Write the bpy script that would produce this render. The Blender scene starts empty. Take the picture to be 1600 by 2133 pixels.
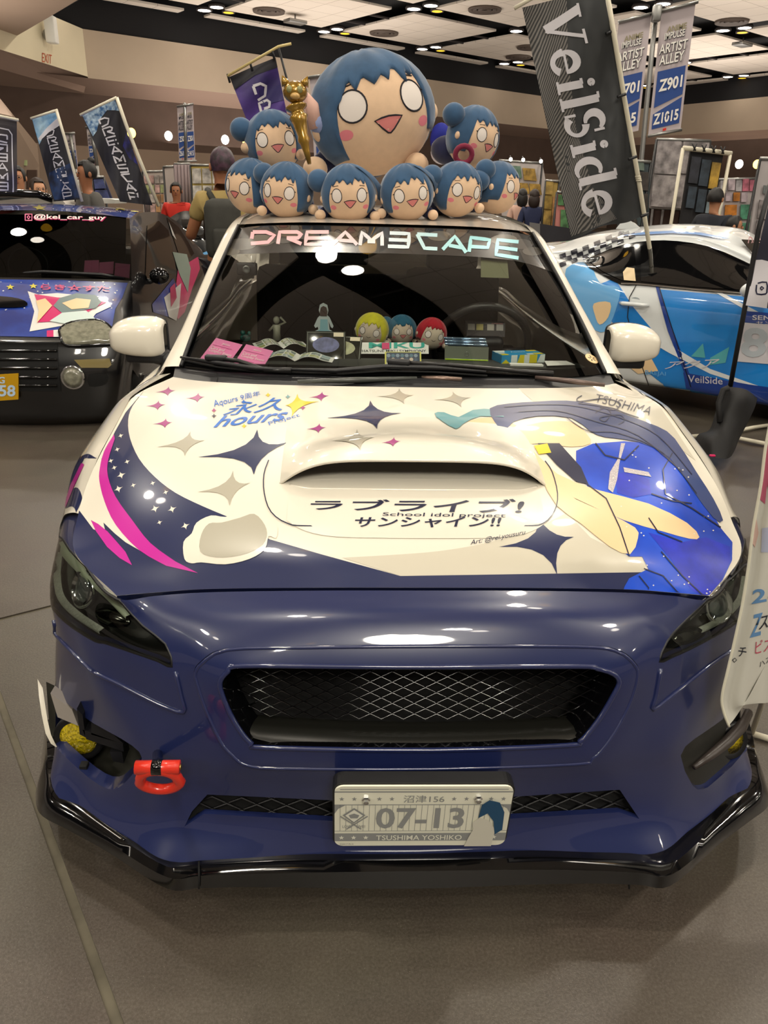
import bpy, bmesh, math, random
import numpy as np
from mathutils import Vector, Matrix
from mathutils.bvhtree import BVHTree
from mathutils.geometry import delaunay_2d_cdt
random.seed(7)
SC = bpy.context.scene
COL = SC.collection
PI = math.pi

# ------------------------------------------------------------------ camera
CX, CD, CH, PITCH, YAW, ROLL, FPX = -.1631, 1.2022, 1.5064, .394, .056, .0277, 1575.2
FW = Vector((math.sin(YAW)*math.cos(PITCH), math.cos(YAW)*math.cos(PITCH), -math.sin(PITCH)))
_r = Vector((math.cos(YAW), -math.sin(YAW), 0)); _u = _r.cross(FW)
RT = _r*math.cos(ROLL)+_u*math.sin(ROLL); UP = _u*math.cos(ROLL)-_r*math.sin(ROLL)
CAM = Vector((CX, -CD, CH))
cd = bpy.data.cameras.new('camera'); cam = bpy.data.objects.new('camera', cd); COL.objects.link(cam)
m = Matrix((RT, UP, -FW)).transposed().to_4x4(); m.translation = CAM; cam.matrix_world = m
cd.sensor_fit = 'VERTICAL'; cd.sensor_height = 36; cd.lens = 36*FPX/2133; cd.clip_start = .05; cd.clip_end = 300
SC.camera = cam
SC.view_settings.view_transform = 'Standard'; SC.view_settings.look = 'None'
SC.view_settings.gamma = 1; SC.view_settings.use_curve_mapping = False
SC.view_settings.exposure = 0.16

def ray(px, py): return FW+RT*((px-800)/FPX)-UP*((py-1066.5)/FPX)
def U(px, py, ax, v):
    d = ray(px, py); i = 'xyz'.index(ax); return CAM+d*((v-CAM[i])/d[i])
def UPl(px, py, o, n):
    d = ray(px, py); return CAM+d*((Vector(o)-CAM).dot(n)/d.dot(n))
def proj(P):
    d = Vector(P)-CAM; z = d.dot(FW); return (800+FPX*d.dot(RT)/z, 1066.5-FPX*d.dot(UP)/z)

# ------------------------------------------------------------------ world and added front fill light
w = bpy.data.worlds.new('world'); SC.world = w; w.use_nodes = True
w.node_tree.nodes['Background'].inputs[0].default_value = (.38, .31, .25, 1)
w.node_tree.nodes['Background'].inputs[1].default_value = .55

ld = bpy.data.lights.new('added_front_fill', 'AREA'); ld.shape = 'DISK'; ld.size = 1.3; ld.energy = 170; ld.color = (1, .93, .80)  # fill light added behind the camera to brighten the car front, no fixture
lo = bpy.data.objects.new('added_front_fill', ld); COL.objects.link(lo); lo.location = (.5, -5.5, 5.6); lo.rotation_euler = (Vector((0, .6, .5))-lo.location).to_track_quat('-Z', 'Y').to_euler()

# ------------------------------------------------------------------ helpers
def lin(c):
    if isinstance(c, str):
        c = tuple(int(c[i:i+2], 16)/255 for i in (0, 2, 4))
    return tuple(((x/12.92) if x <= .04045 else ((x+.055)/1.055)**2.4) for x in c[:3])+(1,)
_m = {}
def M(name, col=None, rough=.5, metal=0, coat=0, spec=.5, emit=0, noise=0, nscale=20, bump=0, sheen=0, trans=0, alpha=1, col2=None, crough=.03):
    if name in _m: return _m[name]
    mt = bpy.data.materials.new(name); mt.use_nodes = True; nt = mt.node_tree; b = nt.nodes['Principled BSDF']
    c = lin(col); b.inputs['Base Color'].default_value = c
    b.inputs['Roughness'].default_value = rough; b.inputs['Metallic'].default_value = metal
    b.inputs['Coat Weight'].default_value = coat; b.inputs['Coat Roughness'].default_value = crough
    b.inputs['Specular IOR Level'].default_value = spec
    if sheen: b.inputs['Sheen Weight'].default_value = sheen; b.inputs['Sheen Roughness'].default_value = .4
    if emit: b.inputs['Emission Color'].default_value = c; b.inputs['Emission Strength'].default_value = emit
    if trans: b.inputs['Transmission Weight'].default_value = trans
    if alpha < 1: b.inputs['Alpha'].default_value = alpha
    if noise or bump or col2:
        tc = nt.nodes.new('ShaderNodeTexCoord'); n = nt.nodes.new('ShaderNodeTexNoise')
        n.inputs['Scale'].default_value = nscale; n.inputs['Detail'].default_value = 6
        nt.links.new(tc.outputs['Object'], n.inputs['Vector'])
        if noise or col2:
            mx = nt.nodes.new('ShaderNodeMix'); mx.data_type = 'RGBA'
            rp = nt.nodes.new('ShaderNodeMapRange'); rp.inputs[1].default_value = .35; rp.inputs[2].default_value = .65
            nt.links.new(n.outputs['Fac'], rp.inputs[0]); nt.links.new(rp.outputs[0], mx.inputs[0])
            c2 = lin(col2) if col2 else tuple(x*(1-noise) for x in c[:3])+(1,)
            mx.inputs[6].default_value = c2; mx.inputs[7].default_value = c
            nt.links.new(mx.outputs[2], b.inputs['Base Color'])
        if bump:
            bp = nt.nodes.new('ShaderNodeBump'); bp.inputs['Strength'].default_value = bump; bp.inputs['Distance'].default_value = .01
            nt.links.new(n.outputs['Fac'], bp.inputs['Height']); nt.links.new(bp.outputs[0], b.inputs['Normal'])
    _m[name] = mt; return mt

ORG = {}
def org(o): return ORG.get(o.name, Vector((0, 0, 0))) if o else Vector((0, 0, 0))
def thing(name, label, cat, loc=(0, 0, 0), group=None, kind=None):
    o = bpy.data.objects.new(name, None); COL.objects.link(o); o.location = loc; o.empty_display_size = .1
    ORG[o.name] = Vector(loc); tag(o, label, cat, group, kind); return o
def tag(o, label=None, cat=None, group=None, kind=None):
    if label: o['label'] = label
    if cat: o['category'] = cat
    if group: o['group'] = group
    if kind: o['kind'] = kind
    return o
def obj(name, vs, fs, mat, parent=None, smooth=True, normals=None, sharp=None, label=None):
    """one mesh object; vertices are given in world metres"""
    og = org(parent)
    me = bpy.data.meshes.new(name)
    me.from_pydata([Vector(v)-og for v in vs], [], fs); me.validate(); me.update()
    if smooth: me.polygons.foreach_set('use_smooth', [True]*len(me.polygons))
    if sharp is not None and smooth: me.set_sharp_from_angle(angle=math.radians(sharp))
    if normals is not None and len(normals) == len(me.vertices): me.normals_split_custom_set_from_vertices([tuple(n) for n in normals])
    if mat: me.materials.append(mat)
    o = bpy.data.objects.new(name, me); COL.objects.link(o)
    if parent: o.parent = parent
    ORG[o.name] = og
    if label: o['label'] = label
    return o
def catmull(P, n):
    P = [Vector(p) for p in P]; k = len(P); out = []
    ext = [P[0]*2-P[1]]+P+[P[-1]*2-P[-2]]
    for s in range(n+1):
        t = s/n*(k-1); i = min(int(t), k-2); f = t-i
        a, b, c, d = ext[i], ext[i+1], ext[i+2], ext[i+3]
        out.append(.5*((2*b)+(c-a)*f+(2*a-5*b+4*c-d)*f*f+(3*b-a-3*c+d)*f**3))
    return out
def merge(parts):
    V, F = [], []
    for v, f in parts:
        k = len(V); V += list(v); F += [tuple(i+k for i in q) for q in f]
    return V, F
def box(c, s, R=None, bev=0):
    """axis box centre c, size s, optional rotation matrix; bevelled when bev>0"""
    bm = bmesh.new(); bmesh.ops.create_cube(bm, size=1)
    for v in bm.verts: v.co = Vector((v.co.x*s[0], v.co.y*s[1], v.co.z*s[2]))
    if bev: bmesh.ops.bevel(bm, geom=bm.edges[:], offset=bev, segments=2, affect='EDGES', profile=.5)
    bm.verts.index_update(); R = R or Matrix.Identity(3)
    vs = [R @ v.co+Vector(c) for v in bm.verts]; fs = [tuple(v.index for v in f.verts) for f in bm.faces]; bm.free(); return vs, fs
def tube(P, r, n=10, closed=False, cap=True):
    P = [Vector(p) for p in P]; k = len(P); V = []; F = []
    rr = r if isinstance(r, (list, tuple)) else [r]*k
    up = Vector((0, 0, 1))
    for i, p in enumerate(P):
        if closed: t = P[(i+1) % k]-P[i-1]
        else: t = P[min(i+1, k-1)]-P[max(i-1, 0)]
        t.normalize()
        if i == 0:
            if abs(t.dot(up)) > .95: up = Vector((0, 1, 0))
            a = t.cross(up).normalized()
        else: a = (a-t*a.dot(t)).normalized()
        b = t.cross(a)
        for j in range(n):
            q = 2*PI*j/n; V.append(p+(a*math.cos(q)+b*math.sin(q))*rr[i])
    for i in range(k if closed else k-1):
        for j in range(n):
            a0 = i*n+j; a1 = i*n+(j+1) % n; b0 = ((i+1) % k)*n+j; b1 = ((i+1) % k)*n+(j+1) % n
            F.append((a0, a1, b1, b0))
    if cap and not closed: F += [tuple(reversed(range(n))), tuple(range((k-1)*n, k*n))]
    return V, F
def lathe(prof, c=(0, 0, 0), R=None, n=24):
    """profile of (radius, height) turned about local Z"""
    V = []; F = []; R = R or Matrix.Identity(3); c = Vector(c)
    for r, z in prof:
        for j in range(n):
            q = 2*PI*j/n; V.append(c+R @ Vector((r*math.cos(q), r*math.sin(q), z)))
    for i in range(len(prof)-1):
        for j in range(n): F.append((i*n+j, i*n+(j+1) % n, (i+1)*n+(j+1) % n, (i+1)*n+j))
    if prof[0][0] > 1e-4: F.append(tuple(reversed(range(n))))
    if prof[-1][0] > 1e-4: F.append(tuple(range((len(prof)-1)*n, len(prof)*n)))
    return V, F
def ball(c, s, R=None, nu=28, nv=18):
    prof = [(math.sin(PI*i/nv)+(1e-5 if i in (0, nv) else 0), -math.cos(PI*i/nv)) for i in range(nv+1)]
    v, f = lathe(prof, n=nu); R = R or Matrix.Identity(3)
    return [R @ Vector((p.x*s[0], p.y*s[1], p.z*s[2]))+Vector(c) for p in v], f
def prism(poly, d):
    """polygon (3D points, planar) extruded by vector d"""
    n = len(poly); P = [Vector(p) for p in poly]; d = Vector(d)
    return P+[p+d for p in P], [tuple(range(n)), tuple(reversed(range(n, 2*n)))]+[(i, i+n, (i+1) % n+n, (i+1) % n) for i in range(n)]
def rim(loop, d, closed=True):
    P = [Vector(p) for p in loop]; n = len(P); ds = d if isinstance(d, list) else [Vector(d)]*n
    return P+[p+q for p, q in zip(P, ds)], [(i, (i+1) % n, (i+1) % n+n, i+n) for i in range(n if closed else n-1)]
def inpoly(x, y, P):
    c = False; n = len(P); j = n-1
    for i in range(n):
        if (P[i][1] > y) != (P[j][1] > y) and x < (P[j][0]-P[i][0])*(y-P[i][1])/(P[j][1]-P[i][1])+P[i][0]: c = not c
        j = i
    return c
def dens(P, step, closed=True):
    out = []; n = len(P)
    for i in range(n if closed else n-1):
        a = P[i]; b = P[(i+1) % n]; L = math.hypot(b[0]-a[0], b[1]-a[1]); k = max(1, int(math.ceil(L/step)))
        for s in range(k): out.append((a[0]+(b[0]-a[0])*s/k, a[1]+(b[1]-a[1])*s/k))
    if not closed: out.append(tuple(P[-1]))
    return out
def smooth2(P, n=4, closed=True):
    P = [Vector((p[0], p[1])) for p in P]; k = len(P); out = []
    for i in range(k if closed else k-1):
        if closed: a, b, c, d = P[i-1], P[i], P[(i+1) % k], P[(i+2) % k]
        else: a, b, c, d = P[max(i-1, 0)], P[i], P[i+1], P[min(i+2, k-1)]
        for s in range(n):
            f = s/n; out.append(tuple(.5*((2*b)+(c-a)*f+(2*a-5*b+4*c-d)*f*f+(3*b-a-3*c+d)*f**3)))
    if not closed: out.append(tuple(P[-1]))
    return out
def cdt(outer, holes, step, sy=None):
    """triangulate a 2-D region (outer minus holes) with inner grid points"""
    sy = sy or step; loops = [outer]+list(holes); pts = []; edges = []
    for L in loops:
        k = len(pts); pts += [Vector(p) for p in L]; edges += [(k+i, k+(i+1) % len(L)) for i in range(len(L))]
    xs = [p[0] for p in outer]; ys = [p[1] for p in outer]
    A = np.array([(p.x, p.y) for p in pts]); A = A/np.array([step, sy])
    x = min(xs)+step*.5; row = 0
    while x < max(xs):
        y = min(ys)+sy*(.5 if row % 2 else .25)
        while y < max(ys):
            if inpoly(x, y, outer) and not any(inpoly(x, y, h) for h in holes):
                if ((A-np.array([x/step, y/sy]))**2).sum(1).min() > .16: pts.append(Vector((x, y)))
            y += sy
        x += step; row += 1
    v, _, f, _, _, _ = delaunay_2d_cdt(pts, edges, [], 0, 1e-7)
    F = []
    for t in f:
        cx = sum(v[i].x for i in t)/len(t); cy = sum(v[i].y for i in t)/len(t)
        if inpoly(cx, cy, outer) and not any(inpoly(cx, cy, h) for h in holes): F.append(tuple(t))
    return [(p.x, p.y) for p in v], F

class Surf:
    """smooth sheet from rows of 3-D control points; can be hit by photograph rays"""
    def __init__(s, rows, nu=60, nv=40, mirror=False, flip=False):
        if mirror: rows = [[(-p[0], p[1], p[2]) for p in reversed(r)]+list(r)[1:] for r in rows]
        R = [catmull(r, nu) for r in rows]
        C = [catmull([r[i] for r in R], nv) for i in range(nu+1)]
        s.nu, s.nv = nu, nv
        s.P = np.array([[C[i][j][:] for i in range(nu+1)] for j in range(nv+1)])
        du = np.gradient(s.P, axis=1); dv = np.gradient(s.P, axis=0)
        N = np.cross(du, dv); N /= np.maximum(np.linalg.norm(N, axis=2, keepdims=True), 1e-9)
        if flip: N = -N
        s.N = N; s.flip = flip
        s.V = [Vector(p) for p in s.P.reshape(-1, 3)]
        W = nu+1; s.F = []
        for j in range(nv):
            for i in range(nu):
                q = (j*W+i, j*W+i+1, (j+1)*W+i+1, (j+1)*W+i); s.F.append(q if not flip else q[::-1])
        s.bvh = BVHTree.FromPolygons(s.V, s.F)
        s.lu = np.linalg.norm(np.diff(s.P, axis=1), axis=2).sum(1).max(); s.lv = np.linalg.norm(np.diff(s.P, axis=0), axis=2).sum(0).max()
        s.pp = None
    def orient(s, d, u=.5, v=.5):
        if s.at(u, v)[1].dot(Vector(d)) < 0: s.N = -s.N; s.F = [q[::-1] for q in s.F]
        return s
    def at(s, u, v):
        u = min(max(u, 0), 1)*s.nu; v = min(max(v, 0), 1)*s.nv
        i = min(int(u), s.nu-1); j = min(int(v), s.nv-1); a = u-i; b = v-j
        g = lambda A: A[j, i]*(1-a)*(1-b)+A[j, i+1]*a*(1-b)+A[j+1, i]*(1-a)*b+A[j+1, i+1]*a*b
        n = Vector(g(s.N)); n.normalize(); return Vector(g(s.P)), n
    def uv_of(s, loc, fi):
        j, i = divmod(fi, s.nu); p00, p10, p01, p11 = [Vector(s.P[j+b, i+a]) for a, b in ((0, 0), (1, 0), (0, 1), (1, 1))]
        a = b = .5
        for _ in range(6):
            q = p00*(1-a)*(1-b)+p10*a*(1-b)+p01*(1-a)*b+p11*a*b; r = loc-q
            du = (p10-p00)*(1-b)+(p11-p01)*b; dv = (p01-p00)*(1-a)+(p11-p10)*a
            A = np.array([[du.dot(du), du.dot(dv)], [du.dot(dv), dv.dot(dv)]])+np.eye(2)*1e-14
            x = np.linalg.solve(A, [r.dot(du), r.dot(dv)]); a += x[0]; b += x[1]
        return ((i+min(max(a, 0), 1))/s.nu, (j+min(max(b, 0), 1))/s.nv)
    def px(s, x, y):
        d = ray(x, y); h = s.bvh.ray_cast(CAM, d.normalized())
        if h[0] is not None: return s.uv_of(h[0], h[2])
        if s.pp is None:
            D = s.P-np.array(CAM[:]); z = D@np.array(FW[:]); s.pp = np.stack([800+FPX*(D@np.array(RT[:]))/z, 1066.5-FPX*(D@np.array(UP[:]))/z], -1)
        k = ((s.pp-np.array([x, y]))**2).sum(-1).argmin(); j, i = divmod(int(k), s.nu+1); return (i/s.nu, j/s.nv)
    def mesh(s, name, mat, parent=None, **k): return obj(name, s.V, s.F, mat, parent, normals=s.N.reshape(-1, 3), **k)
    def region(s, outer, holes=(), step=.02, off=0):
        """outer/holes in uv; returns verts, faces, normals"""
        a, b = s.lu, s.lv
        sc = lambda L: dens([(p[0]*a, p[1]*b) for p in L], step)
        v, f = cdt(sc(outer), [sc(h) for h in holes], step)
        V = []; N = []
        for p in v:
            q, n = s.at(p[0]/a, p[1]/b); V.append(q+n*off); N.append(n)
        F = []
        for t in f:
            fn = (V[t[1]]-V[t[0]]).cross(V[t[2]]-V[t[0]]); F.append(t if fn.dot(N[t[0]]) > 0 else t[::-1])
        return V, F, N
    def loop(s, L, step=.02, off=0):
        a, b = s.lu, s.lv; out = []
        for p in dens([(q[0]*a, q[1]*b) for q in L], step):
            q, n = s.at(p[0]/a, p[1]/b); out.append(q+n*off)
        return out
    def pxl(s, L, step=12): return [s.px(*p) for p in dens(L, step)]
    def decal(s, name, L, mat, parent, holes=(), step=.02, off=.0006, label=None):
        """flat print: an outline given where the photograph shows it, laid on the sheet"""
        V, F, N = s.region(s.pxl(L), [s.pxl(h) for h in holes], step, off)
        if not F: return None
        return obj(name, V, F, mat, parent, normals=N, label=label)
    def text(s, name, txt, quad, mat, parent, bold=0, off=.0012, shear=0, div=8, label=None, depth=0):
        v, f = txt2d(txt, bold, shear, div)
        V = []; N = []
        TL, TR, BR, BL = quad
        for x, y in v:
            px = (TL[0]*(1-x)+TR[0]*x)*y+(BL[0]*(1-x)+BR[0]*x)*(1-y); py = (TL[1]*(1-x)+TR[1]*x)*y+(BL[1]*(1-x)+BR[1]*x)*(1-y)
            q, n = s.at(*s.px(px, py)); V.append(q+n*off); N.append(n)
        F = []
        for t in f:
            fn = (V[t[1]]-V[t[0]]).cross(V[t[2]]-V[t[0]]); F.append(t if fn.dot(N[t[0]]) > 0 else t[::-1])
        return obj(name, V, F, mat, parent, normals=N, label=label)
    def strokes(s, name, lines, wpx, mat, parent, off=.0012, label=None, step=.02):
        """pen strokes in photograph pixels"""
        parts = []; NN = []
        for L in lines:
            P = dens(L, 10, False); n = len(P); V = []
            for i, p in enumerate(P):
                a = P[max(i-1, 0)]; b = P[min(i+1, n-1)]; t = Vector((b[0]-a[0], b[1]-a[1])); t.normalize()
                for sg in (-1, 1):
                    q, nn = s.at(*s.px(p[0]-t.y*sg*wpx/2, p[1]+t.x*sg*wpx/2)); V.append(q+nn*off); NN.append(nn)
            F = []
            for i in range(n-1):
                t = (2*i, 2*i+1, 2*i+3, 2*i+2); fn = (V[t[1]]-V[t[0]]).cross(V[t[2]]-V[t[0]])
                F.append(t if fn.dot(NN[-1]) > 0 else t[::-1])
            parts.append((V, F))
        V, F = merge(parts); return obj(name, V, F, mat, parent, label=label)

_tc = {}
def txt2d(txt, bold=0, shear=0, div=8):
    """font outline normalised to 0..1 box, cut into strips so it can follow a curved sheet"""
    bold = min(bold*.45, .03)
    key = (txt, bold, shear, div)
    if key in _tc: return _tc[key]
    c = bpy.data.curves.new('t', 'FONT'); c.body = txt; c.size = 1; c.offset = bold; c.shear = shear; c.resolution_u = 3
    o = bpy.data.objects.new('t', c); COL.objects.link(o)
    dg = bpy.context.evaluated_depsgraph_get(); me = bpy.data.meshes.new_from_object(o.evaluated_get(dg))
    bpy.data.objects.remove(o); bpy.data.curves.remove(c)
    bm = bmesh.new(); bm.from_mesh(me); bpy.data.meshes.remove(me)
    bmesh.ops.remove_doubles(bm, verts=bm.verts, dist=1e-5)
    xs = [v.co.x for v in bm.verts]; ys = [v.co.y for v in bm.verts]
    x0, x1, y0, y1 = min(xs), max(xs), min(ys), max(ys)
    for v in bm.verts: v.co = Vector(((v.co.x-x0)/(x1-x0), (v.co.y-y0)/(y1-y0), 0))
    for ax, n in ((0, div), (1, max(2, div//3))):
        for k in range(1, n):
            co = Vector((0, 0, 0)); no = Vector((0, 0, 0)); co[ax] = k/n; no[ax] = 1
            bmesh.ops.bisect_plane(bm, geom=bm.verts[:]+bm.edges[:]+bm.faces[:], plane_co=co, plane_no=no)
    bm.verts.index_update()
    r = ([(v.co.x, v.co.y) for v in bm.verts], [tuple(v.index for v in f.verts) for f in bm.faces]); bm.free()
    _tc[key] = r; return r
def plane_text(name, txt, O, X, Y, mat, parent, bold=0, shear=0, label=None):
    """lettering in a plane: O lower-left corner, X and Y the full width and height vectors"""
    v, f = txt2d(txt, bold, shear, 2); O, X, Y = Vector(O), Vector(X), Vector(Y)
    return obj(name, [O+X*a+Y*b for a, b in v], f, mat, parent, smooth=False, label=label)
def ppoly(name, L, O, X, Y, mat, parent, off=0, label=None):
    """flat printed polygon, L in 0..1 coordinates of the plane (y up)"""
    O, X, Y = Vector(O), Vector(X), Vector(Y); n = X.cross(Y).normalized()*off
    v, _, f, _, _, _ = delaunay_2d_cdt([Vector(p) for p in L], [(i, (i+1) % len(L)) for i in range(len(L))], [], 0, 1e-7)
    f = [t for t in f if inpoly(sum(v[i].x for i in t)/3, sum(v[i].y for i in t)/3, L)]
    return obj(name, [O+X*p.x+Y*p.y+n for p in v], [tuple(t) for t in f], mat, parent, smooth=False, label=label)
def rect(x0, y0, x1, y1): return [(x0, y0), (x1, y0), (x1, y1), (x0, y1)]
def star5(cx, cy, r, asp=1, rot=0):
    return [(cx+(r if k % 2 == 0 else r*.4)*math.sin(k*PI/5+rot), cy+(r if k % 2 == 0 else r*.4)*math.cos(k*PI/5+rot)*asp) for k in range(10)]
def star4(c, top, right, bot, left, k=.16, n=5):
    """four-pointed sparkle with hollow sides, tips given in pixels"""
    T = [Vector(t) for t in (top, right, bot, left)]; C = Vector(c); out = []
    for i in range(4):
        a = T[i]; b = T[(i+1) % 4]; q = C+((a-C)+(b-C))*k*.35
        for s in range(n): t = s/n; p = a*(1-t)**2+q*2*t*(1-t)+b*t*t; out.append((p.x, p.y))
    return out
def rotz(a): return Matrix.Rotation(a, 3, 'Z')
def quad3(pts, th, nrm):
    n = Vector(nrm).normalized()*th; return prism([Vector(p) for p in pts], n)

# ------------------------------------------------------------------ materials
def paint(name, col, col2=None, nscale=3):
    return M(name, col, .32, coat=1, spec=.5, crough=.04, col2=col2, nscale=nscale)
WHITE = paint('white paint', 'e9e2d2'); NAVY = paint('navy wrap', '1c2550'); BLACKG = M('gloss black plastic', '070709', .10, coat=.6)
BLACKP = M('black trim plastic', '17171a', .45, noise=.2, nscale=60); BLACKM = M('matt black', '050506', .8)
GREYV = paint('grey vinyl', 'b3ad9c'); MAGV = paint('magenta vinyl', 'c81f9c'); DMAG = paint('dark magenta vinyl', 'a3267e')
PEACH = paint('peach vinyl', 'f0cfa0'); BLUEV = paint('blue vinyl', '1050d8', '0a3cb4', 6); BLUED = paint('deep blue vinyl', '1c2cae', '2434c8', 30)
HAIRV = paint('slate vinyl', '3a4a7c', '2c3866', 4); CREAMG = paint('stone vinyl', 'cfc8b6'); INK = paint('ink vinyl', '14183a'); GOLDV = paint('gold vinyl', 'f0d020'); SKYV = paint('sky vinyl', '1b6fd0'); TEALV = paint('teal vinyl', '6fa6ac')
CHROME = M('chrome', 'd8d8d8', .12, 1); GREYM = M('grey metal', '9a9a98', .35, .8); RUBBER = M('rubber', '111111', .75, noise=.2, nscale=80)
PAPER = M('white paper', 'ecebe4', .6); INKF = M('print ink', '15151c', .6)
WHITEF = M('white print', 'ebe8e2', .55)

def glassmat(name, tint, refl=1.0, ior=1.5):
    """pane seen through: tinted transparency under a mirror-like fresnel skin"""
    mt = bpy.data.materials.new(name); mt.use_nodes = True; nt = mt.node_tree; nt.nodes.clear()
    o = nt.nodes.new('ShaderNodeOutputMaterial'); mx = nt.nodes.new('ShaderNodeMixShader'); fr = nt.nodes.new('ShaderNodeFresnel'); fr.inputs[0].default_value = ior
    t = nt.nodes.new('ShaderNodeBsdfTransparent'); t.inputs[0].default_value = lin(tint)
    g = nt.nodes.new('ShaderNodeBsdfGlossy'); g.inputs['Roughness'].default_value = .01; g.inputs[0].default_value = (refl, refl, refl, 1)
    nt.links.new(fr.outputs[0], mx.inputs[0]); nt.links.new(t.outputs[0], mx.inputs[1]); nt.links.new(g.outputs[0], mx.inputs[2]); nt.links.new(mx.outputs[0], o.inputs[0])
    return mt
GLASS = glassmat('windscreen glass', 'f2f5f2'); GLASSD = glassmat('dark tinted glass', '20201f'); GLASSC = glassmat('clear lens', 'd8dcd8'); GLASSY = glassmat('kei screen glass', '8c8c88')

# ------------------------------------------------------------------ the hall
E1 = Vector((.815, .579, 0)); E2 = Vector((-.579, .815, 0))
ZC, ZT = 8.0, 7.0
def wall(name, pts, mat):
    o = obj(name, pts, [tuple(range(len(pts)))], mat, smooth=False); tag(o, kind='structure'); return o
BEIGE = M('beige plaster', 'b3a28e', .8, noise=.06, nscale=.6); BROWN = M('brown wall fabric', '5e4c43', .9, noise=.12, nscale=1.5)
TAUPE = M('taupe plaster', '927a6c', .85, noise=.05, nscale=.5); TAUPL = M('light taupe wall', '9a8676', .85, noise=.05, nscale=.5); DARK = M('black ceiling void', '0e0d10', .9)
# concrete floor: slabs around open joints on a filler bed
def floor_mat(name, seed):
    mt = bpy.data.materials.new(name); mt.use_nodes = True; nt = mt.node_tree; b = nt.nodes['Principled BSDF']; L = nt.links.new
    g = nt.nodes.new('ShaderNodeNewGeometry'); mp = nt.nodes.new('ShaderNodeMapping'); mp.inputs['Location'].default_value = (seed*3.1, seed*1.7, 0); L(g.outputs['Position'], mp.inputs[0])
    def noise(s, d=6, r=.6):
        n = nt.nodes.new('ShaderNodeTexNoise'); n.inputs['Scale'].default_value = s; n.inputs['Detail'].default_value = d; n.inputs['Roughness'].default_value = r; L(mp.outputs[0], n.inputs['Vector']); return n
    def ramp(n, a, b_, c1, c2):
        r = nt.nodes.new('ShaderNodeValToRGB'); r.color_ramp.elements[0].position = a; r.color_ramp.elements[1].position = b_
        r.color_ramp.elements[0].color = lin(c1); r.color_ramp.elements[1].color = lin(c2); L(n.outputs['Fac'], r.inputs[0]); return r
    def mix(a, b_, f, blend='MIX'):
        x = nt.nodes.new('ShaderNodeMix'); x.data_type = 'RGBA'; x.blend_type = blend; L(a, x.inputs[6]); L(b_, x.inputs[7])
        if isinstance(f, float): x.inputs[0].default_value = f
        else: L(f, x.inputs[0])
        return x.outputs[2]
    big = ramp(noise(1.1, 4), .36, .62, '45332b', '4c4638'); mid = ramp(noise(5, 8), .3, .7, '38322c', '5c554a'); fine = ramp(noise(160, 3, .8), .40, .75, '3f3b36', '7d756c')
    c = mix(big.outputs[0], mid.outputs[0], .45); c = mix(c, fine.outputs[0], .35)
    sp = ramp(noise(420, 2, .5), .70, .76, '000000', 'ffffff'); w = nt.nodes.new('ShaderNodeRGB'); w.outputs[0].default_value = lin('a39a8c'); c = mix(c, w.outputs[0], sp.outputs[0])
    L(c, b.inputs['Base Color']); rr = nt.nodes.new('ShaderNodeMapRange'); L(mid.outputs[0], rr.inputs[0]); rr.inputs[1].default_value = 0; rr.inputs[2].default_value = .3; rr.inputs[3].default_value = .34; rr.inputs[4].default_value = .5; L(rr.outputs[0], b.inputs['Roughness'])
    bp = nt.nodes.new('ShaderNodeBump'); bp.inputs['Strength'].default_value = .35; bp.inputs['Distance'].default_value = .004; L(fine.outputs[0], bp.inputs['Height']); L(bp.outputs[0], b.inputs['Normal'])
    return mt
FLM = [floor_mat('polished concrete', 0), floor_mat('polished concrete b', 5)]
fl = obj('floor', [(-45, -25, -.006), (45, -25, -.006), (45, 65, -.006), (-45, 65, -.006)], [(0, 1, 2, 3)], M('joint filler', '6a6353', .85, noise=.4, nscale=9), smooth=False); tag(fl, kind='structure')
J0 = U(0, 1460, 'z', 0); J1 = U(245, 2133, 'z', 0); D1 = (J0-J1).normalized(); D2 = Vector((D1.y, -D1.x, 0)); JX = U(0, 1290, 'z', 0)
JC = J1+D1*(JX-J1).dot(D1)
for a in range(-3, 7):
    for b in range(-5, 6):
        if a in (-1, 0) and b in (-1, 0): S = 9
        o = JC+D1*(a*9)+D2*(b*9); g = .011
        q = [o+D1*g+D2*g, o+D1*(9-g)+D2*g, o+D1*(9-g)+D2*(9-g), o+D1*g+D2*(9-g)]
        if all(abs(p.x) < 44 and -24 < p.y < 64 for p in q): obj('concrete_slab', *prism([p+Vector((0, 0, -.006)) for p in q], (0, 0, .006)), FLM[(a+b) % 2], fl, smooth=False)
# far wall with its stepped bands
A0 = U(172, 60, 'z', ZT); A1 = U(1320, 228, 'z', ZT); dA = (A1-A0).normalized(); A1 = A0+dA*((A1-A0).length)
nA = Vector((-dA.y, dA.x, 0))
B1 = U(1600, 201, 'z', ZT); dB = (B1-A1).normalized(); B1 = A1+dB*16; nB = Vector((dB.y, -dB.x, 0))*-1
def zat(px, py, o, n): return UPl(px, py, o, n).z
zb = zat(885, 240, A0, nA)
Z = lambda p, z, off=Vector((0, 0, 0)): Vector((p.x, p.y, z))+off
wall('wall_back', [Z(A0, zb), Z(A1, zb), Z(A1, ZT), Z(A0, ZT)], BEIGE)
wall('wall_right', [Z(A1, zb), Z(B1, zb), Z(B1, ZT), Z(A1, ZT)], BEIGE)
inA = nA*1.0; zs = zb-.45
cor = A1+nA*1.0+nB*0
wall('wall_back_soffit', [Z(A0, zb)-dA*6, Z(A1, zb), Z(A1, zs, nA*.9), Z(A0, zs, nA*.9)-dA*6], TAUPE)
wall('wall_right_soffit', [Z(A1, zb), Z(B1, zb), Z(B1, zs, -nB*.4), Z(A1, zs, nA*.9)], TAUPE)
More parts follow.
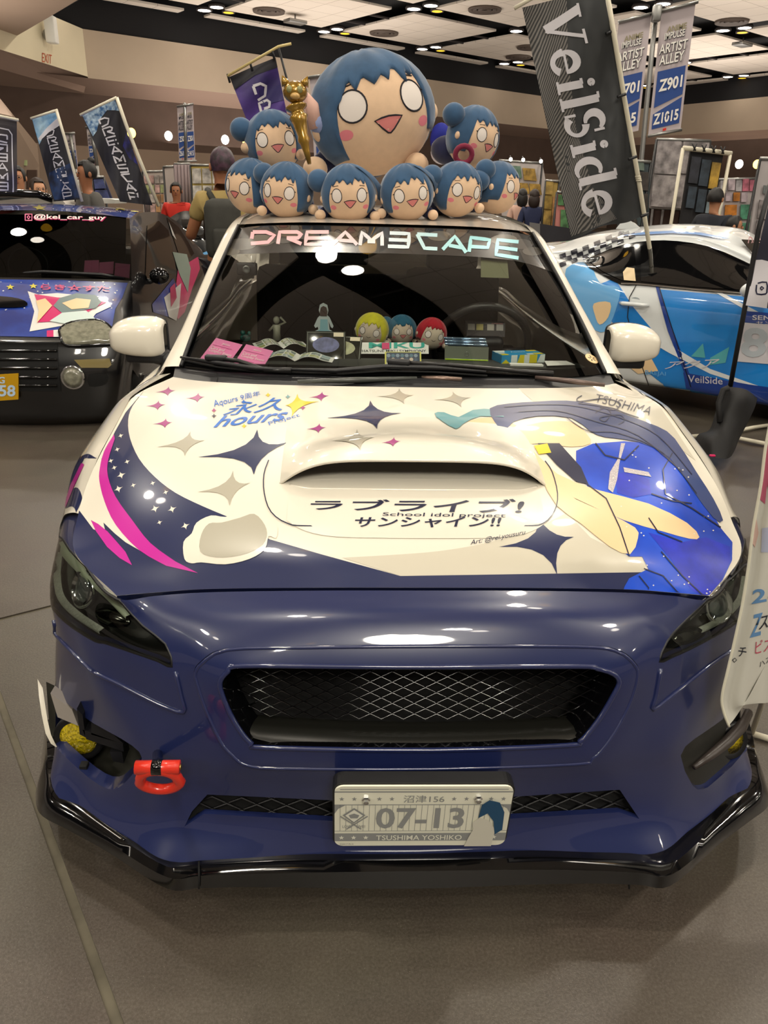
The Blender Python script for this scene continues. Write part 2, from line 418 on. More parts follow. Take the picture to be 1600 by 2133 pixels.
wall('wall_back_lower', [Z(A0, 3.1, nA*.9)-dA*12, Z(A1, 3.1, nA*.9), Z(A1, zs, nA*.9), Z(A0, zs, nA*.9)-dA*12], BROWN)
wall('wall_right_lower', [Z(A1, 0, nA*.9), Z(B1, 0, -nB*.4), Z(B1, zs, -nB*.4), Z(A1, zs, nA*.9)], BROWN)
wall('wall_back_dado', [Z(A0, 0, nA*.9)-dA*12, Z(A1, 0, nA*.9), Z(A1, 3.1, nA*.9), Z(A0, 3.1, nA*.9)-dA*12], TAUPL)
wall('wall_back_upper', [Z(A0, ZT, nA*.05)-dA*2, Z(A1, ZT), Z(A1, ZC+.6), Z(A0, ZC+.6, nA*.05)-dA*2], DARK)
wall('wall_right_upper', [Z(A1, ZT), Z(B1, ZT), Z(B1, ZC+.6), Z(A1, ZC+.6)], DARK)
# angled wall piece that carries the painted EXIT
c0 = U(183, 160, 'z', zat(183, 160, A0, nA)); ze = c0.z
c1 = U(0, 103, 'z', ze); dE = (c1-c0).normalized()
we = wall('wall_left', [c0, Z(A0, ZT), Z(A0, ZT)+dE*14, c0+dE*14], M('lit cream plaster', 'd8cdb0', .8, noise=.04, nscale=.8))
nE = Vector((dE.y, -dE.x, 0)); nE = nE if nE.dot(CAM-c0) > 0 else -nE
def onE(px, py): return UPl(px, py, c0+nE*.02, nE)
plane_text('painted_sign', 'EXIT', onE(88, 129), onE(108, 133)-onE(88, 129), onE(88, 110)-onE(88, 129), M('red wall paint', 'b4502e', .7), we)
e = thing('emergency_light', 'small white emergency light high on the cream wall above the EXIT lettering', 'light', onE(89, 62))
obj('body', *box(onE(89, 62)+nE*.3, (.35, .35, .8), bev=.04), PAPER, e); obj('lamp_head', *ball(onE(90, 73)+nE*.15, (.14, .14, .2)), GREYM, e)
so = [U(x, y, 'z', 6.0) for x, y in ((-60, 127), (0, 95), (112, 30), (165, -2), (330, -95), (-400, -160))]
wall('ceiling_soffit', so, M('soffit plaster', '9b8573', .85, noise=.04, nscale=.6))
wall('ceiling_soffit_edge', [so[0], so[1], so[2], so[3], so[4], so[4]+Vector((0, 0, 2.4)), so[3]+Vector((0, 0, 2.4)), so[2]+Vector((0, 0, 2.4)), so[1]+Vector((0, 0, 2.4)), so[0]+Vector((0, 0, 2.4))], DARK)
y0 = 30
wall('wall_left_soffit', [U(-60, 86, 'y', y0), U(0, 103, 'y', y0), U(183, 160, 'y', y0+2.5), U(175, 193, 'y', y0+2.5), U(0, 144, 'y', y0), U(-60, 130, 'y', y0)], TAUPE)
wall('wall_left_lower', [U(-60, 165, 'y', 22), U(0, 205, 'y', 23), U(78, 302, 'y', 26), U(82, 345, 'y', 26), U(84, 470, 'y', 26), U(-60, 470, 'y', 22)], TAUPL)
d3 = thing('door_1', 'brown double door in the pale wall behind the two men on the left', 'door', U(62, 440, 'y', 25.2), kind='structure')
obj('door_leaf', *quad3([U(38, 354, 'y', 25.2), U(58, 354, 'y', 25.2), U(58, 440, 'y', 25.2), U(38, 440, 'y', 25.2)], .08, (0, -1, 0)), BROWN, d3, smooth=False)
obj('door_leaf', *quad3([U(59, 354, 'y', 25.2), U(78, 354, 'y', 25.2), U(78, 440, 'y', 25.2), U(59, 440, 'y', 25.2)], .08, (0, -1, 0)), BROWN, d3, smooth=False)
e = thing('exit_sign', 'pale green lit exit sign above the brown door at far left', 'sign', U(51, 340, 'y', 25))
obj('sign_box', *quad3([U(46, 334, 'y', 25), U(57, 334, 'y', 25), U(57, 345, 'y', 25), U(46, 345, 'y', 25)], .1, (0, -1, 0)), M('exit sign green', '96a070', .6, emit=.2), e, smooth=False)
# ceiling: black void, hung white panels, downlights, diffusers
ce = obj('ceiling', [(-60, -30, ZC+.5), (60, -30, ZC+.5), (60, 75, ZC+.5), (-60, 75, ZC+.5)], [(0, 3, 2, 1)], DARK, smooth=False); tag(ce, kind='structure')
PANEL = bpy.data.materials.new('ceiling panel white'); PANEL.use_nodes = True
nt = PANEL.node_tree; b = nt.nodes['Principled BSDF']; b.inputs['Roughness'].default_value = .9
tc = nt.nodes.new('ShaderNodeTexCoord'); br = nt.nodes.new('ShaderNodeTexBrick'); br.offset = 0; br.squash = 1
br.inputs['Scale'].default_value = 1; br.inputs['Mortar Size'].default_value = .012; br.inputs['Brick Width'].default_value = 1.16; br.inputs['Row Height'].default_value = 1.25
br.inputs['Color1'].default_value = lin('e4d9cc'); br.inputs['Color2'].default_value = lin('e0d4c6'); br.inputs['Mortar'].default_value = lin('a89a8e')
nt.links.new(tc.outputs['Object'], br.inputs['Vector']); nt.links.new(br.outputs['Color'], b.inputs['Base Color'])
LC = U(675, 66, 'z', ZC); T1 = 5.55; T2 = 5.98; S1, S2 = 4.45, 4.75
LAMPW = M('lamp glow white', 'fff4e4', emit=16); LAMPY = M('lamp glow amber', 'd9a028', emit=2.2); BEAM = M('ceiling tee', '3a3432', .8)
pm = bpy.data.meshes.new('ceiling_panel'); V, F = box((0, 0, .04), (S1, S2, .08), bev=.01); pm.from_pydata(V, [], F); pm.materials.append(PANEL)
R3 = Matrix((E1, E2, Vector((0, 0, 1)))).transposed()
wallE2 = A0.dot(E2)-.15; wallE1 = A1.dot(E1)-.1
nl = 0
for i in range(-7, 6):
    for j in range(-8, 2):
        c = LC+E1*((i+.5)*T1)+E2*((j+.5)*T2)
        if c.y < -7 or (c-CAM).length > 62 or c.dot(E1)-S1/2 > wallE1: continue
        f2 = min(1, (wallE2-(c.dot(E2)-S2/2))/S2); f1 = min(1, (wallE1-(c.dot(E1)-S1/2))/S1)
        if f2 > .1 and f1 > .1:
            o = bpy.data.objects.new('ceiling_panel', pm); COL.objects.link(o); o.parent = ce
            o.matrix_local = Matrix.Translation(c-E1*S1*(1-f1)/2-E2*S2*(1-f2)/2) @ R3.to_4x4() @ Matrix.Diagonal((f1, f2, 1, 1))
        for k in (-1, 1):
            if f2 > .9: obj('ceiling_tee', *box(c+E1*T1/2+E2*(k*S2/6)+Vector((0, 0, .06)), (T1-S1, .08, .06), R3), BEAM, ce, smooth=False)
NR_ = {}
for i in range(-6, 6):
    for j in range(-8, 2):
        c = LC+E1*(i*T1)+E2*(j*T2)
        if c.y < -9 or c.dot(E2) > wallE2 or c.dot(E1) > wallE1: continue
        vis = c.y > 6; x = proj(c)[0] if vis else 0
        if vis and not -300 < x < 1900: continue
        seen = vis and 0 < x < 1600 and 0 < proj(c)[1] < 500
        if seen: NR_[j] = NR_.get(j, 0)+1
        t = thing('ceiling_light', ('three-lamp downlight cluster, '+('first','second','third','fourth','fifth','sixth','seventh','eighth','ninth')[NR_[j]-1]+' from left in the '+('first','second','third','fourth','fifth','sixth','seventh','eighth','ninth','tenth')[1-j]+' ceiling row from back wall') if seen else 'cluster of two white and one amber round downlights, overhead outside the picture', 'light', c, 'ceiling downlight clusters')
        for k, (dx, dy, mm) in enumerate(((0, 0, LAMPW), (.1, -.85, LAMPW), (.85, -.35, LAMPY))):
            p = c+E1*dx+E2*dy+Vector((0, 0, .02)); r = .27 if k < 2 else .22
            obj('lamp', *lathe([(r, 0), (r*.9, -.03), (0, -.035)], p, n=16), mm, t, smooth=False)
            obj('trim_ring', *lathe([(r*1.0, .1), (r*1.18, .02), (r*1.12, -.04), (r*1.0, -.03)], p, n=16), BEAM, t)
        if c.y < 26:
            ld = bpy.data.lights.new('downlight', 'AREA'); ld.shape = 'DISK'; ld.size = .5; ld.energy = 140; ld.color = (1, .92, .78)
            lo = bpy.data.objects.new('downlight', ld); COL.objects.link(lo); lo.location = c-t.location+Vector((0, 0, -.12)); lo.parent = t
for (x_, y_, s_) in ((0, 16, 10), (-13, 20, 10), (13, 24, 12), (-2, 33, 12), (16, 38, 10)):  # upward fill lights added over the hall to brighten the ceiling, no fixtures
    ld = bpy.data.lights.new('added_ceiling_fill', 'AREA'); ld.shape = 'DISK'; ld.size = s_; ld.energy = 560; ld.color = (1, .9, .8)
    lo = bpy.data.objects.new('added_ceiling_fill', ld); COL.objects.link(lo); lo.location = (x_, y_, 3.4); lo.rotation_euler = (PI, 0, 0)
for (px, py) in ((560, 22), (800, 68), (1010, 19), (1080, 118), (1525, 44), (1105, 98)):
    c = U(px, py, 'z', ZC-.01)
    t = thing('ceiling_diffuser', 'round ringed ceiling air diffuser '+{560:'above the purple flag',800:'just above the huge plush head',1010:'left of the carbon flag top',1080:'low, behind the carbon flag',1525:'right of the twin banners',1105:'behind the upper carbon flag'}[px], 'vent', c, 'ceiling diffusers')
    for k in range(3): obj('ring', *lathe([(.62-.18*k, -.0), (.60-.18*k, -.07), (.48-.18*k, -.02)], c, n=24), M('diffuser metal', '5c5048', .7), t)
for (px, py) in ((615, 36), (1548, 84)):
    c = U(px, py, 'z', ZC-.1); t = thing('ceiling_projector', ['small grey box unit hanging below a ceiling panel left of the big plush head', 'small grey box unit hanging below a ceiling panel at the right edge'][px > 1000], 'fixture', c)
    obj('housing', *box(c+Vector((0, 0, -.15)), (.8, .5, .12), R3, .02), GREYM, t); obj('stem', *tube([c+Vector((0, 0, .1)), c+Vector((0, 0, -.12))], .03), GREYM, t)
for n_, (px, py, D, am) in enumerate(((274, 277, 28, 1), (351, 283, 30, 0), (469, 291, 30, 0), (513, 294, 30, 1), (1540, 342, 30, 0), (1577, 342, 30, 1))):
    c = U(px, py, 'y', D)
    t = thing('wall_lamp', ('amber' if am else 'white')+' round spot glowing against the brown wall, '+['just right of the tall blue banner', 'between blue banner and hanging pair', 'right of the hanging banner pair', 'beside the purple flag', 'left of two at the right edge', 'right of two at the right edge'][n_], 'lamp', c)
    obj('bulb', *ball(c, (.14, .14, .16)), M('spot amber', 'ffd860', emit=5) if am else M('spot white', 'fff8e8', emit=7), t); obj('bracket', *box(c+Vector((0, .2, .05)), (.08, .3, .08)), GREYM, t)

# ------------------------------------------------------------------ the wrapped car in front
car = thing('car', 'white and navy wrapped sedan in the centre with bonnet scoop, plush toys on its roof', 'car', (0, 2.2, 0))
NR = [
 [(0,.207,.74),(.22,.21,.738),(.447,.232,.722),(.56,.235,.712),(.649,.24,.701),(.717,.30,.727),(.785,.41,.768),(.803,.54,.786)],
 [(0,.135,.708),(.22,.138,.705),(.42,.16,.69),(.53,.18,.672),(.634,.232,.677),(.73,.29,.700),(.815,.42,.735),(.870,.58,.742)],
 [(0,.075,.62),(.22,.078,.62),(.40,.095,.62),(.51,.135,.605),(.64,.195,.62),(.765,.285,.622),(.860,.42,.628),(.898,.62,.65)],
 [(0,.05,.52),(.22,.052,.52),(.38,.07,.52),(.50,.11,.51),(.62,.165,.513),(.724,.225,.516),(.848,.38,.53),(.903,.62,.53)],
 [(0,.035,.43),(.2,.037,.43),(.36,.05,.43),(.48,.085,.42),(.592,.125,.41),(.721,.22,.40),(.865,.38,.41),(.915,.62,.42)],
 [(0,.045,.35),(.2,.046,.35),(.38,.06,.35),(.48,.08,.34),(.60,.12,.33),(.73,.20,.31),(.872,.36,.305),(.915,.62,.30)],
 [(0,.045,.265),(.2,.046,.265),(.38,.055,.26),(.50,.068,.25),(.60,.10,.24),(.74,.185,.23),(.868,.31,.235),(.905,.60,.22)],
 [(0,.017,.185),(.2,.015,.185),(.4,.01,.182),(.544,.02,.175),(.64,.08,.17),(.76,.16,.17),(.868,.27,.20),(.90,.58,.19)]]
NOSE = Surf(NR, 96, 60, mirror=True)
NOSE.orient((0,-1,0), .5, .5)
gr_out = smooth2([(470,1350),(620,1345),(900,1342),(1200,1343),(1285,1352),(1322,1378),(1331,1402),(1320,1451),(1294,1508),(1263,1556),(1237,1582),(1200,1594),(900,1604),(587,1603),(509,1595),(480,1574),(456,1545),(425,1476),(408,1423),(404,1398),(420,1376)], 3)
gr_in = smooth2([(500,1387),(700,1388),(900,1389),(1206,1388),(1241,1392),(1276,1403),(1288,1420),(1276,1447),(1250,1491),(1224,1526),(1206,1543),(1180,1551),(900,1561),(556,1556),(525,1547),(503,1523),(481,1486),(464,1445),(460,1419),(476,1398)], 3)
lowg = [(432,1655),(691,1667),(870,1670),(1049,1661),(1291,1645),(1332,1706),(1290,1692),(1049,1706),(870,1712),(690,1710),(425,1695),(384,1722),(400,1690)]
ductL = smooth2([(88,1436),(108,1441),(160,1481),(195,1507),(253,1539),(290,1566),(294,1590),(277,1612),(250,1639),(224,1643),(190,1624),(146,1586),(118,1557),(106,1530),(96,1478)], 2)
ductR = smooth2([(1418,1574),(1442,1635),(1464,1644),(1491,1626),(1556,1560),(1566,1486),(1567,1446),(1530,1464),(1504,1500),(1447,1539)], 2)
hlL = smooth2([(124,1116),(146,1147),(175,1176),(213,1214),(248,1251),(297,1304),(344,1342),(358,1388),(329,1376),(253,1350),(216,1338),(198,1335),(152,1307),(120,1280),(101,1251),(98,1222),(99,1176),(107,1138)], 2)
hlR = smooth2([(1374,1378),(1391,1336),(1420,1302),(1468,1256),(1502,1222),(1530,1190),(1547,1150),(1556,1122),(1568,1150),(1573,1190),(1570,1236),(1545,1286),(1500,1318),(1440,1350),(1400,1368)], 2)
H = {k: NOSE.pxl(v, 14) for k, v in dict(gr=gr_out, lg=lowg, dl=ductL, dr=ductR, hl=hlL, hr=hlR).items()}
V, F, N = NOSE.region(rect(0, 0, 1, 1), list(H.values()), .022)
bumper = obj('front_bumper', V, F, NAVY, car, normals=N, label='navy front bumper with chipped lower edge')
# thickness at each opening
for k, d in (('gr', .02), ('lg', .014), ('dl', .04), ('dr', .02), ('hl', .03), ('hr', .03)):
    lp = NOSE.loop(H[k]); obj('opening_edge', *rim(lp, (0, d, 0)), NAVY, bumper)
# inner structure behind the openings
obj('inner_shield', *box((0, .40, .42), (1.05, .1, .5)), BLACKM, car, smooth=False)
# grille surround: raised navy frame
gi = NOSE.pxl(gr_in, 14)
go = NOSE.pxl([(872+(x-872)*.988, 1472+(y-1472)*.965) for x, y in gr_out], 14)
V, F, N = NOSE.region(go, [gi], .02, .004)
sur = obj('grille_surround', V, F, NAVY, car, normals=N, label='navy frame around the main grille')
obj('frame_edge', *rim(NOSE.loop(go, off=.004), (0, .02, 0)), NAVY, sur)
obj('frame_lip', *tube(NOSE.loop(gi, off=.003), .0055, 8, closed=True), NAVY, sur)
obj('frame_ridge', *tube(NOSE.loop(go, off=.003), .004, 8, closed=True), NAVY, sur)
lp = NOSE.loop(gi, off=.003); obj('frame_throat', *rim(lp, [Vector((-p.x*.04, .075, .0)) for p in lp]), BLACKG, sur)
def offp(px, py, back): q, n = NOSE.at(*NOSE.px(min(max(px, 420), 1320), py)); return U(px, py, 'y', q.y+back)
# black smooth bar in the lower part of the grille, as an inclined shelf
bar = []
for i in range(25):
    t = i/24; xb = 505+(1222-505)*t; sg = 1-abs(2*t-1)**6; yb = 1528+28*sg
    xt = 528+(1212-528)*t; yt = 1488+15*(1-abs(2*t-1)**2)
    p = offp(xb, yb, .012); q = offp(xt, yt, .07); bar.append([p, p*.7+q*.3+Vector((0, -.012, .004)), p*.35+q*.65+Vector((0, -.012, .004)), q])
V = [p for r in bar for p in r]; F = [(i*4+j, (i+1)*4+j, (i+1)*4+j+1, i*4+j+1) for i in range(24) for j in range(3)]
grille = obj('grille', V, F, M('satin black bar', '1a1a17', .28, coat=.6), car, label='black grille with diamond mesh over a smooth bar')
# diamond mesh: zig-zag wires in rows
def mesh_wires(poly, rows, pitch, rp, back, r, ytop):
    """interlocking zig-zag wires; rows of diamonds across a pixel outline"""
    parts = []
    for k in range(rows):
        y = ytop+k*rp; x = 380+(pitch/2 if k % 2 else 0); seg = []
        i = 0
        while x < 1370:
            yy = y+(rp if i % 2 else 0)
            yy += ((x-872)/430)**2*-10
            if inpoly(x, yy, poly): seg.append(offp(x, yy, back+(.006 if i % 2 else 0)))
            else:
                if len(seg) > 1: parts.append(tube(seg, r, 5))
                seg = []
            x += pitch/2; i += 1
        if len(seg) > 1: parts.append(tube(seg, r, 5))
    return merge(parts)
mz = [(472,1380),(1282,1380),(1268,1440),(1216,1492),(1050,1506),(700,1506),(536,1494),(478,1440)]
V, F = mesh_wires(mz, 12, 46, 11, .05, .0022, 1388); tag(obj('grille_mesh', V, F, BLACKG, grille), kind='stuff')
obj('grille_backing', *prism([offp(x, y, .12) for x, y in ((440,1370),(1310,1370),(1270,1560),(500,1560))], (0, .01, 0)), BLACKM, grille, smooth=False)
lg = obj('lower_grille', *prism([offp(x, y, .035) for x, y in ((370,1625),(1345,1620),(1350,1740),(370,1745))], (0, .01, 0)), BLACKM, car, smooth=False, label='narrow lower intake with diamond mesh')
V, F = mesh_wires([(395,1648),(1325,1645),(1335,1722),(390,1728)], 8, 62, 13, .016, .003, 1643); tag(obj('intake_mesh', V, F, BLACKP, lg), kind='stuff')
# shelf of the lower intake in body colour with a crease
lf = [NOSE.at(*NOSE.px(x, y)) for x, y in ((386,1722),(425,1697),(690,1712),(870,1714),(1049,1708),(1290,1694),(1332,1708))]
obj('intake_sill', *rim([p for p, n in lf], (0, .014, -.004), closed=False), NAVY, bumper)
# crease below the headlamps (pressed ledge)
for L in ([(96,1296),(112,1318),(150,1357),(190,1396),(200,1402),(260,1430),(330,1466),(383,1483),(378,1450),(366,1398)],
          [(1573,1290),(1560,1318),(1530,1350),(1480,1385),(1410,1440),(1360,1478),(1366,1450),(1376,1392)]):
    P = [NOSE.at(*NOSE.px(*p)) for p in smooth2(L, 3, False)]
    obj('pressed_crease', *tube([p+n*.001 for p, n in P], .0045, 8), NAVY, bumper)
# headlamps
def headlamp(poly, sgn, label):
    L = NOSE.pxl(poly, 10); V, F, N = NOSE.region(L, [], .012, -.018)
    h = obj('headlight', V, F, M('lamp housing black', '151513', .2, coat=.5), car, normals=N, label=label)
    obj('lamp_rim', *tube(NOSE.loop(L, off=-.002), .004, 6, closed=True), BLACKP, h)
    V, F, N = NOSE.region(L, [], .012, .002)
    obj('lamp_lens', V, F, GLASSC, h, normals=N)
    return h
def band(pl, width, off, mat, par, name, tx=1):
    P = smooth2(pl, 4, False); V = []; n = len(P)
    for i, p in enumerate(P):
        a = P[max(i-1, 0)]; b = P[min(i+1, n-1)]; t = Vector((b[0]-a[0], b[1]-a[1])).normalized(); w_ = width if not isinstance(width, list) else width[0]+(width[1]-width[0])*i/(n-1)
        for s, o2 in ((-1, 0), (0, .008), (1, 0)):
            q, nn = NOSE.at(*NOSE.px(p[0]-t.y*s*w_/2, p[1]+t.x*s*w_/2)); V.append(q+nn*(off+o2))
    F = [(i*3+j, (i+1)*3+j, (i+1)*3+j+1, i*3+j+1) for i in range(n-1) for j in range(2)]
    return obj(name, V, F, mat, par)
DRL = M('daylight guide', 'd0d4c4', .35, spec=.7, noise=.25, nscale=150, bump=.4)
hl = headlamp(hlL, 1, 'left headlamp with pale light guide around a projector')
band([(122,1130),(150,1168),(185,1205),(225,1245),(262,1284)], [34, 12], -.008, M('frosted lens top', 'c4ccb2', .3, spec=.6), hl, 'top_reflector')
band([(112,1150),(109,1200),(118,1245),(150,1280),(205,1316)], 17, -.010, DRL, hl, 'light_guide')
hr = headlamp(hlR, -1, 'right headlamp partly covered by the white cloth banner')
band([(1548,1150),(1525,1200),(1490,1240),(1440,1290)], [20, 10], -.010, CHROME, hr, 'top_reflector')
band([(1562,1200),(1550,1250),(1510,1290),(1465,1312)], 15, -.010, DRL, hr, 'light_guide')
for par, c in ((hl, (163, 1226)), (hr, (1505, 1262))):
    q, n = NOSE.at(*NOSE.px(*c)); R = n.to_track_quat('Z', 'Y').to_matrix(); q = q-n*.022
    obj('projector', *lathe([(.046, .0), (.044, .014), (.036, .018), (.034, .006)], q, R), CHROME, par)
    obj('projector_lens', *ball(q+n*.006, (.033, .033, .014), R), M('projector glass', '9aa0a0', .03, spec=1, metal=.6), par)
    q2, n2 = NOSE.at(*NOSE.px(c[0]+(60 if c[0] < 800 else -55), c[1]+60)); obj('high_beam_bowl', *ball(q2-n2*.02, (.05, .02, .012), n2.to_track_quat('Z', 'Y').to_matrix()), M('dim reflector', '555550', .15, 1), par)
# duct on the left with the cover missing: yellow fog lamp, frame, marker lamp
s_ = Surf([[U(96,1420,'y',.44),U(200,1470,'y',.40),U(330,1560,'y',.30)],[U(106,1540,'y',.42),U(190,1570,'y',.38),U(310,1620,'y',.27)],[U(122,1590,'y',.34),U(200,1650,'y',.27),U(280,1665,'y',.20)]], 12, 12)
du = obj('fog_lamp_cavity', s_.V, s_.F, M('dusty black plastic', '26251c', .7, noise=.3, nscale=30), car, label='open fog lamp cavity on the left with its cover missing')
c = U(165, 1536, 'y', .33); R = Vector((-.08, -1, .08)).to_track_quat('Z', 'Y').to_matrix()
obj('fog_lamp', *lathe([(.0, .014), (.034, .011), (.055, .002)], c, R), M('yellow faceted lens', 'f0d400', .12, spec=.8, noise=.55, nscale=160, bump=1, coat=1), du, label='yellow fog lamp')
obj('fog_lamp_ring', *lathe([(.055, .006), (.060, .008), (.062, -.004), (.058, -.04)], c, R), BLACKP, du)
q = [U(x, y, 'y', .30) for x, y in ((105,1444),(150,1478),(163,1512),(120,1494))]; obj('marker_lamp', *prism(q, (0, .03, 0)), M('clear marker lens', 'a8a098', .15, spec=.8, coat=1), du, smooth=False)
for q4 in (((160,1476),(172,1490),(178,1536),(166,1530)), ((172,1520),(180,1540),(258,1566),(256,1550)), ((228,1566),(254,1566),(258,1590),(236,1586)), ((190,1505),(236,1530),(258,1550),(190,1530))):
    obj('frame_rib', *prism([U(x, y, 'y', .235) for x, y in q4], (0, .05, 0)), BLACKP, du, smooth=False)
for x, y in ((176, 1598), (211, 1626), (249, 1630)): obj('clip_slot', *box(U(x, y, 'y', .235), (.018, .02, .022), bev=.002), BLACKM, du, smooth=False)
P = [U(x, y, 'y', Y) for x, y, Y in ((78,1414,.40),(81,1450,.38),(87,1490,.36),(95,1528,.33),(106,1549,.31),(116,1556,.30))]; Q = [U(x, y, 'y', Y) for x, y, Y in ((89,1433,.395),(94,1468,.37),(99,1500,.345),(106,1530,.32),(114,1547,.30),(119,1556,.295))]
obj('side_trim', P+Q, [(i, i+1, i+7, i+6) for i in range(5)], WHITE, bumper)
# right duct: black insert with fin and fog lamp
V, F, N = NOSE.region(H['dr'], [], .02, -.012); dr = obj('fog_lamp_cover', V, F, M('textured black insert', '24231f', .55, noise=.2, nscale=200), car, normals=N, label='black fog lamp cover with diagonal fin on the right')
P = [NOSE.at(*NOSE.px(x, y)) for x, y in ((1440,1595),(1475,1570),(1508,1544),(1535,1514),(1560,1484))]
obj('fin', *tube([p+n*.008 for p, n in P], [.006, .011, .014, .015, .012], 8), M('brownish black fin', '332c29', .35), dr)
q, n = NOSE.at(*NOSE.px(1532, 1545)); R = Vector((.3, -1, .3)).to_track_quat('Z', 'Y').to_matrix()
obj('fog_lamp_ring', *lathe([(.03, 0), (.04, .012), (.05, .0)], q-n*.01, R), BLACKP, dr); obj('fog_lamp', *lathe([(0, .006), (.032, .001)], q-n*.006, R), _m['yellow faceted lens'], dr, label='yellow fog lamp')
q4 = [NOSE.at(*NOSE.px(x, y)) for x, y in ((1540,1466),(1560,1448),(1563,1474),(1541,1496))]; obj('marker_lamp', *prism([p+n*.0 for p, n in q4], (0, -.004, .004)), _m['clear marker lens'], dr, smooth=False)
# tow hook
c = U(333, 1618, 'y', -.02); th = obj('tow_hook', *tube([U(328, 1572, 'y', .10), U(330, 1590, 'y', .03), U(332, 1600, 'y', -.01)], .011, 12), BLACKG, car, label='red folding tow ring on a black shank')
ring = [c+Vector((.040*math.cos(a)*(1.0 if math.sin(a) < 0 else .9), -.004-.010*math.sin(a), .033*math.sin(a)-.004)) for a in [2*PI*k/28 for k in range(28)]]
REDP = M('red powder coat', 'd8301e', .3, coat=.6)
obj('ring', *tube(ring, .0105, 10, closed=True), REDP, th); obj('hinge_barrel', *tube([c+Vector((-.041, -.01, .032)), c+Vector((.043, -.01, .032))], .0135, 14), REDP, th)
obj('strap', *tube([c+Vector((-.009, -.01, .032)), c+Vector((.010, -.01, .032))], .0155, 14), BLACKG, th); obj('hinge_pin', *lathe([(0, .003), (.005, .003), (.006, 0)], c+Vector((.043, -.01, .032)), Matrix.Rotation(PI/2, 3, 'Y')), M('brass pin', 'b89a5a', .3, 1), th)
# gloss black front lip
def lipside(side):
    pl = [((345,1797,.02),(345,1822,-.012),(345,1850,-.012,.115)), ((232,1722,.12),(225,1752,.085),(225,1775,.085,.118)), ((165,1672,.19),(150,1706,.15),(142,1729,.15,.12)), ((112,1640,.245),(92,1672,.21),(84,1696,.21,.125)), ((101,1600,.32),(80,1632,.30),(74,1656,.30,.13)), ((98,1555,.38),(90,1590,.38),(80,1626,.38,.13)), ((96,1500,.5),(90,1550,.5),(84,1600,.5,.13))]
    return [[U(*p[:2], 'y', p[2]) for p in st] for st in pl]
LS = lipside(0)
mid = [((640,1786,.012),(640,1812,-.02),(640,1849,-.018)), ((500,1792,.012),(500,1816,-.018),(500,1848,-.016)), ((415,1797,.012),(415,1820,-.018),(415,1850,-.018))]
LC_ = [[U(p[0], p[1], 'y', p[2]) for p in st] for st in (((872,1785,.012),(872,1808,-.022),(872,1851,-.02)),)+tuple(mid)]
rows = LC_+LS
def sec(st):
    a, b, c = st; o = Vector((a.x-b.x, a.y-b.y, 0)); inn = Vector((-a.x*.10, .05, 0))
    return [a+inn, a, a*.6+b*.4+Vector((0, 0, .004)), b*.85+c*.15, b*.3+c*.7, c, c+inn+Vector((0, .02, -.008))]
secs = [sec(s) for s in rows]
def lipobj():
    full = [[Vector((-p.x, p.y, p.z)) for p in s] for s in reversed(secs)]
    # right side measured on its own: shift towards the pixels there
    for k, s in enumerate(full):
        f = min(1, abs(s[1].x)/.54)
        for p in s: p.x += .012*f; p.y -= .018*f*max(0, 1-abs(abs(p.x)-.55)/.5)
    full += secs[1:]
    return full
full = lipobj(); n = len(full); k = 7
st = []; 
def interp(A, n_):
    return [catmull([s[j] for s in A], n_) for j in range(k)]
cols = interp(full, 96); V = [cols[j][i] for i in range(97) for j in range(k)]; F = [(i*k+j, (i+1)*k+j, (i+1)*k+j+1, i*k+j+1) for i in range(96) for j in range(k-1)]
lip = obj('front_lip', V, F, BLACKG, car, sharp=50, label='gloss black front splitter, scuffed below')
for x in (415, 1310):
    P = [U(x, y, 'y', Y) for y, Y in ((1793, .006), (1815, -.016), (1835, -.022), (1849, -.020))]; obj('splitter_joint', *tube([p+Vector((0, -.002, 0)) for p in P], .0022, 6), BLACKM, lip)
# number plate
pc = [U(697,1638,'y',-.055), U(1050,1633,'y',-.055), U(1050,1760,'y',-.030), U(697,1762,'y',-.030)]
TL, TR, BR_, BL = pc; X = (BR_-BL); Y = (TL-BL); BRr = BL+X
nrm = X.cross(Y).normalized(); nrm = nrm if nrm.y < 0 else -nrm
def rrect(O, X, Y, r, n=5, grow=0):
    lx, ly = X.length, Y.length; a, b = X/lx, Y/ly; out = []
    for cx, cy, s in ((lx-r, r, -PI/2), (lx-r, ly-r, 0), (r, ly-r, PI/2), (r, r, PI)):
        for i in range(n+1): t = s+PI/2*i/n; out.append(O+a*(cx+(r+grow)*math.cos(t))+b*(cy+(r+grow)*math.sin(t)))
    return out
plt = obj('license_plate', *prism(rrect(BL, X, Y, .018), -nrm*.004), M('plate cream', 'eae9d6', .35, coat=.5), car, smooth=False, label='cream and grey novelty number plate reading 07-13')
obj('plate_frame', *prism([p-nrm*.005 for p in rrect(BL, X, Y, .018, grow=.004)], -nrm*.032+Vector((0,0,-.004))), BLACKP, plt, smooth=False)
PG = M('plate grey', '8f9190', .4); PGD = M('plate dark grey', '6f7274', .4); PW = M('plate white', 'e8e8da', .4)
off = nrm*.0008
def pp(L, m, k=1, label=None): return ppoly('plate_print', L, BL+off*k, X, Y, m, plt, label=label)
pp(rect(.0, .905, 1, .925), PG); pp(rect(.03, .95, .97, .962), PG); pp(rect(0, .70, 1, .712), PG); pp(rect(0, .26, 1, .268), PG); pp(rect(0, .09, 1, .225), PG)
pp([(0, .70), (.0, .56), (.02, .64), (.06, .70)], PG); pp([(1, .70), (1, .56), (.98, .64), (.94, .70)], PG)
for k_ in range(29): pp(rect(.03+k_*.033, .268, .0325+k_*.033, .70), PG)
for x in (.04, .11, .25, .32, .67, .74, .88, .95): pp(star5(x, .80, .016, 2.3), PG)
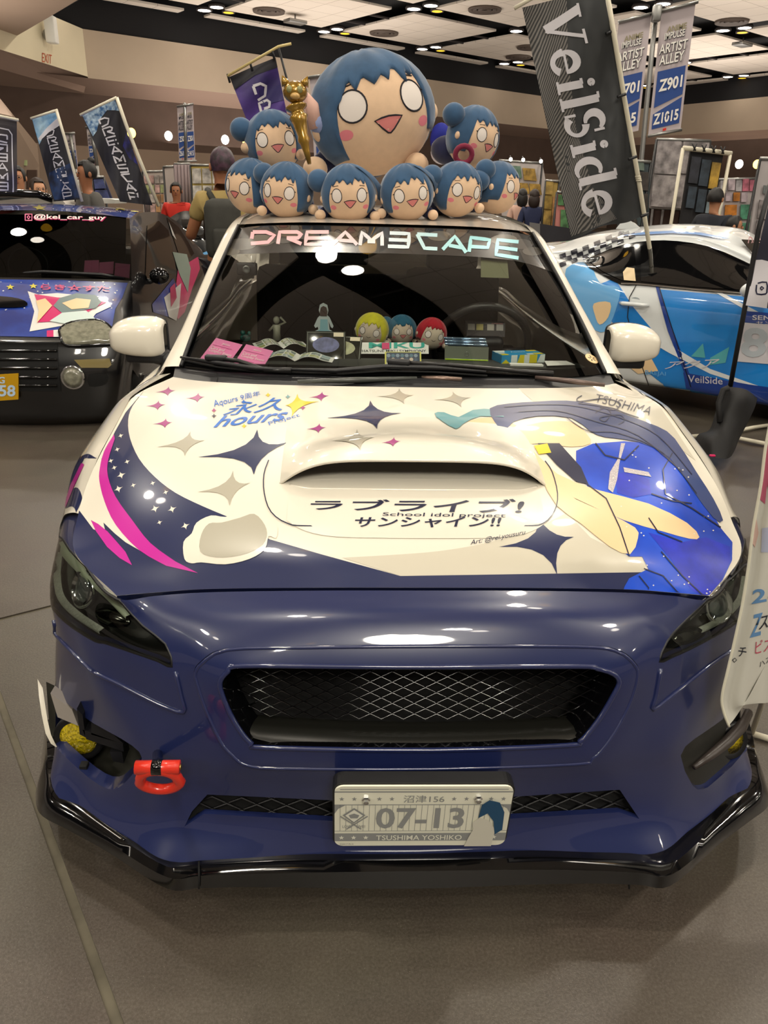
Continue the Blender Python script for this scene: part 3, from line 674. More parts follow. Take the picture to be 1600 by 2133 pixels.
for x in (.04, .11, .18, .86, .93): pp(star5(x, .155, .017, 2.3), PW, 2)
def ptx(s, x0, y0, x1, y1, m, bold=0, k=2): plane_text('plate_lettering', s, BL+X*x0+Y*y0+off*k, X*(x1-x0), Y*(y1-y0), m, plt, bold)
ptx('沼津156', .385, .745, .615, .865, PG, .01); ptx('07-13', .235, .31, .74, .66, PG, .045); ptx('TSUSHIMA YOSHIKO', .24, .115, .74, .20, PW, .02, 3)
ptx('©2017 PL!S', .03, .03, .11, .055, PGD); ptx('LOVE', .045, .325, .095, .37, PG, .01); ptx('LIVE!', .125, .325, .175, .37, PG, .01)
pp([(.045, .54), (.11, .40), (.175, .54), (.11, .66)], PG, 2); pp([(.06, .54), (.11, .43), (.16, .54), (.11, .635)], PW, 3); pp([(.03, .52), (.15, .30), (.155, .315), (.035, .535)], PG, 3); pp([(.19, .52), (.07, .30), (.065, .315), (.185, .535)], PG, 3); pp([(.09, .50), (.13, .50), (.14, .55), (.11, .58), (.08, .55)], PG, 4)
pp([(.76, 0.005), (.78, .17), (.80, .30), (.79, .42), (.83, .50), (.88, .46), (.93, .30), (.92, .005)], M('plate pale print', 'd0cdbf', .5), 4)
pp([(.82, .50), (.83, .72), (.87, .80), (.93, .76), (.965, .6), (.97, .3), (.93, .22), (.91, .45), (.87, .58)], M('plate blue print', '1e4a6c', .5), 5)
for x, y in ((.175, .80), (.805, .815)):
    p = BL+X*x+Y*y; R = nrm.to_track_quat('Z', 'Y').to_matrix(); obj('bolt', *lathe([(.0085, 0), (.0085, .004), (.006, .006), (.0055, .011), (0, .0125)], p, R, 6), CHROME, plt, smooth=False)

# bonnet
HB = [
 [(0,1.0,.990),(.25,1.005,.989),(.45,1.03,.986),(.60,1.08,.981),(.698,1.15,.976)],
 [(0,.86,.975),(.27,.87,.972),(.50,.90,.968),(.67,.95,.965),(.776,.98,.955)],
 [(0,.70,.950),(.27,.70,.948),(.50,.73,.943),(.67,.77,.935),(.785,.80,.913)],
 [(0,.54,.914),(.27,.545,.912),(.50,.56,.905),(.67,.59,.888),(.797,.61,.848)],
 [(0,.39,.862),(.27,.395,.860),(.48,.41,.853),(.655,.44,.832),(.795,.48,.790)],
 [(0,.28,.801),(.25,.28,.800),(.46,.295,.789),(.62,.32,.771),(.767,.36,.752)],
 [(0,.212,.744),(.22,.215,.742),(.447,.235,.728),(.56,.24,.717),(.649,.245,.706)]]
HOOD = Surf(HB, 96, 60, mirror=True, flip=False)
HOOD.orient((0,0,1))
hood = HOOD.mesh('bonnet', WHITE, car, label='white bonnet printed with navy and blue graphics')
obj('bonnet_edge', *rim([Vector(p) for p in HOOD.P[-1]], (0, .012, -.02), closed=False), NAVY, hood)
obj('bonnet_side_edge', *merge([rim([Vector(p) for p in HOOD.P[:, k]], (0, 0, -.02), closed=False) for k in (0, -1)]), WHITE, hood)
LATE = []
def D(nm, L, m_, off=.0006, step=.03):
    HOOD.decal(nm, L, m_, hood, off=off, step=step)
    xs = [p[0] for p in L]; ys = [p[1] for p in L]
    if max(xs) > 600 and min(xs) < 1110 and max(ys) > 880 and min(ys) < 960 and max(xs)-min(xs) < 160: LATE.append((nm, L, m_, off))
c1 = lambda *P: [(100+x/2.105, 780+y/2.105) for x, y in P]
c2 = lambda *P: [(820+x/2.051, 780+y/2.051) for x, y in P]
def poly_s(P, n=3): return smooth2(P, n)
navyL = smooth2([(300,815),(276,846),(267,875),(271,913),(290,956),(323,994),(366,1027),(423,1055),(478,1078)], 3, False)+[(563,1124),(670,1155),(834,1200),(1337,1192),(1288,1236),(1292,1246),(900,1236),(440,1240),(243,1256),(186,1200),(152,1152),(141,1110),(155,1070),(186,985),(208,938),(238,888),(266,836)]
D('navy_print', navyL, NAVY, .0006)
greyP = smooth2([(713,1162),(820,1156),(917,1148),(1015,1131),(1112,1102),(1181,1068)], 3, False)+[(1230,1120),(1290,1150),(1356,1165),(1337,1192),(834,1200)]
D('grey_print', greyP, CREAMG, .0008)
D('grey_print', [(1078,808),(1165,807),(1262,804),(1292,795),(1362,829),(1405,892),(1449,960),(1410,930),(1290,880),(1200,860),(1120,845)], CREAMG, .0008)
whS = [(300,815),(262,860),(240,900),(212,956),(208,1003),(219,1046),(242,1094),(290,1146),(330,1166),(300,1152),(262,1130),(240,1112),(216,1089),(221,1112),(195,1103),(166,1064),(155,1068),(186,985),(208,938),(238,888),(266,836)]
D('white_swoosh', whS, WHITE, .0012, step=.02)
D('magenta_swoosh', smooth2([(238,906),(218,940),(209,975),(208,1003),(219,1046),(242,1094),(290,1146),(347,1179)], 3, False)+[(413,1194)]+smooth2([(366,1170),(314,1132),(276,1084),(242,1036),(226,994),(226,960),(240,915)], 3, False), MAGV, .0018, step=.02)
D('magenta_swoosh', [(190,1084),(200,1106),(224,1140),(250,1163),(276,1178),(262,1150),(242,1127),(225,1108),(205,1092)], MAGV, .0018, step=.02)
sp = lambda nm, fr, C_, T_, R_, B_, L_, m_, off=.0014: D(nm, star4(fr(C_)[0], fr(T_)[0], fr(R_)[0], fr(B_)[0], fr(L_)[0]), m_, off, step=.02)
for a in (((913,345),(918,243),(1057,298),(903,441),(658,364)), ((1430,180),(1413,116),(1550,171),(1443,241),(1225,193))): sp('navy_sparkle', c1, *a, NAVY)
sp('navy_sparkle', c2, (668,712), (612,605), (770,695), (698,857), (450,738), NAVY)
sp('navy_sparkle', c1, (1322,612), (1335,580), (1385,612), (1318,642), (1255,617), NAVY, .0014)
for a in (((612,302),(625,252),(690,290),(600,360),(478,320)), ((805,500),(812,423),(888,477),(797,577),(655,517)), ((1362,288),(1355,243),(1432,277),(1370,333),(1238,293)), ((1545,97),(1540,62),(1605,92),(1562,131),(1440,98))): sp('grey_sparkle', c1, *a, GREYV)
sp('grey_sparkle', c2, (272,106), (252,75), (330,100), (290,142), (172,110), GREYV)
for x, y in ((527,75),(657,103),(483,137),(515,215),(1200,98),(1188,238),(1515,298)): sp('magenta_sparkle', c1, (x,y), (x+3,y-21), (x+32,y-4), (x-2,y+22), (x-55,y+4), DMAG)
for x, y in ((320,270),(305,330),(277,380),(292,410),(348,384),(322,443),(310,503),(375,487),(460,478),(517,518),(470,590),(545,592),(490,650),(603,665)):
    s_ = 1.5 if (x, y) in ((322,443),(310,503),(470,590),(545,592),(603,665)) else 1
    sp('white_sparkle', c1, (x,y), (x-4*s_,y-10*s_), (x+13*s_,y-6*s_), (x+3*s_,y+11*s_), (x-13*s_,y+5*s_), WHITE, .0012)
# plain stand-ins for the printed artwork (no figure)
art = [(1200,940),(1235,925),(1300,920),(1360,925),(1400,945),(1430,985),(1468,1040),(1500,1100),(1525,1130),(1524,1168),(1505,1208),(1470,1248),(1400,1246),(1290,1241),(1310,1205),(1350,1185),(1337,1160),(1310,1160),(1262,1120),(1240,1060),(1222,1010),(1200,980)]
D('blue_art_print', art, BLUEV, .0016, step=.02)
D('deep_blue_art_print', [(1350,1110),(1420,1130),(1470,1120),(1520,1140),(1520,1170),(1500,1212),(1470,1246),(1440,1230),(1400,1170)], BLUED, .0020)
D('deep_blue_art_print', [(1282,990),(1310,982),(1352,1000),(1356,1030),(1320,1038),(1285,1028)], BLUED, .0020)
D('slate_swoosh_print', smooth2([(1020,852),(1060,842),(1120,838),(1180,836),(1250,845),(1310,868),(1370,890),(1405,915),(1450,985),(1485,1040),(1505,1085),(1485,1080),(1440,1020),(1395,955),(1330,922),(1260,912),(1230,900),(1190,872),(1120,868),(1070,880),(1050,900),(1030,880)], 2), HAIRV, .0024, step=.02)
D('teal_art_print', smooth2([(955,870),(985,855),(1030,854),(1050,870),(1000,868),(965,884),(950,895),(920,878),(905,862),(925,860)], 2), TEALV, .0020)
D('peach_art_print', smooth2([(965,885),(1000,872),(1050,872),(1080,890),(1130,880),(1195,880),(1222,905),(1230,925),(1190,932),(1120,925),(1060,930),(1000,920),(970,905)], 2), PEACH, .0018)
D('peach_art_print', smooth2([(1075,945),(1110,940),(1160,988),(1245,1022),(1350,1050),(1430,1090),(1456,1120),(1435,1123),(1380,1108),(1300,1085),(1210,1045),(1150,1015),(1090,975)], 2), PEACH, .0022)
D('peach_art_print', smooth2([(1130,1000),(1160,1012),(1200,1042),(1265,1070),(1322,1100),(1328,1122),(1312,1155),(1270,1140),(1210,1092),(1160,1055)], 2), PEACH, .0024)
D('dark_art_print', [(1120,925),(1165,925),(1210,975),(1225,1010),(1200,1005),(1160,970)], INK, .0028)
D('gold_art_print', [(1112,930),(1140,926),(1148,945),(1122,948)], GOLDV, .0032)
D('pale_trim_print', [(1293,925),(1302,925),(1290,965),(1285,1000),(1276,1028),(1266,1020),(1270,985),(1288,955)], M('speckled trim', 'c9c0c4', .4, noise=.4, nscale=300), .0028)
D('pale_trim_print', [(1298,975),(1350,985),(1356,995),(1300,985)], _m['speckled trim'], .0028)
HOOD.strokes('art_outline', [[(1400,945),(1380,980),(1385,1030),(1440,1060),(1500,1100)], [(1222,1010),(1262,1040),(1290,1100),(1310,1160)], [(1420,1130),(1370,1110),(1350,1080)], [(1340,1185),(1380,1200),(1420,1246)], [(1376,1150),(1420,1200),(1468,1246)], [(1330,1200),(1350,1225),(1345,1243)], [(1240,925),(1260,950),(1300,960),(1330,930)], [(1356,1030),(1400,1045),(1440,1050)]], 2.4, INK, hood, .0032)
HOOD.strokes('art_outline', [smooth2([(1050,850),(1120,845),(1200,848),(1290,872),(1370,910),(1440,990)], 4, False), smooth2([(1080,860),(1160,858),(1240,880),(1330,910),(1420,985)], 4, False), smooth2([(1180,872),(1225,900),(1290,905),(1380,945),(1450,1030)], 4, False)], 1.6, INK, hood, .0034)
random.seed(3)
for k_ in range(46):
    x, y = random.uniform(1240, 1510), random.uniform(930, 1240)
    if inpoly(x, y, art): D('white_dot_print', [(x-2, y), (x, y-1.6), (x+2, y), (x, y+1.6)], WHITE, .0030, step=.05)
# grey sticker with a cream border on the left of the scoop, as a plain rounded shape
D('sticker_border', smooth2([(385,1165),(383,1130),(400,1112),(410,1090),(440,1075),(470,1078),(500,1068),(520,1063),(540,1070),(565,1085),(578,1100),(575,1122),(560,1118),(552,1145),(520,1165),(470,1176),(420,1172),(400,1174)], 3), WHITE, .0022, step=.02)
D('sticker_face', smooth2([(418,1150),(420,1115),(436,1092),(462,1090),(500,1080),(530,1072),(552,1095),(556,1120),(540,1142),(500,1158),(450,1162)], 3), GREYV, .0028, step=.02)
HB_T = lambda s_, q, m_, b=.01, off=.0018, sh=0, dv=8: HOOD.text('bonnet_lettering', s_, q, m_, hood, b, off, sh, dv)
HB_T('Aqours 9周年', [(443,832),(541,815),(543,826),(447,853)], SKYV, 0); HB_T('永久', [(478,842),(595,826),(588,856),(462,868)], SKYV, .01, sh=.25); HB_T('hours', [(456,868),(606,851),(592,876),(444,892)], SKYV, .03, sh=.25); HB_T('Project', [(558,880),(622,862),(626,870),(562,889)], SKYV, 0)
sp('gold_sparkle', c1, (1085,133), (1094,88), (1190,120), (1068,190), (1040,138), GOLDV, .0020)
for x, y, m_ in ((965,92,GOLDV),(1052,100,TEALV),(860,228,GOLDV),(728,160,DMAG),(728,184,INK),(1118,148,DMAG),(858,122,SKYV)): sp('small_sparkle', c1, (x,y), (x,y-12), (x+14,y-1), (x,y+12), (x-14,y+1), m_, .0020)
HB_T('Art: @rei.yousuru', [(979,1126),(1094,1104),(1095,1117),(980,1139)], INK, 0, .0028, .3)
HB_T('TSUSHIMA', [(1243,822),(1362,850),(1352,866),(1238,838)], INK, -.02, .0030)
HOOD.strokes('signature', [smooth2([(1212,826),(1202,832),(1208,838),(1260,832),(1290,842),(1280,856),(1250,850)], 4, False), smooth2([(1215,838),(1205,842),(1230,845),(1275,852),(1300,862),(1330,872)], 4, False), smooth2([(1240,862),(1258,852),(1272,862),(1260,880),(1250,872),(1290,866),(1300,878),(1288,886)], 4, False)], 2, INK, hood, .0032)

# scoop
def hz(x, y):
    h = HOOD.bvh.ray_cast(Vector((x, y, 2)), Vector((0, 0, -1))); return h[0].z if h[0] else .9
def scoop_ramp():
    rows_ = []
    for v in range(9):
        t = v/8; r = []
        for i in range(41):
            s_ = -1+2*i/40; a = abs(s_)
            xw = .292*s_; yf = .303+.045*a**6; yb = .425+.03*a**4
            y = yf+(yb-yf)*t; base = hz(xw, y)
            lip_ = (.884-.012*a**4); z = hz(xw, yf)+.002+(max(lip_, hz(xw, yb))-hz(xw, yf)-.002)*(t**.9)
            r.append(Vector((xw, y, z+.006*math.sin(PI*t)*(1-a**4))))
        rows_.append(r)
    return rows_
RAMP = Surf(scoop_ramp(), 80, 24)
RAMP.orient((0,0,1), .5, .5)
scoop = RAMP.mesh('bonnet_scoop', WHITE, car, label='white bonnet scoop with black mouth and lettering on its ramp')
def topz(x, y):
    t = (y-.43)/.34; t = min(max(t, 0), 1); a = min(abs(x)/.315, 1)
    f = (1-a**(5-3.2*min(1,t*2)))*(1-t*t*(3-2*t)); return hz(x, y)+.080*f
tr = []
for v in range(15):
    t = v/14; r = []
    for i in range(41):
        s_ = -1+2*i/40; a = abs(s_); x = .315*s_; y = .428+.035*a**4+(.77-.428)*t; r.append(Vector((x, y, topz(x, y)+.0008)))
    tr.append(r)
TOP = Surf(tr, 80, 28)
TOP.orient((0,0,1), .5, .5)
stp = TOP.mesh('scoop_top', WHITE, scoop)
for nm, L_, m_, off in LATE:
    TOP.decal(nm, L_, m_, stp, off=off+.0004, step=.02)
mf = [Vector(p) for p in TOP.P[0]]; obj('scoop_lip', *tube([p+Vector((0, .001, -.003)) for p in mf], [.003+.001*(1-abs(-1+2*i/80)**6) for i in range(81)], 10), WHITE, scoop)
mi = [p+Vector((0, .012, -.012)) for p in mf]; me_ = [Vector((p.x, .55, p.z-.004)) for p in mf]
obj('scoop_ceiling', mi+me_, [(i, i+1, i+82, i+81) for i in range(80)], BLACKM, scoop)
rb = [Vector(p) for p in RAMP.P[-1]]; obj('scoop_floor', rb+[Vector((p.x, .55, p.z-.02)) for p in rb], [(i, i+1, i+82, i+81) for i in range(80)], BLACKM, scoop)
obj('scoop_back', [Vector((-.30, .545, .80)), Vector((.30, .545, .80)), Vector((.22, .545, .925)), Vector((-.22, .545, .925))], [(0, 1, 2, 3)], BLACKM, scoop)
obj('scoop_lip_edge', *tube([p+Vector((0, .004, -.001)) for p in rb], .004, 8), WHITE, scoop)
grv = smooth2([(560,960),(550,990),(551,1030),(565,1068),(600,1092),(650,1097),(870,1099),(1080,1097),(1130,1092),(1155,1065),(1161,1030),(1150,985),(1135,962)], 3, False)
HOOD.strokes('scoop_groove', [grv], 2.2, INK, hood, .003)
RT_ = lambda s_, q, b=.02, sh=0: RAMP.text('scoop_lettering', s_, q, INK, scoop, b, .0015, sh, 10)
RT_('ラブライブ!', [(650,1042),(1096,1040),(1085,1070),(644,1062)], .035); RT_('サンシャイン!!', [(742,1078),(1046,1076),(1040,1099),(735,1099)], .035); RT_('School idol project', [(798,1068),(1054,1070),(1052,1081),(796,1077)], .004)

# fenders
SH = [(.797,.61,.848),(.796,.70,.879),(.785,.80,.916),(.781,.93,.950),(.779,.99,.958),(.75,1.10,.968),(.72,1.22,.972)]
SI = [(.903,.70,.735),(.903,.78,.79),(.898,.90,.826),(.893,1.05,.852),(.889,1.12,.862),(.885,1.22,.872),(.880,1.32,.88)]
for sx in (-1, 1):
    rows = [[(sx*.797,.49,.793),(sx*.813,.505,.789),(sx*.838,.53,.776),(sx*.860,.555,.755),(sx*.886,.58,.70),(sx*.90,.59,.64)]]
    for a, b in zip(SH, SI):
        rows.append([(sx*a[0], a[1], a[2]), (sx*(a[0]*.6+b[0]*.4+.004), a[1]*.6+b[1]*.4, a[2]*.72+b[2]*.28+.004), (sx*(b[0]*.88+a[0]*.12+.004), b[1]*.85+a[1]*.15, b[2]+.018), (sx*b[0], b[1], b[2]), (sx*(b[0]+.006), b[1]+.01, b[2]-.05), (sx*.905, b[1]+.02, .69)])
    S = Surf(rows, 20, 40); S.orient((0,0,1), .3, .5)
    fd = S.mesh('fender', WHITE, car, label='white front fender with navy and magenta streak' if sx < 0 else None)
    if sx < 0:
        S.decal('navy_print', [(176,955),(150,1010),(128,1070),(120,1100),(140,1118),(150,1090),(172,1040),(196,985),(202,955)], NAVY, fd, off=.0008)
        S.decal('magenta_print', [(170,965),(148,1010),(134,1052),(138,1056),(154,1016),(176,968)], MAGV, fd, off=.0014)
    # wheel arch and wheel
    wc = Vector((sx*.765, .93, .335))
    t = obj('wheel', *lathe([(.20,-.11),(.30,-.115),(.325,-.09),(.33,0),(.325,.09),(.30,.115),(.20,.11)], wc, Matrix.Rotation(PI/2, 3, 'Y'), 36), RUBBER, car)
    obj('rim', *lathe([(.0,.06*sx),(.05,.06*sx),(.18,.10*sx),(.21,.11*sx)], wc, Matrix.Rotation(PI/2, 3, 'Y'), 36), M('gold rim', '9a7a3a', .3, .9), t)
    obj('wheel_well', *lathe([(.37,-.12),(.37,.10)], wc, Matrix.Rotation(PI/2, 3, 'Y'), 36), BLACKM, car)
    wr = Vector((sx*.80, 3.58, .335))
    t = obj('wheel', *lathe([(.20,-.11),(.30,-.115),(.325,-.09),(.33,0),(.325,.09),(.30,.115),(.20,.11)], wr, Matrix.Rotation(PI/2, 3, 'Y'), 36), RUBBER, car)
    obj('rim', *lathe([(.0,.06*sx),(.05,.06*sx),(.18,.10*sx),(.21,.11*sx)], wr, Matrix.Rotation(PI/2, 3, 'Y'), 36), _m['gold rim'], t)
    # flank, rear quarter
    rows = []
    for y, xb, zb_, xs in ((1.22,.885,.872,.885),(1.5,.845,.915,.885),(2.1,.80,.935,.89),(2.8,.79,.95,.89),(3.5,.80,.965,.895),(4.1,.76,.97,.86),(4.55,.66,.93,.74)):
        rows.append([(sx*(xb-.03), y, zb_+.012), (sx*xb, y, zb_), (sx*xs, y, .80), (sx*(xs+.005), y, .62), (sx*(xs-.01), y, .40), (sx*(xs-.03), y, .22)])
    S = Surf(rows, 18, 40); 
    S.orient((sx,0,0), .6, .5)
    dr_ = S.mesh('door_panel', WHITE, car)
    obj('sill_flap', *box((sx*.87, 2.2, .17), (.10, 1.9, .06), bev=.01), BLACKG, car)
# greenhouse
WS = Surf([[(0,1.075,1.004),(.3,1.10,1.003),(.55,1.155,.995),(.690,1.235,.990)],
           [(0,1.48,1.215),(.3,1.50,1.212),(.52,1.55,1.197),(.655,1.63,1.180)],
           [(0,1.92,1.402),(.3,1.945,1.400),(.48,1.99,1.392),(.600,2.06,1.378)]], 60, 30, mirror=True)
WS.orient((0,0,1), .5, .5)
ws = WS.mesh('windscreen', GLASS, car, label='windscreen with DREAMSCAPE banner along its top')
frit = M('windscreen frit', '060607', .15, coat=1)
def uvband(S, L, name, mat, par, off, **k):
    V, F, N = S.region(L, [], .02, off); return obj(name, V, F, mat, par, normals=N, **k)
uvband(WS, rect(0, 0, .022, 1), 'frit_border', frit, ws, -.002); uvband(WS, rect(.978, 0, 1, 1), 'frit_border', frit, ws, -.002); uvband(WS, rect(0, 0, 1, .05), 'frit_border', frit, ws, -.002)
TS = M('sun strip grey', '2a2826', .25, coat=1, col2='0f0f10', nscale=8)
v_top = WS.px(800, 528)[1]
uvband(WS, [(.0, 1), (1, 1), (1, WS.px(1150, 568)[1]), (.8, WS.px(1040, 540)[1]), (.5, v_top), (.2, WS.px(560, 528)[1]), (0, WS.px(470, 530)[1])], 'sun_strip', TS, ws, .0006, label='dark cloud patterned sun strip')
CLM = [M('cloud tone '+str(k), c, .3, coat=1) for k, c in enumerate(('4a4640', '5d574c', '37332f'))]
for k, (x, y, r) in enumerate(((505,505,30),(545,497,28),(590,490,32),(640,485,26),(690,488,22),(730,484,18),(870,484,20),(915,488,25),(960,492,28),(1000,500,26),(1050,496,28),(1085,505,26),(1110,520,22),(480,520,20))):
    L = [(x+r*math.cos(a), y+4+r*.42*math.sin(a)) for a in [2*PI*j/16 for j in range(16)]]
    WS.decal('cloud_print', [p for p in L if True], CLM[k % 3], ws, off=.001, step=.03)
LF = {'D': [[(0,1),(.62,1),(1,.72),(.72,.12),(0,0)], [(0,1),(0,.42)]], 'R': [[(0,0),(.0,1),(.8,1),(1,.8),(.85,.5),(.35,.5)], [(.38,.5),(1,0)]],
      'E': [[(1,1),(0,1),(0,0),(1,0)], [(0,.5),(.95,.5)]], 'A': [[(0,0),(.48,1),(1,0)], [(.25,.35),(.85,.28)]], 'M': [[(0,0),(0,1),(.5,.4),(1,1),(1,0)], [(.32,.3),(.68,.3)]],
      'S': [[(0,1),(1,1),(1,.45),(.95,.0),(0,0)], [(0,.5),(1,.5)]], 'C': [[(0,1),(1,1)], [(0,1),(.42,0),(1,0)]], 'P': [[(0,0),(0,1),(1,.95),(.9,.45),(.05,.38)]],
      's': [[(1,1),(0,1),(.02,.55),(1,.48),(.95,0),(0,0)]]}
def stroke_word(S, word, quads, wpx, mats, par, name='lettering', off=.0016):
    for k, ch in enumerate(word):
        TL, TR, BR, BL = quads[k]; L = []
        for ln in LF[ch]: L.append([((TL[0]*(1-x)+TR[0]*x)*y+(BL[0]*(1-x)+BR[0]*x)*(1-y), (TL[1]*(1-x)+TR[1]*x)*y+(BL[1]*(1-x)+BR[1]*x)*(1-y)) for x, y in ln])
        S.strokes(name, L, wpx, mats[k % len(mats)], par, off)
PK = [M('letter '+str(k), c, .35, coat=.5) for k, c in enumerate(('f0b4ba', 'f0bcc0', 'eec4c6', 'e6cfd2', 'dcd9dc', 'cfdde2', 'bddde2', 'a9dade', 'a0d8de', '9ed8e0'))]
tops = [(527,572),(583,628),(640,685),(697,744),(754,796),(812,852),(869,911),(926,971),(981,1020),(1037,1080)]
def qt(a, b):
    f = lambda x: 484+max(0, (x-690))**2*.000135; h = 24+(a-527)*.013
    return [(a, f(a)), (b, f(b)), (b, f(b)+h+(3 if a > 900 else 0)), (a-4, f(a)+h)]
stroke_word(WS, 'DREAMSCAPE', [qt(a, b) for a, b in tops], 7.5, PK, ws)
# roof, pillars, side glass, rear
RO = Surf([[(0,1.925,1.412),(.3,1.95,1.410),(.47,1.995,1.402),(.590,2.06,1.392)],
           [(0,2.3,1.452),(.3,2.3,1.448),(.50,2.33,1.436),(.600,2.36,1.415)],
           [(0,2.8,1.470),(.3,2.8,1.465),(.50,2.8,1.452),(.600,2.8,1.428)],
           [(0,3.3,1.445),(.3,3.3,1.44),(.48,3.28,1.425),(.575,3.25,1.405)]], 40, 24, mirror=True)
RO.orient((0,0,1), .5, .5)
roof = RO.mesh('roof', paint('roof wrap grey white', 'cfc8be'), car, label='pale wrapped roof')
RW = Surf([[(0,3.3,1.44),(.3,3.3,1.435),(.575,3.25,1.40)],[(0,4.0,1.12),(.35,4.0,1.11),(.66,3.9,1.08)]], 20, 10, mirror=True); RW.mesh('rear_window', GLASSD, car)
BT = Surf([[(0,3.98,1.12),(.4,3.98,1.11),(.75,3.9,1.0)],[(0,4.5,1.10),(.4,4.48,1.09),(.72,4.4,1.0)],[(0,4.6,.80),(.4,4.58,.8),(.74,4.5,.8)],[(0,4.58,.3),(.4,4.56,.3),(.74,4.48,.3)]], 20, 20, mirror=True); BT.mesh('boot', WHITE, car)
for sx in (-1, 1):
    A = [(.712,1.225,.985),(.690,1.42,1.088),(.672,1.63,1.180),(.645,1.86,1.294),(.622,2.06,1.380),(.612,2.3,1.415),(.612,2.8,1.430),(.59,3.25,1.405),(.63,3.6,1.26),(.70,3.95,1.05)]
    inn = [(.688,1.235,.992),(.667,1.42,1.094),(.651,1.63,1.186),(.622,1.86,1.297),(.596,2.06,1.386),(.592,2.3,1.424),(.592,2.8,1.440),(.57,3.25,1.410),(.60,3.6,1.27),(.66,3.95,1.08)]
    out = [(.775,1.30,.955),(.735,1.48,1.045),(.712,1.70,1.142),(.680,1.93,1.255),(.655,2.12,1.335),(.650,2.35,1.370),(.650,2.8,1.385),(.63,3.22,1.36),(.69,3.5,1.20),(.76,3.85,1.02)]
    S = Surf([[(sx*a[0],a[1],a[2]),(sx*(b[0]*.6+c[0]*.4+.006),b[1]*.6+c[1]*.4,b[2]*.6+c[2]*.4+.012),(sx*(b[0]*.25+c[0]*.75+.008),b[1]*.25+c[1]*.75,b[2]*.25+c[2]*.75+.006),(sx*c[0],c[1],c[2])] for a, b, c in zip(inn, A, out)], 10, 80)
    S.orient((sx,0,0), .5, .5)
    ap = S.mesh('pillar', WHITE, car)
    obj('glass_seal', *tube([Vector((sx*(p[0]), p[1]-.004, p[2]+.002)) for p in catmull(inn[:5], 30)], .007, 6), BLACKP, ap)
    bl = [(.80,1.30,.935),(.835,1.7,.93),(.80,2.3,.945),(.79,2.9,.96),(.80,3.5,.975),(.77,3.85,1.0)]
    so_ = [(.77,1.32,.95),(.710,1.70,1.135),(.655,2.15,1.335),(.650,2.8,1.38),(.64,3.2,1.35),(.75,3.85,1.01)]
    Surf([[ (sx*a[0],a[1],a[2]) for a in bl],[(sx*a[0],a[1],a[2]) for a in so_]], 30, 6).mesh('side_window', GLASSD, car)
    # mirror
    mc = Vector((sx*.905, 1.56, 1.015)) if sx < 0 else Vector((.905, 1.58, 1.02))
    rows = []
    for k, (dx, hw, hh, yf) in enumerate(((-.095,.0,.052,-.01),(-.088,.0,.066,-.035),(-.05,.0,.076,-.055),(.02,.0,.072,-.058),(.07,.0,.056,-.045),(.092,.0,.036,-.02),(.098,0,.02,.0))):
        x = mc.x+sx*dx; rows.append([(x, mc.y+.05, mc.z+hh*.98), (x, mc.y+.02, mc.z+hh*1.05), (x, mc.y+yf*.75, mc.z+hh*.75), (x, mc.y+yf, mc.z+.005), (x, mc.y+yf*.8, mc.z-hh*.55), (x, mc.y+yf*.2, mc.z-hh*.75), (x, mc.y+.05, mc.z-hh*.78)])
    S = Surf(rows, 24, 24)
    S.orient((0,-1,0), .5, .5)
    mr = S.mesh('side_mirror', WHITE, car, label=('left' if sx < 0 else 'right')+' white door mirror on a black foot')
    obj('mirror_rim', *tube([Vector(p)+Vector((0, .002, 0)) for p in catmull([r[0] for r in rows], 20)]+[Vector(p)+Vector((0, .002, 0)) for p in reversed(catmull([r[-1] for r in rows], 20))], .005, 8, closed=True), BLACKP, mr)
    V, F = prism([Vector(r[0])+Vector((0, -.002, -.003)) for r in rows]+[Vector(r[-1])+Vector((0, -.002, .003)) for r in reversed(rows)], (0, .002, 0)); obj('mirror_glass', V, F, CHROME, mr, smooth=False)
    obj('mirror_base', *box((mc.x-sx*.03, mc.y+.01, mc.z-.058), (.15, .07, .045), bev=.014), BLACKP, mr)
    obj('mirror_arm', *tube([(mc.x-sx*.04, mc.y+.01, mc.z-.06), (mc.x-sx*.11, mc.y+.0, mc.z-.075), (sx*.775, mc.y-.08, mc.z-.055)], [.022, .022, .028], 10), BLACKP, mr)
# cowl and wipers
CW = Surf([[(0,1.004,.985),(.25,1.008,.984),(.45,1.033,.981),(.6,1.083,.976),(.700,1.152,.970)],[(0,1.04,.990),(.25,1.05,.989),(.45,1.08,.985),(.6,1.13,.981),(.705,1.20,.977)],[(0,1.085,1.004),(.3,1.11,1.003),(.55,1.165,.994),(.64,1.21,.990),(.712,1.25,.985)]], 60, 8, mirror=True)
CW.orient((0,0,1), .5, .5)
cw = CW.mesh('cowl', BLACKP, car, label='black plastic cowl below the windscreen')
for x in (452, 1190): obj('panel_seam', *tube([CW.at(*CW.px(x+dx, y))[0]+Vector((0, 0, .001)) for dx, y in ((0, 796), (2, 786), (0, 776))], .0012, 5), BLACKM, cw)
def wp(x, y, o=.012): q, n = WS.at(*WS.px(x, y)); return q+n*o
def wiper(name, arm, blade, label):
    t = obj(name, *tube([wp(*p) for p in arm[:2]]+[wp(*p, .020) for p in arm[2:]], [.010]+[.007]*(len(arm)-1), 8), M('wiper satin black', '1b1a1a', .32), car, label=label)
    P = [wp(*p, .016) for p in blade]; obj('blade', *tube(P, [.004]+[.0075]*(len(P)-2)+[.004], 8), BLACKP, t)
    obj('rubber_strip', *tube([wp(p[0], p[1]+3, .004) for p in blade], .003, 6), RUBBER, t)
    i = arm[-1]; obj('blade_joint', *box(wp(*i, .022), (.07, .024, .018), Matrix.Rotation(-.15, 3, 'Z'), bev=.006), BLACKP, t)
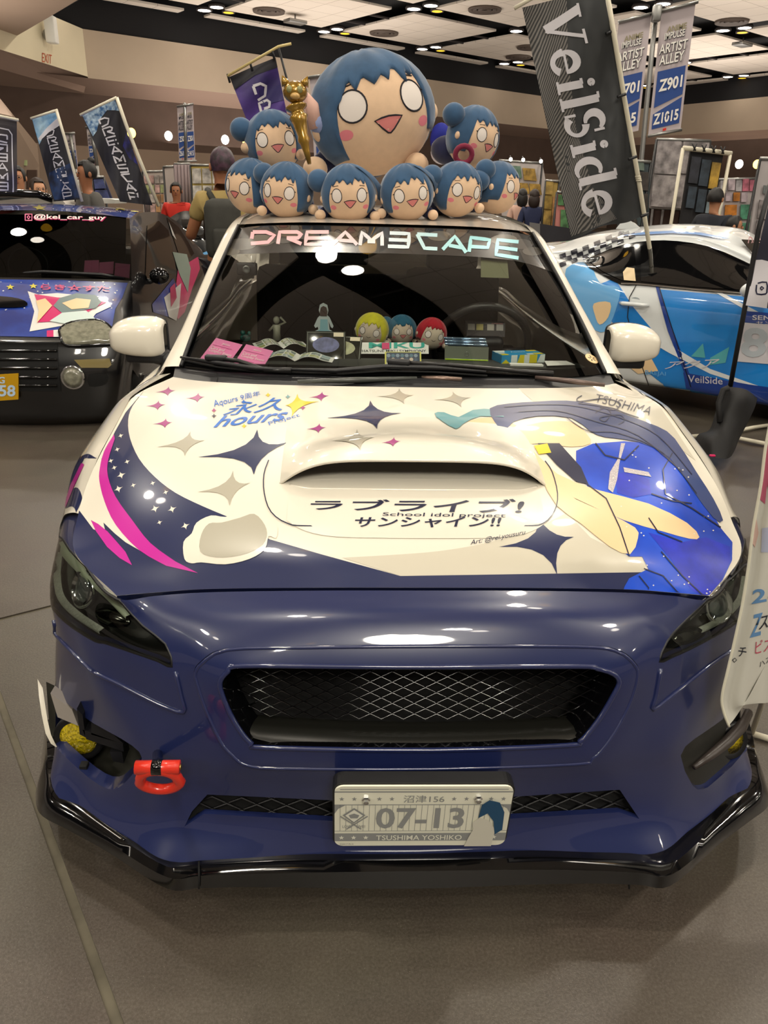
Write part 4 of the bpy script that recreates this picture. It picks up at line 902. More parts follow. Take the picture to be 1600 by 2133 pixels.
wiper('wiper', [(605,797),(560,785),(500,762),(455,757)], [(364,748),(455,764),(530,783),(600,797)], 'left wiper resting over the pink cards')
wiper('wiper', [(1150,792),(1060,778),(930,770),(830,766)], [(598,786),(700,781),(800,772),(900,774),(1010,783)], 'right wiper lying along the windscreen base')
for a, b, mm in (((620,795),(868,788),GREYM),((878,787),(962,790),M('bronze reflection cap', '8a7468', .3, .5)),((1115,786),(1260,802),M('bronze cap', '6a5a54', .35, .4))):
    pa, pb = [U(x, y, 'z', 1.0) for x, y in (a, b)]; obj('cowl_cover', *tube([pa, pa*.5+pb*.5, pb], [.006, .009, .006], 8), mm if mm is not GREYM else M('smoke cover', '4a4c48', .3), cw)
# interior
DASH = Surf([[(0,1.10,.955),(.3,1.13,.955),(.6,1.22,.95),(.70,1.28,.945)],[(0,1.3,.965),(.3,1.32,.965),(.6,1.38,.96),(.71,1.42,.95)],[(0,1.55,.965),(.3,1.56,.965),(.6,1.58,.96),(.71,1.60,.95)],[(0,1.62,.90),(.3,1.63,.90),(.6,1.65,.90),(.71,1.66,.90)],[(0,1.63,.6),(.3,1.64,.6),(.6,1.66,.6),(.71,1.67,.6)]], 40, 24, mirror=True)
DASH.orient((0,0,1), .5, .3)
DASHM = M('dashboard grey', '3b3d39', .55, noise=.15, nscale=200)
dash = DASH.mesh('dashboard', DASHM, car)
for k in range(3): obj('dash_seam', *tube([Vector((x, 1.27+.03*k, .967)) for x in (-.15, 0, .2)], .0015, 5), BLACKM, dash)
sc_ = Vector((.37, 1.78, .97)); Rw = Matrix.Rotation(-1.15, 3, 'X')
sw = obj('steering_wheel', *tube([sc_+Rw @ Vector((.185*math.cos(a), .185*math.sin(a), 0)) for a in [2*PI*k/40 for k in range(40)]], .015, 10, closed=True), M('wheel leather', '24211f', .4), car)
obj('hub', *box(sc_+Rw @ Vector((0, 0, -.02)), (.16, .12, .05), Rw, .02), BLACKP, sw)
for s_ in (-1, 1): obj('spoke', *tube([sc_+Rw @ Vector((s_*.06, 0, -.02)), sc_+Rw @ Vector((s_*.18, .01, 0))], .012, 8), BLACKP, sw)
SEAT = M('seat fabric', '2a2523', .85, noise=.2, nscale=60)
for x in (-.37, .37):
    s = obj('seat', *box((x, 2.45, .55), (.5, .5, .22), bev=.06), SEAT, car); obj('backrest', *box((x, 2.72, .88), (.48, .14, .62), Matrix.Rotation(-.2, 3, 'X'), .05), SEAT, s); obj('headrest', *box((x, 2.80, 1.25), (.26, .10, .18), bev=.04), SEAT, s)
obj('rear_bench', *box((0, 3.3, .8), (1.3, .2, .6), bev=.06), SEAT, car); obj('cabin_floor', *box((0, 2.6, .25), (1.5, 2.6, .1)), BLACKM, car, smooth=False); obj('headliner', [v-Vector((0, 0, .03)) for v in RO.V], RO.F, M('headliner', '4a4642', .9), car)
obj('rear_view_mirror', *box(U(715, 525, 'y', 1.98)+Vector((0, 0, -.02)), (.20, .02, .055), bev=.01), BLACKP, car)
dcx = U(515, 560, 'y', 1.80); dcm = obj('dash_camera', *box(dcx, (.075, .03, .045), bev=.006), BLACKP, car); obj('camera_lens', *lathe([(.014, .0), (.014, .012), (.009, .012), (0, .010)], dcx+Vector((0, -.014, 0)), Matrix.Rotation(PI/2, 3, 'X')), GREYM, dcm)
obj('permit_card', *quad3([WS.at(*WS.px(x, y))[0]+Vector((0, .01, -.01)) for x, y in ((1003, 528), (1058, 532), (1062, 574), (1003, 572))], .001, (0, 1, -1)), M('permit olive', '66684a', .6), ws, smooth=False)
q, n = WS.at(*WS.px(1232, 748)); R = n.to_track_quat('Z', 'Y').to_matrix()
stk = obj('round_sticker', *lathe([(.0, .0015), (.024, .0015), (.024, 0)], q+n*.001, R, 32), M('sticker cream', 'e8c894', .4), ws, smooth=False, label='round cream sticker with dark scribbles')
for k in range(5): a = k*1.3; obj('sticker_print', *box(q+n*.003+R @ Vector((.010*math.cos(a), .010*math.sin(a), 0)), (.010, .003, .0004), R @ rotz(a)), INKF, stk, smooth=False)

# ------------------------------------------------------------------ things on the dashboard
DZ = .968
def dashp(x, y, z=DZ): return U(x, y, 'z', z)
def card(name, q, mat, label, cat, th=.0015, group=None, up=Vector((0, -.3, 1))):
    t = obj(name, *quad3(q, th, up), mat, None, smooth=False); tag(t, label, cat, group); return t
PINK = M('pink card', 'eb8fbe', .55); PINKD = M('pink card print', 'b04a80', .6); PBLUE = M('pale blue badge', 'bcd8ee', .5)
def wsp(x, y, o=-.012): q, n = WS.at(*WS.px(x, y)); return q+n*o
for k, q in enumerate(([(447,698),(503,712),(462,768),(405,752)], [(511,711),(568,725),(532,780),(478,762)])):
    Q = [wsp(*p) for p in q]
    t = card('event_card', [Q[3], Q[2], Q[1], Q[0]], PINK, ['pink event card at lower left of the windscreen, left one of the pair', 'pink event card at lower left of the windscreen, right one of the pair'][k], 'card', .001, None, (0, -1, 1))
    O, X, Y = Q[3]+Vector((0, -.0022, .0022)), Q[2]-Q[3], Q[0]-Q[3]
    plane_text('lettering', 'Cars and', O+X*.08+Y*.60, X*.5, Y*.10, WHITEF, t, .02); plane_text('lettering', 'Cosplay Event', O+X*.08+Y*.48, X*.84, Y*.11, WHITEF, t, .02)
    plane_text('lettering', 'JMSW', O+X*.35+Y*.80, X*.3, Y*.08, WHITEF, t, .01)
    for j, (yy, l) in enumerate(((.74,.7),(.38,.55),(.32,.5),(.20,.5),(.13,.6),(.08,.5))): ppoly('print_line', rect(.08, yy, .08+l, yy+.012), O, X, Y, PINKD, t)
    ppoly('badge_print', [(.80+.13*math.cos(a), .22+.12*math.sin(a)) for a in [2*PI*i/16 for i in range(16)]], O, X, Y, PBLUE, t, .0004)
# open booklets
def booklet(px, rot, w_, h_, label, cols):
    c = dashp(*px); R = rotz(rot); t = thing('open_booklet', label, 'magazine', c)
    for s_ in (-1, 1):
        rows = [[c+R @ Vector((s_*w_*u, h_*(v-.5), .004+.022*math.sin(PI*min(u*1.15, 1))*(1-u*.5))) for u in (0, .25, .5, .75, 1)] for v in (0, .5, 1)]
        S = Surf(rows, 16, 6); 
        S.orient((0,0,1), .5, .5)
        pg = S.mesh('page', PAPER, t)
        for a in range(3):
            for b in range(3):
                uvband(S, rect(.1+.28*a, .08+.3*b, .34+.28*a, .32+.3*b), 'page_print', M('page tone '+cols[(a+b) % len(cols)], cols[(a*2+b) % len(cols)], .6), pg, .0006)
booklet((585, 722), .25, .10, .13, 'open booklet with curled page behind the pink cards', ['6f8a6a', '8a8578', '9aa05a'])
booklet((620, 748), -.1, .13, .12, 'open booklet lying flat between the pink cards and the disc cases', ['9ab0b0', 'b8bd7c', '7c8a84', 'a8b4a0'])
# disc cases
CASE = M('clear smoky case', '23251f', .12, coat=1)
def case(px, rot, label, col, tilt=.95):
    c = U(*px, 'z', 1.003-.012*(tilt < .9)); R = rotz(rot) @ Matrix.Rotation(tilt, 3, 'X'); t = thing('disc_case', label, 'disc case', c)
    obj('case_body', *box(c, (.142, .125, .010), R, .002), CASE, t); o = c+R @ Vector((0, 0, .0056))
    obj('case_frame', *merge([box(o+R @ Vector((x, y, 0)), s, R) for x, y, s in ((0,.056,(.135,.002,.001)),(0,-.056,(.135,.002,.001)),(.066,0,(.002,.112,.001)),(-.066,0,(.002,.112,.001)))]), M('case edge', '7d8078', .2), t, smooth=False)
    obj('cover_print', [o+R @ Vector((.048*math.cos(a), .030*math.sin(a)+.008, .0006)) for a in [2*PI*i/24 for i in range(24)]], [tuple(range(24))], M(*col), t, smooth=False)
    obj('price_tag', *box(o+R @ Vector((.045, .048, .001)), (.036, .016, .001), R), M('price tag', 'ddd0b4', .6), t, smooth=False)
case((679, 724), .0, 'dark disc case with bluish oval picture, standing on the dashboard', ('oval art blue', '6a6f9c', .4, 0, 0, .5, 0, .5, 60))
case((712, 731), -.12, 'dark disc case with pale oval picture, tucked behind the other case', ('oval art pale', 'a7a87e', .4, 0, 0, .5, 0, .3, 60), .8)
# small figure silhouettes (plain stands)
c = dashp(675, 712); t = thing('acrylic_stand', 'flat pale blue dress shaped acrylic stand behind the disc case', 'acrylic stand', c)
sil = [(-.034,.0),(.034,.0),(.045,.03),(.02,.045),(.017,.075),(.024,.055),(.03,.05),(.034,.058),(.02,.09),(.012,.098),(.016,.115),(.012,.135),(-.002,.142),(-.014,.135),(-.018,.115),(-.012,.098),(-.022,.088),(-.035,.058),(-.03,.05),(-.022,.055),(-.02,.045),(-.05,.03)]
obj('acrylic_plate', *prism([c+Vector((x*1.12, .004, z*1.06+.0)) for x, z in sil], (0, .003, 0)), M('acrylic white', 'c8d4d4', .2), t, smooth=False)
for nm, L, m_ in (('dress_print', [(-.034,.004),(.034,.004),(.042,.03),(.016,.048),(.014,.088),(-.014,.088),(-.016,.048),(-.046,.03)], M('pale blue dress', '8fc0cc', .5)), ('hair_print', [(-.015,.10),(.012,.10),(.014,.118),(.010,.134),(-.002,.139),(-.012,.133),(-.016,.115)], M('brown print', '4a3a34', .5))): obj(nm, *prism([c+Vector((x, .003, z)) for x, z in L], (0, -.0015, 0)), m_, t, smooth=False)
c = dashp(577, 708); t = thing('small_figurine', 'small dim grey posed figurine behind the open booklet', 'figurine', c)
obj('figurine_body', *merge([tube([c, c+Vector((0, 0, .03)), c+Vector((0, 0, .06))], [.018, .014, .016], 10), ball(c+Vector((0, 0, .078)), (.013, .012, .015), nu=12, nv=8), tube([c+Vector((.01, 0, .058)), c+Vector((.035, 0, .07)), c+Vector((.015, 0, .09))], .005, 6), tube([c+Vector((-.01, 0, .058)), c+Vector((-.03, 0, .035))], .005, 6)]), M('figurine grey', '8a8a78', .6), t)
c = dashp(512, 712); t = thing('small_figurine', 'tiny teal and dark figurine left of the grey figurine', 'figurine', c); obj('figurine_body', *merge([ball(c+Vector((0, 0, .015)), (.022, .012, .015), nu=12, nv=8), ball(c+Vector((-.01, 0, .035)), (.010, .01, .01), nu=10, nv=8), ball(c+Vector((.015, 0, .03)), (.008, .008, .012), nu=10, nv=8)]), M('figurine teal', '2c6a60', .5, col2='1c1a18', nscale=60), t)
# sign board with teal letters, picture card
O = dashp(751, 737); O2 = dashp(893, 737); X = O2-O; Y = Vector((0, .03, .042)); Y = Vector((0, .022, .038))
t = thing('slogan_board', 'white card with teal and pink block letters under the plush heads', 'sign', O)
obj('board', *quad3([O+Vector((0, 0, .002)), O+X+Vector((0, 0, .002)), O+X+Y, O+Y], .002, (0, -.3, -1)), PAPER, t, smooth=False)
TEAL = M('teal print', '1fa796', .5)
n_ = Vector((0, -.0006, .0030)); plane_text('board_lettering', 'MIKU', O+X*.12+Y*.42+n_, X*.82, Y*.52, TEAL, t, .05); plane_text('board_lettering', 'HATSUNE MIKU SYMPHONY', O+X*.02+Y*.08+n_, X*.94, Y*.22, INKF, t, .01)
ppoly('board_print', rect(.31, .40, .42, .95), O, X, Y, M('pink print', 'd0306c', .5), t, .004)
q = [dashp(802, 762, .968), dashp(878, 762, .968)]; X = q[1]-q[0]; Y = Vector((0, .035, .042)); O = q[0]
t = thing('picture_card', 'small crowded picture card with yellow edge in front of the slogan board', 'card', O)
obj('card', *quad3([O, O+X, O+X+Y, O+Y], .0015, (0, .3, -1)), M('card yellow', 'd8d46a', .5), t, smooth=False)
random.seed(11)
for a in range(7):
    for b in range(3): ppoly('face_tile_print', [(.10+.125*a+.055*math.cos(t_), .18+.27*b+.13*math.sin(t_)) for t_ in [2*PI*i/8 for i in range(8)]], O, X, Y, M('tile '+str((a*3+b) % 6), ('e6e2d8','4a5a70','8a9aa8','30343c','c8b8a8','5a7a8a')[(a*3+b) % 6], .5), t, .001)
ppoly('card_print', rect(.04, .05, .96, .95), O, X, Y, M('card navy', '3c4658', .5), t, .0004)
# iridescent display boxes
O = dashp(926, 752); X = dashp(1017, 755)-O
t = thing('display_case', 'clear display case of three iridescent edged boxes beside the red plush', 'case', O)
FR = M('smoky acrylic', '6f7468', .1, coat=1)
obj('case_front', *quad3([O, O+X, O+X+Vector((0, .012, .052)), O+Vector((0, .012, .052))], .002, (0, 1, 0)), FR, t, smooth=False)
IR = M('iridescent foil', 'a8c4e0', .12, .8, coat=1, noise=.4, nscale=14)
for k in range(3): obj('box_edge', *box(O+X*.5+Vector((0, .03+.022*k, .056+.007*k)), (X.length*.98, .020, .008), rotz(math.atan2(X.y, X.x)), .002), IR, t)
obj('base_strip', *box(O+X*.5+Vector((0, -.003, .008)), (X.length*.98, .003, .004), rotz(math.atan2(X.y, X.x))), M('lime foil', 'a8d020', .2), t, smooth=False)
obj('emblem', *tube([O+X*.5+Vector((.007*math.cos(a), .002, .028+.007*math.sin(a))) for a in [2*PI*i/16 for i in range(16)]], .0007, 5, closed=True), GREYM, t)
# comic box behind
O = dashp(972, 700); X = dashp(1052, 702)-O; t = thing('comic_box', 'dark box with manga faces tiled on it behind the display case', 'box', O)
Yc = Vector((0, .02, .055)); obj('box_body', *prism([O, O+X, O+X+Yc, O+Yc], (0, .05, 0)), M('comic dark', '2c1c1c', .5), t, smooth=False)
for k, (x, c_) in enumerate(((.12, 'd8cfc0'), (.34, 'd8c870'), (.62, 'd8cfc0'), (.86, 'c8c0b8'))): ppoly('tile_print', rect(x-.09, .45, x+.09, .9), O+Vector((0, -.001, 0)), X, Yc, M('comic tile '+str(k), c_, .5), t, .001)
plane_text('box_print', 'COMIC', O+X*.65+Yc*.92+Vector((0, -.002, 0)), X*.3, Yc*.08, REDP, t)
# blue / yellow gift box
a, b = dashp(1044, 758), dashp(1134, 755); X = b-a; n_ = Vector((-X.y, X.x, 0)).normalized(); d_ = .085
t = thing('gift_box', 'flat blue and yellow patterned box on the right of the dashboard', 'box', a); h = Vector((0, 0, .030))
obj('carton', *prism([a, b, b+n_*d_, a+n_*d_], h), M('box blue', '1c8cc0', .45), t, smooth=False)
YB = M('box yellow', 'd4c81c', .45); WB = M('box white', 'd6e0dc', .45)
for L, m_ in (([(.0,.0),(.2,0),(.1,.5)],YB), (rect(.22,0,.36,1),WB), ([(.36,0),(.52,0),(.52,1),(.42,1)],YB), (rect(.52,0,.64,1),WB), (rect(.64,0,.82,1),YB), ([(.82,0),(1,0),(1,1),(.9,1)],WB)): ppoly('pattern_print', L, a-n_*.0006, X, h, m_, t)
for L, m_ in ((rect(.02,.02,.18,.3),YB), ([(0,.6),(.2,.6),(.28,1),(0,1)],WB), (rect(.78,.05,.98,.35),YB), (rect(.75,.7,.98,.95),YB), (rect(.6,.02,.76,.25),WB), (rect(.02,.35,.16,.52),WB)): ppoly('pattern_print', L, a+h+Vector((0, 0, .0006)), X, n_*d_, m_, t)
plane_text('box_lettering', 'Aqours', a+h+X*.33+n_*d_*.5+Vector((0, 0, .001)), X*.34, n_*d_*.2, WB, t, .02)
a, b = dashp(1063, 762), dashp(1132, 764); t = obj('white_slim_box', *prism([a, b, b+Vector((0, .025, 0)), a+Vector((0, .025, 0))], (0, 0, .006)), PAPER, None, smooth=False); tag(t, 'slim white box in front of the blue and yellow box', 'box')
t = card('paper_sheet', [dashp(*p, .972) for p in ((1140,762),(1198,760),(1180,752),(1134,752))], PAPER, 'loose white paper right of the blue and yellow box', 'paper', .001, None, (0, 0, 1))

# ------------------------------------------------------------------ plush dolls
PSKIN = M('plush skin', 'dfbd9c', .95, sheen=.25, noise=.06, nscale=30); PSKIND = M('plush skin pale', 'c8b8a4', .95, sheen=.2)
PHAIR = M('plush hair blue', '38587a', .95, sheen=.5, noise=.25, nscale=14, bump=.15); PEYE = M('eye felt', 'e2d8d0', .8); PLINE = M('seam black', '1c1820', .8); PMOUTH = M('mouth pink', 'd8807c', .8); PCHEEK = M('cheek pink', 'e0808a', .85)
PNAVY = M('plush navy cloth', '1f2348', .9, sheen=.3, noise=.2, nscale=30); PRED = M('scrunchie red', '7c1a38', .85, sheen=.3)
HY = M('plush hair yellow', 'cfc822', .95, sheen=.4, noise=.2, nscale=40); HR_ = M('plush hair red', 'a81426', .95, sheen=.4, noise=.2, nscale=40); HB_ = M('plush hair teal blue', '28617c', .95, sheen=.4, noise=.2, nscale=40)
def fv(lon, lat): return Vector((math.sin(lon)*math.cos(lat), -math.cos(lon)*math.cos(lat), math.sin(lat)))
def plush(name, label, c, S, R, hair=PHAIR, skin=PSKIN, fringe=(), seed=1, bun=0, hands=((-1, 0), (1, 0)), group=None, eyes=(.47, .13, .21, .25), mouth=1, body=True, hood_=None, lock=(-.62, -.70), nz=96):
    """round headed plush doll lying on its belly; S = head half-sizes, R = head rotation, face towards local -Y"""
    rnd = random.Random(seed); c = Vector(c); S = Vector(S)
    t = thing(name, label, 'plush toy', c-Vector((0, 0, S.z)), group)
    def P(lon, lat, k=1): v = fv(lon, lat); return c+R @ Vector((v.x*S.x*k, v.y*S.y*k, v.z*S.z*k*(1.0 if v.z > 0 else .94)))
    V, F = ball(c, (S.x, S.y, S.z*.97), R, 40, 26); obj('head', V, F, skin, t)
    # hair: cap with cut fringe and side locks
    V = []; F = []; nl_ = nz; nt_ = 12
    def hairline(lon):
        a = abs(lon)
        base = .30 if a < .75 else (.30+(lock[0 if lon < 0 else 1]-.30)*min(1, (a-.75)/.18))
        if a > 1.55: base = -.75
        z = 0
        if a < .95:
            for f0, w_, d in fringe:
                q = abs(lon-f0)/w_
                if q < 1: z = max(z, d*(1-q))
            base = .60-z*.72 if a < .75 else min(base, .60-z*.72)
        return base
    for i in range(nl_):
        lon = -PI+2*PI*i/nl_; h0 = hairline(lon); tk = .045+.012*math.sin(lon*9+seed)
        for j in range(nt_+1):
            f = j/nt_; lat = h0+(PI/2-h0)*f; k = 1+tk*min(1, f*3+.75)*(1+.15*math.sin(lon*5+seed*2)*f*(1-f))
            V.append(P(lon, lat, k))
        V.append(P(lon, h0-.0, .985))
    n1 = nt_+2
    for i in range(nl_):
        a = i*n1; b = ((i+1) % nl_)*n1
        for j in range(nt_): F.append((a+j, b+j, b+j+1, a+j+1))
        F.append((a+n1-1, b+n1-1, b, a))
    obj('hair', V, F, hair, t)
    ew, eh, es = .0, 0, 0
    elon, elat, rx, ry = eyes
    def patch(nm, lon0, lat0, rx, ry, mat, k=1.004, rot=0, shape=None, n=24):
        pts = shape or [(math.cos(2*PI*i/n), math.sin(2*PI*i/n)) for i in range(n)]
        ring_ = [P(lon0+(x*rx*math.cos(rot)-y*ry*math.sin(rot))/math.cos(lat0), lat0+x*rx*math.sin(rot)+y*ry*math.cos(rot), k) for x, y in pts]
        mid_ = [P(lon0+.5*(x*rx*math.cos(rot)-y*ry*math.sin(rot))/math.cos(lat0), lat0+.5*(x*rx*math.sin(rot)+y*ry*math.cos(rot)), k) for x, y in pts]
        ce_ = P(lon0, lat0, k); m_ = len(pts)
        o = obj(nm, ring_+mid_+[ce_], [(i, (i+1) % m_, m_+(i+1) % m_, m_+i) for i in range(m_)]+[(m_+i, m_+(i+1) % m_, 2*m_) for i in range(m_)], mat, t)
        return o, ring_
    for s in (-1, 1):
        o, rg = patch('eye', s*elon, elat, rx, ry, PEYE, rot=s*-.12)
        obj('eye_outline', *tube(rg, S.x*.014, 5, closed=True), PLINE, o)
        obj('lash', *tube([P(s*(elon+rx*.92), elat+ry*.35, 1.01), P(s*(elon+rx*1.25), elat+ry*.30, 1.012)], S.x*.012, 5), PLINE, o)
        patch('cheek', s*(elon+.22), elat-.42, .13, .09, PCHEEK, 1.006)
        obj('brow', *tube([P(s*(elon-.06), elat+ry+.10, 1.006), P(s*(elon+.16), elat+ry+.07, 1.006)], S.x*.009, 5), PLINE, t)
    if mouth == 1: o, rg = patch('mouth', .02, -.30, .22, .17, PMOUTH, shape=[(-1, .55), (-.5, .72), (0, .8), (.5, .75), (1, .62), (.7, .1), (.35, -.5), (.05, -.85), (-.15, -.8), (-.55, -.25)])
    if mouth == 1: obj('mouth_outline', *tube(rg, S.x*.014, 5, closed=True), PLINE, o)
    else: obj('mouth', *tube([P(-.12, -.28, 1.01), P(-.03, -.34, 1.01), P(.06, -.32, 1.01), P(.14, -.26, 1.01)], S.x*.012, 5), PLINE, t)
    for s in (-1, 1): obj('ear', *ball(P(s*1.38, -.12, .99), (S.x*.10, S.x*.12, S.x*.14), R, 12, 8), skin, t)
    if body:
        bc = c+R @ Vector((0, S.y*1.25, -S.z*.45)); obj('body', *ball(bc, (S.x*.62, S.y*.85, S.z*.5), R, 24, 14), PNAVY, t)
    for s, dz in hands:
        hc = Vector((c.x+s*S.x*1.02, c.y-S.y*.30, c.z-S.z*.70+dz)); a = obj('arm', *tube([c+Vector((s*S.x*.6, S.y*.6, -S.z*.5)), c+Vector((s*S.x*.85, S.y*.2, -S.z*.62+dz)), hc+Vector((0, S.y*.2, 0))], [S.x*.20, S.x*.22, S.x*.17], 12), PNAVY, t)
        obj('hand', *ball(hc, (S.x*.20, S.x*.22, S.x*.19), nu=16, nv=10), skin, a)
    if bun:
        b_ = obj('hair_bun', *ball(c+R @ Vector((bun*S.x*1.08, S.y*.15, S.z*.50)), (S.x*.42, S.x*.42, S.x*.40), nu=20, nv=14), hair, t)
        obj('bun_stalk', *ball(c+R @ Vector((bun*S.x*.88, S.y*.1, S.z*.42)), (S.x*.2, S.x*.3, S.x*.28), nu=14, nv=10), hair, b_)
    if hood_:
        s = hood_; V = []; 
        for i in range(13):
            a = i/12; V.append(P(s*(.5+1.1*a), 1.1-1.25*a, 1.09)); V.append(P(s*(.9+1.0*a), .95-1.15*a, 1.12)+Vector((s*S.x*.30*a, 0, -S.z*.12*a)))
        V2 = [v+Vector((0, S.y*.06, 0)) for v in V]; k_ = len(V)
        obj('hair_flap', V+V2, [(2*i, 2*i+1, 2*i+3, 2*i+2) for i in range(12)]+[(k_+2*i, k_+2*i+2, k_+2*i+3, k_+2*i+1) for i in range(12)]+[(2*i+1, k_+2*i+1, k_+2*i+3, 2*i+3) for i in range(12)], hair, t)
    return t
def rot(yaw, roll=0, pitch=0): return Matrix.Rotation(math.radians(yaw), 3, 'Z') @ Matrix.Rotation(math.radians(roll), 3, 'Y') @ Matrix.Rotation(math.radians(pitch), 3, 'X')
FR1 = ((-.66,.18,.42),(-.38,.16,.26),(-.05,.22,.36),(.12,.12,.38),(.42,.15,.22),(.62,.12,.42))
FR2 = ((-.6,.2,.30),(-.28,.18,.40),(0.02,.14,.30),(.3,.2,.22),(.62,.18,.40))
FR3 = ((-.7,.15,.5),(-.4,.2,.30),(-.1,.15,.42),(.22,.1,.2),(.55,.2,.46))
pc_ = lambda x, y, Y: U(x, y, 'y', Y)
plush('plush_toy', 'huge round headed blue haired plush topping the pile on the car roof', pc_(775,243,2.78), (.288,.24,.262), rot(14,-12,-6), fringe=((-.72,.2,.62),(-.42,.16,.40),(-.1,.24,.34),(.15,.12,.30),(.46,.10,.44),(.64,.12,.26)), eyes=(.52,.10,.235,.255), hands=((.72,-.02),(-.9,-.05)), lock=(-.75,-.45), seed=2, nz=120)
plush('plush_toy', 'blue haired plush in upper row left of the huge one, beside the golden staff', pc_(570,297,2.44), (.118,.105,.122), rot(12,-6,-4), fringe=FR1, bun=-1, hands=((-.95,.06),(.98,.04)), eyes=(.52,.02,.21,.24), seed=3)
plush('plush_toy', 'blue haired plush with red wrist band in upper row at the right, facing right', pc_(985,288,2.50), (.118,.108,.125), rot(38,10,4), fringe=FR2, bun=-1, hands=((-.35,-.0),(.8,-.06)), eyes=(.42,.05,.20,.23), seed=4)
c = pc_(966,322,2.36); t = obj('scrunchie', *tube([c+Vector((.036*math.cos(a), -.008*math.sin(a), .033*math.sin(a))) for a in [2*PI*i/16 for i in range(16)]], .012, 8, closed=True), PRED, None); tag(t, 'dark red scrunchie around the hand of the right upper plush', 'hair tie')
row = [((522,390,2.30), rot(-38,8,0), FR2, 0, ((.55,.0),), None, 'blue haired plush at far left end of the bottom row, half hidden', .106),
       ((598,399,2.14), rot(-20,6,2), FR1, -1, ((-.95,0),(1.0,.01)), None, 'blue haired plush second from left in the bottom row, with hair bun', .104),
       ((726,406,2.07), rot(2,-3,2), FR1, -1, ((-1.02,0),(.98,0)), 1, 'blue haired plush third from left in the bottom row, facing forward with hair flap', .107),
       ((847,404,2.08), rot(8,-8,2), FR3, 1, ((-.95,0),(1.0,0)), 1, 'blue haired plush fourth from left in the bottom row, tilted with hair flap', .105),
       ((951,397,2.15), rot(24,6,2), FR3, 1, ((.9,.01),), None, 'blue haired plush fifth from left in the bottom row, turned to the right', .103),
       ((1036,393,2.30), rot(55,10,0), FR2, -1, ((-.75,-.01),), None, 'blue haired plush at far right end of the bottom row, turned away', .102)]
for k, (p, R, fr, bn, hd, hf, lb, r_) in enumerate(row):
    plush('plush_toy', lb, pc_(*p), (r_, r_*.92, r_*1.02), R, fringe=fr, bun=bn, hands=hd, hood_=hf, seed=10+k, eyes=(.48,.0,.20,.24), lock=(-.62,-.70) if k != 4 else (-.9,-.2))
# gold staff with an animal head
GOLD = M('gold lacquer', 'a8802a', .28, .55, coat=1, noise=.3, nscale=10)
a, b = pc_(645,342,2.30), pc_(617,222,2.34); d = (b-a).normalized(); R = d.to_track_quat('Z', 'Y').to_matrix()
L = (b-a).length
t = thing('staff', 'golden toy staff with a small cat eared head between the plush toys', 'staff', a)
obj('shaft', *lathe([(.008,0),(.014,.05),(.019,L*.35),(.026,L*.42),(.022,L*.5),(.030,L*.72),(.040,L*.82),(.030,L*.86),(.028,L*.92),(.044,L*.97),(.046,L*1.0),(.030,L*1.04),(.0,L*1.05)], a, R, 24), GOLD, t)
hc = pc_(615,192,2.33); h = obj('animal_head', *ball(hc, (.050,.044,.042)), GOLD, t)
for s in (-1, 1):
    obj('ear', *lathe([(.020,0),(.013,.018),(.0,.038)], hc+Vector((s*.036, 0, .026)), Matrix.Rotation(s*.45, 3, 'Y'), 12), GOLD, h)
    obj('eye', *ball(hc+Vector((s*.020, -.036, .006)), (.013,.010,.014), nu=12, nv=8), M('staff eye green', '8c8a5a', .3), h)
obj('muzzle', *ball(hc+Vector((.002, -.040, -.018)), (.020,.016,.013), nu=14, nv=10), M('pale gold', 'c8a060', .35), h)
t = thing('vinyl_figure', 'pale raised toy arm with red tip behind the golden staff', 'toy', pc_(650,240,2.60))
obj('arm', *tube([pc_(664,262,2.66), pc_(650,222,2.64), pc_(636,196,2.62)], [.045,.032,.014], 14), M('pale vinyl skin', 'dcb0a0', .6), t); obj('tip', *ball(pc_(632,186,2.60), (.014,.012,.022), nu=12, nv=8), REDP, t); obj('sleeve', *ball(pc_(668,256,2.66), (.055,.05,.05), nu=14, nv=10), M('pale blue cloth', '8c98c0', .8), t)
t = thing('cloth_bag', 'crumpled white, pink and blue cloth behind the right upper plush', 'cloth', pc_(925,330,2.66))
obj('white_cloth', *ball(pc_(922,318,2.64), (.055,.05,.05), nu=16, nv=12), M('white cloth', 'd8d4e0', .8), t); obj('pink_cloth', *ball(pc_(930,328,2.60), (.04,.03,.025), nu=14, nv=10), M('pink cloth', 'e07090', .8), t); obj('blue_cloth', *ball(pc_(918,290,2.70), (.05,.04,.07), nu=14, nv=10), M('royal blue cloth', '16208a', .8), t)
# the three small plush heads on the dashboard
for (p, yaw, roll, hm, fr, mo, lb, nm, bn, lk) in (((775,688,.062), -14, 10, HY, FR3, 0, 'yellow haired plush head on the dashboard, left of the three', 'plush_toy', 0, (-.9,-.9)),
        ((837,688,.056), 2, 0, HB_, FR1, 1, 'teal blue haired plush head on the dashboard, in the middle of the three', 'plush_toy', -1, (-.5,-.5)),
        ((898,696,.058), 10, 14, HR_, FR2, 0, 'red haired plush head on the dashboard, right of the three', 'plush_toy', 0, (-.5,-1.0))):
    plush(nm, lb, U(p[0], p[1], 'z', .974+p[2]), (p[2], p[2]*.88, p[2]*1.03), rot(yaw, roll, 0), hair=hm, skin=PSKIND, fringe=fr, mouth=mo, hands=((-.9,-.0),(.9,0)), body=False, bun=bn, seed=30+yaw, eyes=(.46,.02,.20,.22), lock=lk, nz=72)

